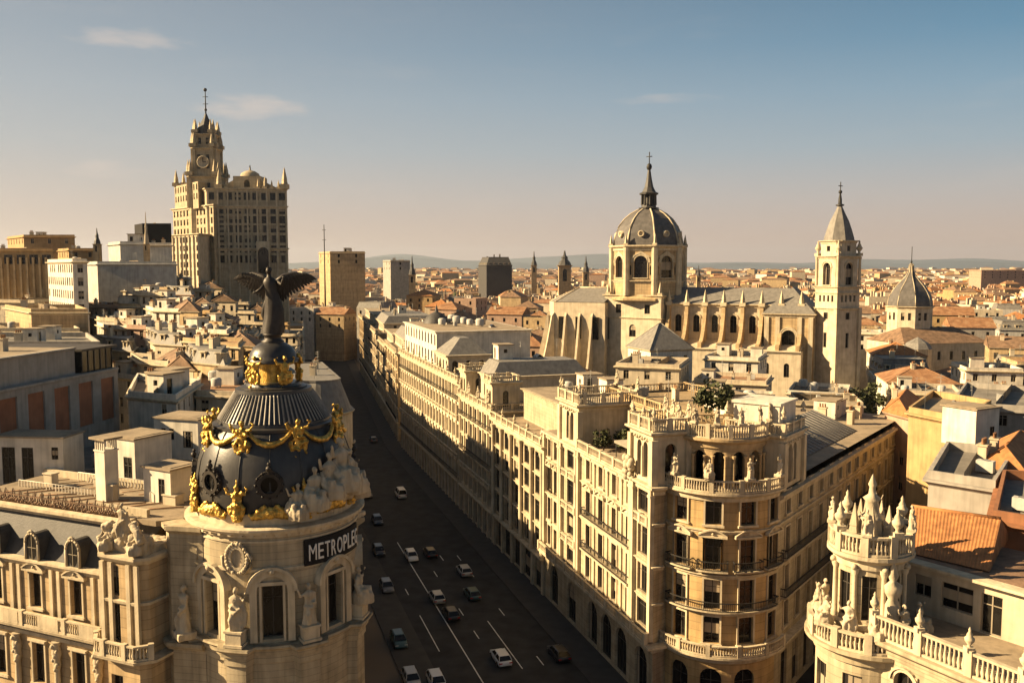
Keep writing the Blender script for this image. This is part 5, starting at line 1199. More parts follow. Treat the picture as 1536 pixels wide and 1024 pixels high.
# apse to the left with hipped slate roof and flying buttresses
AP = [(-10, -10.5), (-10, 11), (-24, 11), (-30, 6), (-31, -3), (-26.5, -10.5)]; AP = AP[::-1]
zea = z(453); mb = MB(); res = []; n = len(AP)
for i in range(n):
    a, b = AP[i], AP[(i + 1) % n]; L = hypot(b[0] - a[0], b[1] - a[1]); k = max(1, int(L / 4.2)); res += mb.wall([a, b], 6, zea, [(L * (j + .5) / k, 1.9, zea - 11, zea - 4.4, True) for j in range(k)], .5)
mb.build('apse_wall', M['cream'], cath); windows(res, cath, dark=True)
mb = MB(); mb.sweep(AP, cornice_prof(zea, 1.0, .7), True); mb.build('apse_cornice', M['trim'], cath)
mb = MB(); e = offset(AP, .5, True); c0, c1 = (-22, 0, z(432)), (-9, 0, z(432))
import itertools
q = [(*p, zea + .05) for p in e]; k = len(q)
fs = []
for i in range(k):
    a, b = q[i], q[(i + 1) % k]; m_ = (a[0] + b[0]) / 2
    if a[0] < -20 and b[0] < -20: mb.poly([a, b, c0])
    elif abs(a[0] - b[0]) > 8: mb.poly([a, b] + ([c0, c1] if b[0] < a[0] and False else ([c1, c0] if b[0] > a[0] else [c0, c1])))
mb.build('apse_roof', M['slatel'], cath)
mb = MB()
for p in e:
    if p[0] < -20: mb.tube([(*p, zea + .1), c0], .22, 5)
mb.tube([c0, c1], .25, 5); mb.build('roof_ridge', M['trim'], cath)
for i, (px_, py_, a) in enumerate([(-31, -3, 190), (-30.6, 2, 180), (-26.5, -10.5, 232), (-22.5, -10.5, 270), (-18, -10.5, 270), (-14, -10.5, 270)]):
    a *= DEG; b = MB(); K = 10; D = 8.5; hz = zea - 3.2; pr = [(0, 8), (0, hz)] + [(.8 + D * t / K, hz - 1 - (hz - 14) * (1 - (1 - t / K) ** 2.2)) for t in range(K + 1)] + [(D + .8, 8)]
    n = len(pr); T = TR(px_, py_, 0, a); v = [(u, -.32, zz) for u, zz in pr] + [(u, .32, zz) for u, zz in pr]; b.add(v, [(j, (j + 1) % n, n + (j + 1) % n, n + j) for j in range(n)] + [tuple(range(n)), tuple(range(2 * n - 1, n - 1, -1))], 0, False, T); b.build('flying_buttress', M['cream'], cath)
mb = MB(); mb.prism([(-36, -20), (-9, -20), (-9, -9), (-32, 8), (-38, 0)], 4, 17.5); mb.build('ambulatory', M['cream'], cath)

# ------------------------------------------------------------------ bell tower
BY = 240.0; bz = lambda py: zat(py, BY); pmb = BY / FPX * 1.005
bt = thing('bell_tower', 'slender square stone bell tower with arched belfry and pointed slate cap', 'tower', ((1253 - 768) * pmb, BY, 0), 25 * DEG)
def sq(r): return [(-r, -r), (r, -r), (r, r), (-r, r)]
def chamf(r, c): return [(-r, -r + c), (-r + c, -r), (r - c, -r), (r, -r + c), (r, r - c), (r - c, r), (-r + c, r), (-r, r - c)]
rb = 3.95; mb = MB(); res = []
for i in (3, 0, 1, 2):
    P = sq(rb); res += mb.wall([P[i], P[(i + 1) % 4]], 4, bz(430), [(rb, 1.1, bz(520), bz(498)), (rb, 1.5, bz(478), bz(468))] + [(rb + d, .7, bz(452), bz(441), True) for d in (-2.2, -.75, .75, 2.2)], .45)
mb.build('shaft_wall', M['cream'], bt); windows(res, bt, dark=True)
mb = MB(); P = chamf(rb, .9); res = []
for i in range(8):
    a, b = P[i], P[(i + 1) % 8]; L = hypot(b[0] - a[0], b[1] - a[1]); res += mb.wall([a, b], bz(430), bz(384), [(L / 2, 2.6, bz(427), bz(394), True)] if L > 3 else [], .7)
mb.build('belfry_wall', M['cream'], bt); windows(res, bt, dark=True, name='louvre'); surrounds(res, bt, None, 'arch', .7)
mb = MB(); P2 = chamf(rb - .35, .9)
for i in range(8): a, b = P2[i], P2[(i + 1) % 8]; mb.wall([a, b], bz(384), bz(361), [(hypot(b[0] - a[0], b[1] - a[1]) / 2, 1.2, bz(377), bz(369))] if i % 2 else [], .3, back=1)
mb.build('upper_stage_wall', [M['cream'], M['glass']], bt)
mb = MB()
for y, d, r in ((429, .6, sq(rb)), (461, .55, sq(rb)), (384, .75, P), (361, .6, P2), (438, .3, sq(rb))): mb.sweep(r, cornice_prof(bz(y), .8, d), True)
for x in (-rb, rb):
    for y in (-rb, rb): mb.box(x - .55, x + .55, y - .55, y + .55, 4, bz(461)); mb.lathe([(.42, bz(428)), (.36, bz(390)), (.5, bz(388)), (.5, bz(385))], 8, x * .97, y * .97)
mb.build('tower_trim', M['trim'], bt)
for x in (-1, 1):
    for y in (-1, 1): finial(bt, x * rb * .93, y * rb * .93, bz(384), 4.2, 'trim', 'pinnacle', True)
mb = MB(); mb.lathe([(4.25, bz(361)), (4.1, bz(357)), (3.45, bz(345)), (2.6, bz(332)), (1.5, bz(320)), (.75, bz(311)), (.6, bz(308))], 8, a0=22.5 * DEG, a1=382.5 * DEG, sm=False); mb.build('cap_roof', M['slatel'], bt)
mb = MB(); mb.lathe([(1.05, bz(309)), (1.1, bz(307)), (.5, bz(306)), (.45, bz(299)), (.2, bz(290))], 8); mb.ball((0, 0, bz(288)), .5, 0, 8); mb.tube([(0, 0, bz(300)), (0, 0, bz(273))], .13, 5); mb.tube([(-.7, 0, bz(279)), (.7, 0, bz(279))], .12, 5); mb.build('finial_cross', M['iron'], bt)

# ------------------------------------------------------------------ cupola church on the right
KY = 330.0; kz = lambda py: zat(py, KY)
cu = thing('cupola_church', 'low church with pale ribbed slate cupola and thin spike, right of the bell tower', 'church', ((1365 - 768) / FPX * KY, KY, 0), 12 * DEG)
P = ngon(8, 8.0, 22.5 * DEG); mb = MB(); res = []
for i in range(8):
    a, b = P[i], P[(i + 1) % 8]; L = hypot(b[0] - a[0], b[1] - a[1]); res += mb.wall([a, b], 14, kz(459), [(L / 2 - 1.2, 1.2, kz(479), kz(468)), (L / 2 + 1.2, 1.2, kz(479), kz(468))], .35)
mb.build('drum_wall', M['cream'], cu); windows(res, cu, dark=True)
mb = MB(); mb.sweep(P, cornice_prof(kz(458.5), .9, .8), True); mb.build('drum_cornice', M['trim'], cu)
prof = [(7.9, kz(458)), (7.8, kz(452)), (7.3, kz(444)), (6.3, kz(436)), (4.9, kz(428)), (3.3, kz(421)), (1.7, kz(413)), (1.0, kz(407)), (.75, kz(400)), (.9, kz(398.5)), (.3, kz(395))]
mb = MB(); mb.lathe(prof, 8, a0=22.5 * DEG, a1=382.5 * DEG, sm=False); mb.build('cupola', M['domeslate'], cu)
mb = MB(); [mb.tube([(r * cos(22.5 * DEG + i * pi / 4), r * sin(22.5 * DEG + i * pi / 4), zz) for r, zz in prof], .16, 5) for i in range(8)]; mb.build('cupola_rib', M['trim'], cu)
mb = MB(); mb.tube([(0, 0, kz(396)), (0, 0, kz(370))], .13, 5); mb.ball((0, 0, kz(393)), .4, 0, 6); mb.build('spike', M['iron'], cu)
mb = MB(); Q = rect(3, -6, 34, 22, 0); mb.wall(Q, 0, 23, [(4 + 5 * k, 1.3, 17, 20) for k in range(6)], .3, True, back=1); e = offset(Q, .5, True); mb.add([(*p, 23) for p in e] + [(-8, -6, 28), (14, -6, 28)], [(0, 1, 5, 4), (2, 3, 4, 5), (3, 0, 4), (1, 2, 5)], 2); mb.build('nave', [M['cream'], M['glass'], M['oldtile']], cu)
mb = MB(); mb.wall(ngon(8, 4.5, .2, -14, -24), 0, 22, [], .3, True); mb.lathe([(4.8, 22), (3.5, 24), (.05, 26)], 8, -14, -24, sm=False, mi=1, a0=.2, a1=.2 + 2 * pi); mb.build('side_chapel', [M['cream'], M['slatel']], cu)

# ------------------------------------------------------------------ hills beyond the town
def ridge(name, Y, pts, seed, depth=1500):
    mb = MB(); rr = random.Random(seed); xs = []; K = 160; x0, x1 = -.75 * Y, 1.0 * Y; rows = []
    for q in range(4):
        t = q / 3; row = []
        for i in range(K + 1):
            u = i / K; px = -300 + 2100 * u; x = (px - 768) / FPX * Y; h = 0
            for c, w, hh in pts: h += hh * math.exp(-((px - c) / w) ** 2)
            h = h * (1 + .18 * sin(u * 31 + seed) + .1 * sin(u * 77)) + 6 * rr.random()
            row.append((x * (1 + t * .1), Y + depth * t, -5 + h * (t if t < 1 else 1)))
        rows.append(row)
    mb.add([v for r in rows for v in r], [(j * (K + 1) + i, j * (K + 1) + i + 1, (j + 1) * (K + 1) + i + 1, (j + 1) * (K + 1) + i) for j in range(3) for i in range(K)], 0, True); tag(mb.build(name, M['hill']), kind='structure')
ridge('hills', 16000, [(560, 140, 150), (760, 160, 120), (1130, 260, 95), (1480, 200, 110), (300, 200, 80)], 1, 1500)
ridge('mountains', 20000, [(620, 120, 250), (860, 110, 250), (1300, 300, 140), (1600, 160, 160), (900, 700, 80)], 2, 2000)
# ------------------------------------------------------------------ hand-placed blocks
def P4(*a): return [(v.x, v.y) for v in (at(px, 540, Y) for px, Y in a)]
LS = lambda Y: right_edge(Y) - LW                        # left building line
def slab(name, label, cat, Y0, Y1, w, z1, **k): return block(name, label, cat, [(LS(Y0), Y0), (LS(Y1), Y1), (LS(Y1) - w, Y1 - w * .3), (LS(Y0) - w, Y0 - w * .3)], z1, **k)
# left of the avenue
c0 = (LS(146) - 5.5, 148)
cap = [(c0[0] + 5.2 * cos(a * DEG), c0[1] + 5.2 * sin(a * DEG)) for a in range(-105, 21, 14)]
rnb = block('rounded_corner_building', 'pale building with rounded corner under grey mansard roof, left of the dark avenue', 'building', cap + [(LS(176), 176), (LS(176) - 17, 171), (LS(148) - 18, 143)], 26.0, 'cream', 5, 3.2, (1.2, 2.1), 'mansard', 'slatel', rise=5.2, bits=5, seed=3, sh=4.2)
slab('avenue_block', 'tall pale block behind the rounded corner building, left side of avenue', 'building', 177, 205, 20, 21.5, wm='white', seed=5, roof='mansard', rm='slatel', bits=5)
slab('avenue_block', 'ochre block with flat roof further up the left side of avenue', 'building', 206, 240, 22, 20.5, wm='ochre', seed=6, roof='flat', bits=6)
slab('avenue_block', 'cream block near the avenue bend, left side', 'building', 250, 290, 24, 21, wm='cream', seed=7, roof='mansard', rm='slate', bits=4)
slab('avenue_block', 'buff block past the avenue bend, left side', 'building', 292, 350, 26, 22, wm='buff', seed=8, roof='flat', bits=4)
slab('avenue_block', 'farthest pale block on the left side of the avenue', 'building', 352, 440, 26, 23, wm='cream', seed=9, roof='flat', bits=3, objs=False)
# white penthouse huts on and behind the terrace
def hut(label, px, py, Y, w, d, h, a, doors, wm='white', name='roof_hut', cat='hut', zb=None, rm='deck'):
    p = at(px, py, Y); o = thing(name, label, cat, (p.x, Y, p.z if zb is None else zb), a); P = [(-w / 2, -d / 2), (w / 2, -d / 2), (w / 2, d / 2), (-w / 2, d / 2)]
    mb = MB(); res = mb.wall(P[:2], 0, h, [q for q in doors if q[2] < .2] + [q for q in doors if q[2] >= .2], .14); mb.wall(P[1:] + P[:1], 0, h, [], .2); mb.build('wall', M[wm], o)
    for r in res: windows([r], o, name='door' if r[2] < .2 else 'window', dark=True)
    r = MB(); r.prism(offset(P, .22, True), h, h + .18); r.box(-w / 2 + .3, w / 2 - .3, -d / 2 + .3, d / 2 - .3, h + .18, h + .24); r.build('roof', M[rm], o); return o
hut('white roof cabin with one dark door beside the gilded dome', 256, 746, 88, 3.9, 3.2, 3.4, -.5, [(2.6, .9, .05, 2.5)], zb=26.6)
ch = thing('roof_chimney', 'tall white square chimney with slatted cap rising from the terrace', 'chimney', (*at(162, 750, 88).xy, 26.6), -.55)
mb = MB(); mb.box(-.8, .8, -.75, .75, 0, 5.0); mb.box(-.88, .88, -.83, .83, 5.0, 5.15); mb.build('shaft', M['white'], ch)
for x in (-.7, -.35, 0, .35, .7):
    for y in (-.65, .65): mb = MB(); mb.box(x - .06, x + .06, y - .06, y + .06, 5.15, 6.2); mb.build('vent_post', M['white'], ch)
mb = MB(); mb.box(-1.25, 1.25, -1.05, 1.05, 6.2, 6.42); mb.build('cap', M['deck'], ch)
# lower court buildings behind the terrace
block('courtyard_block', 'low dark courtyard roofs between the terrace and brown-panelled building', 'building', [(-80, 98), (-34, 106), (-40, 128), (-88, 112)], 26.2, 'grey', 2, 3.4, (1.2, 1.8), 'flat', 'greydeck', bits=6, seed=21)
hut('low white penthouse with two dark doorways left of the tall chimney', 62, 715, 101, 8.2, 4.0, 5.4, -.1, [(1.6, 1.6, .05, 4.3), (3.9, 1.4, .05, 4.3), (7.2, .8, 3.0, 4.4)], zb=25.32)
hut('white stair cabin with one dark door behind the tall chimney', 208, 700, 100, 5.2, 5, 5.6, -.5, [(4.0, 1.4, .05, 3.6)], zb=25.32)
hut('white two-window cabin close against the left side of the dome', 283, 640, 112, 6.5, 5, 5.0, -.3, [(1.4, .7, 2.4, 3.8), (2.6, .7, 2.4, 3.8), (5.0, 1.4, 1.5, 3.6)], zb=26)
block('white_party_block', 'white stepped block whose lit party wall catches the sun, left of dome', 'building', P4((190, 128), (262, 124), (300, 142), (205, 150)), 32.0, 'white', 2, 3.2, (1.0, 1.6), 'flat', 'deck', bits=4, seed=22, sh=3.6)
block('balcony_block', 'small cream block with railed terraces directly behind the gilded dome', 'building', P4((292, 136), (372, 134), (385, 160), (300, 160)), 31.0, 'cream', 3, 2.6, (1.3, 2.0), 'flat', 'reddeck', bits=5, seed=23)
# building with brown brick panels
pA, pB = at(-60, 600, 98), at(178, 600, 128)
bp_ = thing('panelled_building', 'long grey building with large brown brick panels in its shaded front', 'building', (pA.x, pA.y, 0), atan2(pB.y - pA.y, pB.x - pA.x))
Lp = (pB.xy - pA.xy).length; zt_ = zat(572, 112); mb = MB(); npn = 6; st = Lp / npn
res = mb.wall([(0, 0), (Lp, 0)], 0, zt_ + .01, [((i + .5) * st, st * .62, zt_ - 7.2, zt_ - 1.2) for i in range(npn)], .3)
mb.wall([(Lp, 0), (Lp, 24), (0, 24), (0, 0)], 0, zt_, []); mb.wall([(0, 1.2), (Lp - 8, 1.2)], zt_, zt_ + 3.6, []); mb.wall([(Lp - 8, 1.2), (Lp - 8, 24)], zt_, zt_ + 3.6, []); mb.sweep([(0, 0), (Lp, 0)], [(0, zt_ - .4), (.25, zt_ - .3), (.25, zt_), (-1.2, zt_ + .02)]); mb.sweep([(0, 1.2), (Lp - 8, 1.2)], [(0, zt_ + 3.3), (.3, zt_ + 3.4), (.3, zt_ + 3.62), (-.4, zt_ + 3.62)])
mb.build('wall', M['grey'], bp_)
for i, (x, y, zz, a, w, h, _) in enumerate(res): q = MB(); q.add([(-w / 2 - .05, 0, -.05), (w / 2 + .05, 0, -.05), (w / 2 + .05, 0, h + .05), (-w / 2 - .05, 0, h + .05)], [(0, 1, 2, 3)]); q.build('brick_panel', M['brickpanel'], bp_, TR(x, y, zz, a))
mb = MB(); mb.poly([(0, 1.2, zt_ + 3.5), (Lp - 8, 1.2, zt_ + 3.5), (Lp - 8, 24, zt_ + 3.5), (0, 24, zt_ + 3.5)]); mb.poly([(Lp - 8, 0, zt_), (Lp, 0, zt_), (Lp, 24, zt_), (Lp - 8, 24, zt_)]); mb.build('roof_deck', M['deck'], bp_)
mb = MB(); mb.box(Lp - 7.4, Lp - .3, .6, 14, zt_, zt_ + 3.0); o = mb.build('glazed_gallery', M['glass'], bp_); mb = MB(); mb.box(Lp - 7.8, Lp + .4, .2, 15, zt_ + 3.0, zt_ + 3.3); [mb.box(Lp - 7.4 + 1.4 * k - .06, Lp - 7.4 + 1.4 * k + .06, .5, .6, zt_, zt_ + 3.0) for k in range(6)]; mb.build('gallery_frame', M['darkframe'], bp_)
roof_bits(bp_, [(4, 4), (Lp - 10, 4), (Lp - 10, 22), (4, 22)], zt_ + 3.5, random.Random(31), 6)
# far left group
def bx(name, label, px0, px1, Y, d, py, wm, cat='building', **k):
    a, b = at(px0, 500, Y), at(px1, 500, Y); k.setdefault('bits', 3)
    return block(name, label, cat, [(a.x, Y), (b.x, Y), (b.x * (Y + d) / Y - .12 * d, Y + d), (a.x * (Y + d) / Y - .28 * d, Y + d)], zat(py, Y), wm, **k)
bx('ribbed_block', 'big ochre block with ribbed wall and dark roof band, far left skyline', -30, 84, 300, 30, 372, 'ochre', nfl=1, bay=4.2, win=(3.4, 3.2), seed=41, top=2.2, bits=4)
rbk = [o for o in COL.objects if o.name == 'ribbed_block'][0]; ra, rb_ = at(-30, 500, 300).x - rbk.location.x, at(84, 500, 300).x - rbk.location.x; ry = 300 - rbk.location.y
for i in range(13):
    x = ra + (rb_ - ra) * i / 12; mb = MB(); mb.box(x - .35, x + .35, ry - .6, ry + .02, 0, zat(386, 300)); mb.build('rib', M['buff'], rbk)
bx('skyline_block', 'tall ochre block rising behind the ribbed block at far left', 42, 118, 345, 24, 352, 'ochre', nfl=2, seed=42, bay=5)
bx('skyline_block', 'ochre block with stepped top left of the white party walls', 108, 150, 330, 24, 372, 'ochre', nfl=3, seed=43, bay=4)
bx('white_slab_block', 'blank white slab wall standing left of the skyscraper', 150, 268, 265, 14, 392, 'pale_grey', nfl=0, seed=44)
bx('white_slab_block', 'taller grey blank slab with vertical joint left of the skyscraper', 185, 225, 285, 14, 362, 'pale_grey', nfl=0, seed=45)
bx('white_slab_block', 'pale blank slab next to the skyscraper base', 226, 262, 284, 12, 364, 'white', nfl=0, seed=46)
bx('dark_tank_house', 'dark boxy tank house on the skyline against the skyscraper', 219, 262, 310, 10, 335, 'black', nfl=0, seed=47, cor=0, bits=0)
bx('balconied_corner_block', 'narrow white corner block with lit loggias, in front of white slabs', 113, 135, 235, 26, 388, 'white', nfl=4, bay=2.6, win=(1.5, 2.2), seed=48)
bx('long_brown_wall_block', 'long low brown-walled block with pale coping, left middle distance', 48, 133, 190, 22, 463, 'buff', nfl=0, seed=49, bits=4)
bx('terrace_block', 'stepped terrace block with pale edge in the left foreground of the roofs', -60, 150, 158, 22, 512, 'grey', nfl=1, seed=50, bits=8, rm='greydeck')
bx('terrace_block', 'long terrace block behind the stepped terrace at the left edge', -80, 120, 182, 18, 492, 'cream', nfl=1, seed=51, bits=6)
def spire(name, label, px, Y, py, w, pyb, m='slate', cat='spire'):
    p = at(px, py, Y); o = thing(name, label, cat, (p.x, Y, 0)); z1 = p.z; z0 = zat(pyb, Y); r = w / 2 / FPX * Y
    mb = MB(); mb.wall([(-r, -r), (r, -r), (r, r), (-r, r)], 0, z0, [(r, r * .7, z0 - 2.6 * r, z0 - .6 * r, True)], .3, True, back=1); mb.sweep([(-r, -r), (r, -r), (r, r), (-r, r)], cornice_prof(z0, r * .3, r * .25), True); mb.build('tower_base', [M['buff'], M['glass']], o)
    h = z1 - z0; mb = MB(); mb.lathe([(r * 1.15, z0), (r * .95, z0 + h * .2), (r * .55, z0 + h * .38), (r * .5, z0 + h * .5), (r * .6, z0 + h * .52), (r * .25, z0 + h * .68), (r * .1, z0 + h)], 8, sm=False); mb.build('spire_roof', M[m], o)
spire('corner_spire', 'ornate dark little spire on the far left skyline', 145, 320, 342, 9, 366)
spire('corner_spire', 'slim stone spire beside the dark tank house', 218, 270, 318, 7, 366, 'sculpt')
spire('church_spire', 'needle church spire right of the two grey skyline blocks', 618, 620, 384, 9, 412)
spire('church_spire', 'small steeple left of the twin towers on the skyline', 801, 900, 377, 8, 398)
spire('church_spire', 'left one of the twin dark towers left of the cathedral dome', 847, 800, 376, 18, 398)
spire('church_spire', 'right one of the twin dark towers left of the cathedral dome', 879, 780, 384, 9, 408)
spire('church_spire', 'small dark spike just right of the cathedral drum', 1048, 520, 398, 6, 414)
bx('skyline_block', 'brown flat block with lit edge under thin aerial, right of skyscraper', 497, 549, 520, 24, 377, 'buff', nfl=2, seed=61, bay=7, objs=False)
bx('skyline_block', 'smaller grey block between the brown block and needle spire', 587, 616, 640, 20, 390, 'grey', nfl=2, seed=62, bay=7, objs=False)
bx('skyline_hall', 'dark rounded theatre block on the skyline', 730, 768, 760, 26, 398, 'slate', nfl=0, seed=63, roof='mansard', rm='slate', rise=7)
mast_ = thing('radio_mast', 'thin radio mast standing on the skyline right of the skyscraper', 'mast', (*at(487, 400, 500).xy, 0)); mb = MB(); mb.tube([(0, 0, 0), (0, 0, zat(337, 500))], [.7, .22], 6); mb.build('pole', M['iron'], mast_); mb = MB(); [mb.tube([(-1, 0, zat(y, 500)), (1, 0, zat(y, 500))], .15, 5) for y in (345, 360)]; mb.build('crossbar', M['iron'], mast_)
bx('hazy_block', 'wide pale block with white roof box on the far right horizon', 1468, 1536, 1150, 60, 405, 'pink', nfl=3, seed=64, bay=9, objs=False, bits=0)

block('slate_pyramid_house', 'square house with steep pale slate pyramid roof before the cathedral crossing', 'house', rect(at(990, 500, 218).x, 218, 11.5, 11.5, 20 * DEG), zat(521, 218), 'white', 1, 3, (1, 1.6), 'hip', 'slatel', rise=6.0, bits=0, seed=65)

# rows of narrow houses climbing the slope below the skyscraper
lr = random.Random(55); LEFTROWS = []
for Y, p0, p1, ytop, nm in ((163, 172, 330, 548, 'first'), (180, 150, 330, 518, 'second'), (198, 158, 352, 492, 'third'), (217, 150, 372, 468, 'fourth'), (236, 140, 400, 450, 'fifth'), (256, 168, 420, 436, 'sixth'), (300, 258, 425, 424, 'seventh'), (330, 300, 430, 416, 'eighth')):
    px = p0; k = 0
    while px < p1:
        wpx = lr.uniform(30, 52) * 190 / Y if Y < 290 else lr.uniform(26, 40); wm = lr.choice(['cream', 'white', 'white', 'buff', 'ochre', 'cream', 'pink']); rf, rm = lr.choice([('flat', 'deck'), ('flat', 'reddeck'), ('flat', 'deck'), ('flat', 'deck'), ('mansard', 'slatel'), ('flat', 'deck'), ('gable', 'oldtile')])
        yt = ytop + lr.uniform(-13, 13); LEFTROWS.append((px, px + wpx * .97, Y, (px - p0) / (p1 - p0), yt, wm, rf, rm, nm, k)); px += wpx; k += 1
wnm = {'cream': 'cream', 'white': 'white', 'buff': 'buff', 'ochre': 'ochre', 'pink': 'pinkish'}; rnm = {'deck': 'flat-roofed', 'reddeck': 'red-decked', 'oldtile': 'brown-tiled', 'slatel': 'slate-roofed', 'tile': 'terracotta-roofed'}
onm = ['leftmost', 'second from left', 'third from left', 'fourth from left', 'fifth from left', 'sixth from left', 'seventh from left', 'eighth from left', 'ninth from left', 'tenth from left', 'eleventh from left', 'twelfth from left']
for i, (p0, p1, Y, tt, yt, wm, rf, rm, nm, k) in enumerate(LEFTROWS):
    sl_ = .16 if Y < 290 else .12; dY = 13 if Y < 290 else 16; Ya = Y + dY - sl_ * (p0 - 150 if Y < 290 else p0 - 258) * .7; Yb = Y + dY - sl_ * (p1 - 150 if Y < 290 else p1 - 258) * .7
    Ya += lr.uniform(-.6, .6); a, b = at(p0, 500, Ya).x, at(p1, 500, Yb).x; d = lr.uniform(11, 14); q = (Ya + d) / Ya; Y = (Ya + Yb) / 2
    poly = [(a, Ya), (b, Yb), (b * q + 1, Yb + d), (a * q - 2, Ya + d)]
    block('narrow_house', f'{rnm[rm]} {wnm[wm]} narrow house, {onm[k]} in the {nm} row below the skyscraper', 'house', poly, max(17, min(zat(yt, Y), 13 + .5 * (right_edge(Y) - b))), wm, 3 if Y < 250 else 2, 2.5, (1.05, 1.9), rf, rm, 'narrow houses below the skyscraper', rise=2.4, bits=5, seed=900 + i, sh=3.3, near=True, objs=Y < 262, top=1.4)

# ------------------------------------------------------------------ turreted terrace building, bottom right
TX, TYY = at(1303, 900, 60).x, 60.0
tb = thing('turreted_building', 'cream building with statue-crowned turret and balustraded terrace, bottom right corner', 'building', (TX, TYY, 0))
r = 2.25; mb = MB(); zt = 30.7
tp_ = arc(0, 0, r, 0, 2 * pi, 28)[:-1]
res = mb.wall(tp_, 0, zt, [((i + .5) * 2 * pi * r / 8, .95, 26.2, 29.3) for i in range(8)], .3, True); mb.build('turret_wall', M['stone'], tb); windows(res, tb, dark=True)
mb = MB(); mb.sweep(tp_, cornice_prof(30.75, 1.0, .6), True); mb.sweep(tp_, cornice_prof(25.9, .7, .5), True)
for i in range(8):
    a = 2 * pi * i / 8; mb.lathe([(.22, 25.9), (.26, 26.2), (.18, 26.4), (.16, 29.3), (.28, 29.6), (.28, 29.8)], 8, (r + .12) * cos(a), (r + .12) * sin(a))
    mb.ball(((r + .3) * cos(a), (r + .3) * sin(a), 29.9), .22, 0, 6)
mb.build('turret_trim', M['trim'], tb)
mb = MB(); balustrade(mb, arc(0, 0, r + .35, 0, 2 * pi, 28)[:-1], 30.78, 1.35, .26, 1.9, True, r=.09); mb.build('balustrade', M['trim'], tb)
mb = MB(); mb.lathe([(r + .3, 30.8), (1.3, 31.1), (.95, 31.4), (.8, 32.6), (.95, 32.8), (.5, 33.1), (.42, 33.9), (.6, 34.1), (.25, 34.4), (.2, 34.9), (.3, 35.1), (.02, 35.8)], 10, fold=.1, fn=5); mb.build('turret_crown', M['sculpt'], tb)
for i in range(8):
    a = 2 * pi * i / 8 + .3
    if i % 2: statue(tb, (r + .3) * cos(a), (r + .3) * sin(a), 32.1, a + pi / 2, 1.7, 90 + i % 4, False, (-1) ** i)
    else: finial(tb, (r + .3) * cos(a), (r + .3) * sin(a), 32.1, 2.0)
for i in range(5): a = 2 * pi * i / 5 + .6; finial(tb, 1.15 * cos(a), 1.15 * sin(a), 31.2, 2.6, 'sculpt', 'pinnacle', False)
# bulging lower storey round the turret
mb = MB(); lp = arc(0, 0, 3.4, 120 * DEG, 345 * DEG, 24); res = mb.wall(lp, 0, 24.6, [((i + .5) * 3.4 * 225 * DEG / 5, 1.3, 18.5, 22.8) for i in range(5)], .35); mb.sweep(lp, cornice_prof(24.6, 1.0, .8)); mb.poly([(*p, 24.6) for p in lp]); mb.build('lower_bow', M['stone'], tb); windows(res, tb, dark=True)
mb = MB(); balustrade(mb, offset(lp, .45, False), 24.62, 1.25, .28, 2.2, r=.09); mb.build('balustrade', M['trim'], tb)
for i in range(7): a = (130 + 32 * i) * DEG; statue(tb, 3.3 * cos(a), 3.3 * sin(a), 25.2, a + pi / 2, 2.4, 120 + i % 3, i % 2 == 0, (-1) ** i, base=True)
# balustraded front running towards the viewer
f0 = (-.6, -3.0); f1 = (f0[0] + .5 * 30, f0[1] - .87 * 30)
mb = MB(); res = mb.wall([f0, f1], 0, 25.7, [(2.2 + 3.3 * k, 1.5, 19.5, 24.0, True) for k in range(8)], .4); mb.sweep([f0, f1], cornice_prof(25.7, 1.1, .85)); mb.build('front_wall', M['stone'], tb); windows(res, tb, dark=True); surrounds(res, tb, None, 'arch', .4)
mb = MB(); balustrade(mb, offset([f0, f1], .35, False), 25.72, 1.5, .3, 3.3, r=.11); mb.build('balustrade', M['trim'], tb)
for k in range(7): finial(tb, f0[0] + .5 * 3.3 * k - .3, f0[1] - .87 * 3.3 * k - .17, 27.2, 1.5)
mb = MB(); mb.lathe([(.55, 25.7), (.5, 27.6), (.3, 28), (.55, 28.4), (.6, 28.9), (.2, 29.2), (.35, 29.5), (.05, 30.6)], 10, .5, -2.6, fold=.08); mb.build('urn_pillar', M['sculpt'], tb)
w0, w1 = at(1350, 925, 62), at(1640, 1010, 52); w0 = (w0.x - TX, w0.y - TYY); w1 = (w1.x - TX, w1.y - TYY)
mb = MB(); mb.poly([(*f0, 25.65), (*f1, 25.65), (w1[0] + 1, w1[1], 25.65), (w0[0] + 1, w0[1] + .5, 25.65), (0, 2, 25.65)]); mb.build('terrace_deck', M['deck'], tb)
Lw = hypot(w1[0] - w0[0], w1[1] - w0[1]); mb = MB(); res = mb.wall([w0, w1], 25.6, 29.3, [(1.6, 1.2, 26.9, 28.4), (4.0, 2.2, 26.6, 28.4), (6.3, 1.4, 25.7, 28.4), (9.2, 1.6, 26.6, 28.2), (12, 2, 26.6, 28.2)], .25); mb.wall([w1, (w1[0] + 6, w1[1] + 6), (w0[0] + 6, w0[1] + 5), w0], 25.6, 29.3, []); mb.build('penthouse_wall', M['cream'], tb); windows(res, tb)
mb = MB(); mb.sweep([w0, w1], [(0, 29.0), (.7, 29.15), (.7, 29.35), (-.2, 29.4)]); mb.build('penthouse_cornice', M['trim'], tb)
def corrug(mb, a, b, c, d, step=.21, amp=.032, mi=0):
    """tile ridges running from eaves edge a-b up to ridge d-c"""
    a, b, c, d = map(Vector, (a, b, c, d)); n = max(2, int((b - a).length / step)) * 2; nrm = (b - a).cross(d - a).normalized(); lo = []; hi = []
    for i in range(n + 1): t = i / n; o_ = nrm * (amp if i % 2 else 0); lo.append(a.lerp(b, t) + o_); hi.append(d.lerp(c, t) + o_)
    mb.add(lo + hi, [(i, i + 1, n + 1 + i + 1, n + 1 + i) for i in range(n)], mi)
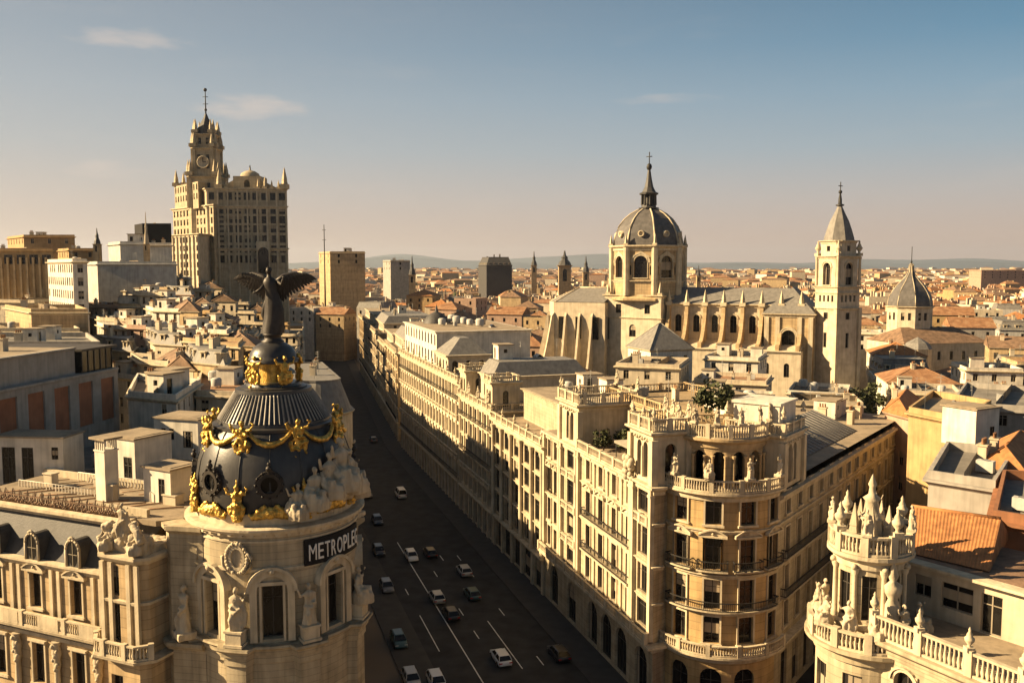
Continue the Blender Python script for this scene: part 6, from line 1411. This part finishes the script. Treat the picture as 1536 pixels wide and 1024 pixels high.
mb = MB(); q = lambda px, py, Y: (at(px, py, Y) - Vector((TX, TYY, 0)))
e0, e1 = q(1362, 858, 62.5), q(1482, 893, 58.5); r0, r1 = q(1366, 795, 67.5), q(1500, 812, 64)
for v in (e0, e1): v.z = 29.45
for v in (r0, r1): v.z = 31.5
corrug(mb, e0, e1, r1, r0); mb.tube([r0, r1], .16, 6); mb.poly([e0, r0, (r0.x, r0.y, 29), (e0.x, e0.y, 29)])
corrug(mb, (r1.x + 3, r1.y + 4, 29.6), (r0.x + 3, r0.y + 4, 29.6), r0, r1); mb.poly([e1, (e1.x, e1.y, 29), (r1.x + 3, r1.y + 4, 29), r1]); mb.build('tiled_roof', M['orange'], tb)
mb = MB(); mb.poly([(w0[0], w0[1], 29.36), (w1[0], w1[1], 29.36), (w1[0] + 6, w1[1] + 6, 29.36), (w0[0] + 6, w0[1] + 5, 29.36)]); mb.build('penthouse_roof', M['oldtile'], tb)
# tiled loft roof standing behind the penthouse
wal = block('blank_wall_building', 'grey building with tall blank wall half lit, right of the dark side street', 'building', P4((1400, 82), (1502, 78), (1530, 92), (1425, 96)), zat(705, 82), 'grey', 0, 4, (1, 1.6), 'flat', 'greydeck', bits=2, seed=72)
block('tiled_house', 'house with broad orange tiled roof at right edge', 'house', P4((1446, 88), (1570, 82), (1610, 96), (1480, 102)), zat(718, 88), 'pink', 1, 4, (1.1, 1.8), 'hip', 'orange', rise=3.4, bits=2, seed=73)
block('ochre_wall_building', 'tall blank ochre wall building above the side street', 'building', P4((1366, 118), (1446, 110), (1490, 124), (1400, 134)), zat(617, 114), 'ochre', 0, 4, (1, 1.6), 'flat', 'deck', bits=4, seed=74)
hut('white roof box with lit side on the ochre building', 1455, 640, 108, 4.5, 4.5, 4.6, .5, [(3.2, .9, .05, 2.4)], zb=zat(665, 108))
block('grey_flat_building', 'flat grey rendered building beyond the white roof box, right edge', 'building', P4((1430, 128), (1590, 122), (1620, 140), (1450, 150)), zat(605, 126), 'grey', 2, 3.6, (1.2, 1.6), 'flat', 'greydeck', bits=5, seed=75)
block('corner_house', 'narrow end house with balconies where the side street bends', 'house', P4((1330, 142), (1366, 136), (1384, 152), (1346, 158)), zat(620, 140), 'pink', 4, 2.4, (1.1, 2.3), 'hip', 'orange', rise=2.2, bits=2, seed=76, sh=4)
block('court_building', 'dark low building in shade at the foot of the side street', 'building', P4((1356, 88), (1400, 84), (1420, 100), (1376, 106)), 17, 'grey', 1, 3, (1.2, 1.8), 'flat', 'greydeck', bits=3, seed=77)
# small red and white roof sign
block('shaded_house', 'dark shaded brick house behind the penthouse roof at right edge', 'house', P4((1500, 68), (1640, 64), (1660, 80), (1512, 82)), zat(770, 67), 'brick', 0, 3, (1, 1.5), 'flat', 'greydeck', bits=2, seed=78)
p = at(1534, 850, 63); sg = thing('roof_sign', 'small white sign with letter E under red band at the right edge', 'sign', (p.x, 63, p.z - 1.4), .1)
mb = MB(); mb.box(-.85, .85, -.08, .08, 0, 1.35); mb.build('panel', M['letter'], sg); mb = MB(); mb.box(-.9, .9, -.1, .1, 1.36, 1.75); mb.build('band', M['red'], sg)
mb = MB(); mb.box(-.6, -.42, -.12, -.084, .25, 1.1); [mb.box(-.42, -.05, -.12, -.084, z_, z_ + .16) for z_ in (.25, .6, .94)]; mb.build('letter', M['black'], sg)
mb = MB(); mb.tube([(-.6, 0, -14), (-.6, 0, .1)], .07, 6); mb.tube([(.6, 0, -14), (.6, 0, .1)], .07, 6); mb.build('post', M['iron'], sg)

# ------------------------------------------------------------------ the roofs of the old town
rc = random.Random(77)
KEEP = [  # areas already built on: (px0, px1, Y0, Y1)
]
built = []
for o in list(COL.objects):
    if o.parent is None and o.get('category') in ('building', 'tower', 'cathedral', 'church', 'house', 'hut', 'spire'):
        pts = [c.matrix_world for c in o.children]
bpy.context.view_layer.update()
for o in list(COL.objects):
    if o.parent is None and o.get('category') in ('building', 'tower', 'cathedral', 'church', 'house', 'spire'):
        xs, ys = [], []
        for c in o.children:
            if c.type == 'MESH':
                for b in c.bound_box: v = c.matrix_world @ Vector(b); xs.append(v.x); ys.append(v.y)
        built.append((o, min(xs), max(xs), min(ys), max(ys)))
def hulltest(x, y, m):
    # oriented tests for the long avenue blocks, boxes for the rest
    if y < 470 and LS(y) - 26 < x < right_edge(y) + 27: return True
    rx, ry = x - (GX + wing0[0]), y - (GY + wing0[1]); t = rx * wd[0] + ry * wd[1]; s_ = rx * .805 - ry * .594
    if -8 < t < WLN + 12 and -34 < s_ < 15: return True
    for o, a, b, c, d in built:
        if o in (gra, met) or o.name.startswith(('avenue', 'columned', 'ornate', 'long_white')): continue
        if a - m < x < b + m and c - m < y < d + m: return True
    return False
cands = []
def gridcells(Ya, Yb, cell, a, jit):
    out = []; ca, sa = cos(a), sin(a); n = int(Yb * 1.5 / cell)
    for i in range(-n, n):
        for j in range(-n, n):
            gx, gy = i * cell + (i // 3) * cell * .28, j * cell + (j // 3) * cell * .28
            x, y = gx * ca - gy * sa + rc.uniform(-jit, jit), gx * sa + gy * ca + rc.uniform(-jit, jit) + 300
            if not (Ya <= y < Yb): continue
            px = 768 + FPX * x / y
            if -90 < px < 1640: out.append((x, y, px))
    return out
walls = [('cream', 'cream'), ('white', 'white'), ('buff', 'buff'), ('ochre', 'ochre'), ('pink', 'pinkish'), ('grey', 'grey'), ('pale_grey', 'pale grey'), ('cream', 'cream'), ('white', 'white')]
roofsR = [('hip', 'tile', 'terracotta-roofed'), ('hip', 'oldtile', 'brown-tiled'), ('gable', 'tile', 'terracotta gabled'), ('flat', 'reddeck', 'red-decked'), ('flat', 'deck', 'flat-roofed'), ('hip', 'orange', 'orange-roofed'), ('flat', 'greydeck', 'grey flat-topped'), ('mansard', 'slatel', 'slate-roofed'), ('gable', 'oldtile', 'brown gabled')]
houses = []
for x, y, px in gridcells(128, 610, 18.5, -18 * DEG, 1.2):
    w, d = rc.uniform(13, 18), rc.uniform(12.5, 17)
    if y < 150 and px < 300: continue
    if hulltest(x, y, 7.5): continue
    left = px < 520
    wm, wn_ = rc.choice(walls[:3] + walls[:2] + walls) if left else rc.choice(walls)
    rf, rm, rn = rc.choice(roofsR[3:5] + roofsR[3:5] + roofsR) if left or y < 270 else rc.choice(roofsR[:6] + roofsR)
    z1 = rc.gauss(24.5 if left else 21.0, 3.0) + (3 if left and y > 220 else 0)
    z1 = max(14, min(z1, 33))
    if 1000 < px < 1300 and 190 < y < 262: z1 = min(z1, 21)
    if px > 1150 and y < 220: z1 = min(z1, 22)
    if px < 450: z1 = max(20, min(43, rc.gauss(27.5 + .062 * (y - 130), 3.2))); z1 = max(16, min(z1, 12 + .5 * (right_edge(y) - x - 8)))
    if 850 < px < 1205 and 190 < y < 256: z1 = rc.uniform(25.5, 30)
    if 450 <= px < 720 and y > 255: z1 = max(18, min(33, rc.gauss(26.5, 3.2)))
    if 850 < px < 1205 and 190 < y < 262: rf, rm, rn = ('flat', 'deck', 'flat-roofed') if rc.random() < .7 else ('flat', 'reddeck', 'red-decked'); wm, wn_ = rc.choice((('white', 'white'), ('cream', 'cream')))
    houses.append((x, y, px, w, d, z1, wm, wn_, rf, rm, rn))
houses.sort(key=lambda h: h[1])
print('houses', len(houses))
def region(px, y):
    if px < 170: return 'at the left edge'
    if px < 330: return 'below the skyscraper'
    if px < 500: return 'behind the bronze angel'
    if px < 700: return 'beyond the avenue bend'
    if px < 830: return 'left of the cathedral'
    if px < 1010: return 'around the cathedral dome' if y > 270 else 'before the cathedral'
    if px < 1210: return 'behind the cathedral nave' if y > 270 else 'below the cathedral nave'
    if px < 1320: return 'around the bell tower'
    if px < 1430: return 'around the slate cupola'
    return 'at the right edge'
ords = ['nearest', 'second nearest', 'third nearest', 'fourth nearest', 'fifth nearest', 'sixth nearest', 'seventh nearest', 'eighth nearest', 'ninth nearest', 'tenth nearest', 'eleventh nearest', 'twelfth nearest', '13th nearest', '14th nearest', '15th nearest', '16th nearest']
cnt = {}; tot = {}
for h in houses: k = (h[7], h[10], region(h[2], h[1])); tot[k] = tot.get(k, 0) + 1
for i, (x, y, px, w, d, z1, wm, wn_, rf, rm, rn) in enumerate(houses[:296]):
    k = (wn_, rn, region(px, y)); j = cnt.get(k, 0); cnt[k] = j + 1
    lab = f'{rn} {wn_} house {k[2]}' if tot[k] == 1 else f'{ords[j]} {rn} {wn_} house {k[2]}'
    near = y < 400
    block('town_house', lab, 'house', rect(x, y, w, d, -18 * DEG + rc.uniform(-.12, .12) + (pi / 2 if rc.random() < .5 else 0)), z1, wm, 2 if y < 300 else 2, 3.6 if y < 300 else 4.6, (1.2, 1.9), rf, rm, 'houses of the old town', rise=rc.uniform(2.4, 4.2), bits=(6 if y < 250 else 5 if y < 400 else 3), seed=200 + i, near=near, objs=y < 300, sh=3.4, top=1.6, parapet=.9)
rest = houses[296:]
# the town running on to the horizon, more than anyone could count
far = [(x, y, px, rc.uniform(14, 21), rc.uniform(12, 18), rc.gauss(20, 3.2)) for x, y, px in gridcells(610, 1250, 23, -18 * DEG, 3)] + [(h[0], h[1], h[2], h[3], h[4], h[5]) for h in rest]
far += [(x, y, px, rc.uniform(22, 38), rc.uniform(18, 30), rc.gauss(20, 5)) for x, y, px in gridcells(1250, 3000, 40, 12 * DEG, 8)]
far += [(x, y, px, rc.uniform(35, 70), rc.uniform(25, 50), rc.gauss(22, 8)) for x, y, px in gridcells(3000, 7400, 92, -30 * DEG, 30)]
mb = MB(); mats = ['cream', 'white', 'buff', 'ochre', 'pink', 'tile', 'oldtile', 'orange', 'deck', 'greydeck', 'reddeck', 'leaf']
for x, y, px, w, d, z1 in far:
    if y > 1250 and rc.random() < .1: continue
    if any(a - 6 < x < b + 6 and c - 6 < y < e_ + 6 for o, a, b, c, e_ in built if c > 350): continue
    P = rect(x, y, w, d, rc.choice((-18, -22, 10, 30, 72)) * DEG + rc.uniform(-.15, .15)); z1 = max(9, z1); wmi = rc.choice([0, 0, 1, 2, 3, 4, 0, 2])
    for i in range(4):
        a, b = P[i], P[(i + 1) % 4]
        if facing((0, 0), a, b): mb.add([(*a, 0), (*b, 0), (*b, z1), (*a, z1)], [(0, 1, 2, 3)], wmi)
    if rc.random() < .66:
        e = [Vector((*p, z1)) for p in offset(P, .4, True)]
        if (e[1] - e[0]).length < (e[2] - e[1]).length: e = e[1:] + e[:1]
        m1, m2 = (e[0] + e[3]) / 2, (e[1] + e[2]) / 2; dd = m2 - m1; r1, r2 = m1 + dd * .25, m2 - dd * .25; r1.z = r2.z = z1 + rc.uniform(2.2, 4.2)
        mb.add([*e, r1, r2], [(0, 1, 5, 4), (2, 3, 4, 5), (3, 0, 4), (1, 2, 5)], rc.choice([5, 5, 6, 6, 7]))
    else: mb.poly([(*p, z1 - .01) for p in P], rc.choice([8, 9, 10])); q = rect(x, y, w * .3, d * .3, .3); mb.prism(q, z1, z1 + 3, wmi, bot=False)
    if y < 3200 and rc.random() < .1:
        for q in range(5): u, v, rr_ = rc.uniform(-.8, .8) * w, rc.uniform(.5, .8) * d, rc.uniform(2.5, 5); mb.ball((x + u, y + v, 13 + rc.uniform(0, 6)), rr_, 11, 5, ez=.8 + .4 * rc.random())
    if y < 1250:
        for q in range(3): u, v = rc.uniform(-.3, .3) * w, rc.uniform(-.3, .3) * d; mb.prism(rect(x + u, y + v, 1.6, 1.1, .2), z1, z1 + 4.2, wmi, bot=False)
tag(mb.build('distant_rooftops', [M[m] for m in mats]), 'tightly packed tiled and flat rooftops fading to the hazy horizon', 'rooftops', kind='stuff')

# ------------------------------------------------------------------ trees
tg = 'trees by the bell tower'
for i, (px, py, Y, r_, h_, lab) in enumerate(((1292, 520, 215, 4.2, 13, 'dark rounded tree right at the foot of the bell tower'), (1318, 520, 208, 5.0, 14, 'larger olive tree second right from the bell tower'), (1345, 528, 216, 4.0, 12, 'smaller tree between the bell tower and the cupola'), (1212, 545, 205, 3.6, 11, 'tree at the left foot of the bell tower'))):
    p = at(px, py, Y); shrub(p.x, Y, 8, r_, h_, lab, 300 + i, 'broadleaf_tree', 'tree', tg, 900, .55)

# ------------------------------------------------------------------ traffic
def car(label, px, py, away=True, paint='car_white', cat='car', van=False, group='cars on the avenue'):
    d = ray(px, py); k = -CAMZ / d.z; x, y = d.x * k, d.y * k; a = atan2(.953, -.303) - pi / 2 + (0 if away else pi)
    o = thing('van' if van else 'car', label, 'van' if van else 'car', (x, y, .02), a, group)
    key = ('car', paint, van)
    if key not in _cl:
        L, Wd, H = (4.9, 1.95, 2.1) if van else (4.5, 1.82, 1.46)
        def loft(secs, mi):
            mb = MB(); n = len(secs[0]); mb.add([v for s in secs for v in s], [(j * n + i, j * n + (i + 1) % n, j * n + n + (i + 1) % n, j * n + n + i) for j in range(len(secs) - 1) for i in range(n)] + [tuple(range(n - 1, -1, -1)), tuple(range((len(secs) - 1) * n, len(secs) * n))], mi, True); return mb
        def sec(y, w, z0, z1): w /= 2; return [(-w * .94, y, z0), (w * .94, y, z0), (w, y, z0 + (z1 - z0) * .35), (w * .97, y, z1 - .08), (w * .86, y, z1), (-w * .86, y, z1), (-w * .97, y, z1 - .08), (-w, y, z0 + (z1 - z0) * .35)]
        hz = .95 if not van else 1.15
        body = loft([sec(-L / 2, Wd * .84, .36, hz - .12), sec(-L / 2 + .12, Wd * .95, .26, hz - .02), sec(-L * .25, Wd, .22, hz), sec(L * .1, Wd, .22, hz), sec(L * .3, Wd * .98, .22, hz - .1), sec(L / 2 - .15, Wd * .93, .26, hz - .24), sec(L / 2, Wd * .8, .36, hz - .4)], 0).mesh('body', [M[paint]])
        r0 = hz - .02
        cab = MB(); y0, y1, y2, y3 = (-L * .47, -L * .36, L * .1, L * .27) if not van else (-L * .48, -L * .45, L * .18, L * .36)
        lo, hi = Wd * .46, Wd * .36; cab.add([(-lo, y0, r0), (lo, y0, r0), (lo, y3, r0), (-lo, y3, r0), (-hi, y1, H - .05), (hi, y1, H - .05), (hi, y2, H - .05), (-hi, y2, H - .05)], [(0, 1, 5, 4), (1, 2, 6, 5), (2, 3, 7, 6), (3, 0, 4, 7), (4, 5, 6, 7)])
        rf = MB(); rf.add([(-hi - .03, y1 - .08, H - .06), (hi + .03, y1 - .08, H - .06), (hi + .03, y2 + .08, H - .06), (-hi - .03, y2 + .08, H - .06), (-hi + .08, y1 + .06, H), (hi - .08, y1 + .06, H), (hi - .08, y2 - .06, H), (-hi + .08, y2 - .06, H)], [(0, 1, 5, 4), (1, 2, 6, 5), (2, 3, 7, 6), (3, 0, 4, 7), (4, 5, 6, 7)])
        for sgn in (-1, 1):
            for (ya, yb) in (((y0, y1)), ((y3, y2)), ): rf.tube([(sgn * lo, ya, r0), (sgn * hi, yb, H - .05)], .05, 4)
            rf.tube([(sgn * (lo + .01), (y0 + y3) / 2, r0), (sgn * (hi + .01), (y1 + y2) / 2, H - .05)], .045, 4)
        wh = MB(); T = Matrix.Rotation(pi / 2, 4, 'Y'); wh.lathe([(.16, -.11), (.31, -.11), (.33, -.06), (.33, .06), (.31, .11), (.16, .11)], 16, T=T)
        rim = MB(); rim.lathe([(.001, -.09), (.17, -.12), (.17, .12), (.001, .09)], 12, T=T)
        li = MB(); li.box(-.2, .2, -.06, .03, -.07, .07)
        _cl[key] = (body, cab.mesh('cabin_glass', [M['glass']]), rf.mesh('roof', [M[paint]]), wh.mesh('tyre', [M['rubber']]), rim.mesh('rim', [M['metal']]), li.mesh('headlight', [M['lamp']]), li.mesh('tail_light', [M['tail']]), L, Wd, hz)
    b, c, r_, w_, ri, hl, tl, L, Wd, hz = _cl[key]
    I4 = Matrix.Identity(4); inst('body', b, o, I4); inst('cabin_glass', c, o, I4); inst('roof', r_, o, I4)
    for sx in (-1, 1):
        for yy in (-L * .3, L * .31): t = inst('wheel', w_, o, TR(sx * (Wd / 2 - .1), yy, .33)); inst('rim', ri, t, I4)
        inst('headlight', hl, o, TR(sx * Wd * .33, L / 2 - .12, hz - .33)); inst('tail_light', tl, o, TR(sx * Wd * .36, -L / 2 + .02, hz - .26))
    return o
for nm, c in (('car_white', (.75, .74, .70)), ('car_black', (.02, .02, .022)), ('car_blue', (.03, .05, .09)), ('car_grey', (.16, .16, .16)), ('car_teal', (.03, .08, .08)), ('car_silver', (.42, .42, .40))):
    M[nm] = mat(nm, c, rough=.3, var=.04, bump=0, streak=0, spec=.5)
for a in (('white hatchback alone in its lane near the bottom of the avenue', 751, 991, True, 'car_white'), ('black and white taxi beside the centre line', 655, 900, True, 'car_silver'), ('small white car left of the centre, further up', 617, 838, False, 'car_white'),
          ('dark teal car in the right lane level with the taxi', 708, 895, True, 'car_teal'), ('pale car near the right kerb, mid avenue', 696, 860, True, 'car_silver'), ('dark car just behind the taxi', 676, 925, True, 'car_black'), ('dark car ahead of the teal car', 645, 833, True, 'car_black'),
          ('dark blue car on the left lanes with pale roof edge', 566, 784, False, 'car_blue'), ('black car in shadow on the left lanes', 568, 830, False, 'car_black'), ('grey car close to the domed building, left lanes', 580, 884, False, 'car_grey'),
          ('teal car low on the left lanes', 598, 965, False, 'car_teal'), ('pale car cut by bottom edge, left of centre line', 617, 1024, False, 'car_silver'), ('pale car cut by bottom edge at the centre line', 655, 1028, False, 'car_white'), ('grey car far up on the left lanes', 551, 744, False, 'car_grey'),
          ('dark car far up the avenue near the bend', 560, 662, True, 'car_grey'), ('black car parked by the right kerb near the bottom', 838, 985, True, 'car_black')):
    car(*a)
car('white delivery van driving in the upper avenue', 601, 745, True, 'car_white', van=True, group=None)
# ------------------------------------------------------------------ evening haze
hz_ = MB(); hz_.box(-17500, 21500, -60, 23500, -6, 520)
hm = bpy.data.materials.new('haze'); hm.use_nodes = True; nt = hm.node_tree; nt.nodes.clear()
ho = N(nt, 'ShaderNodeOutputMaterial'); pv = N(nt, 'ShaderNodeVolumePrincipled'); pv.inputs['Color'].default_value = (.66, .74, .9, 1); pv.inputs['Density'].default_value = .00003; pv.inputs['Anisotropy'].default_value = .35
nt.links.new(pv.outputs[0], ho.inputs['Volume'])
h_ = hz_.build('haze', hm); h_['kind'] = 'stuff'
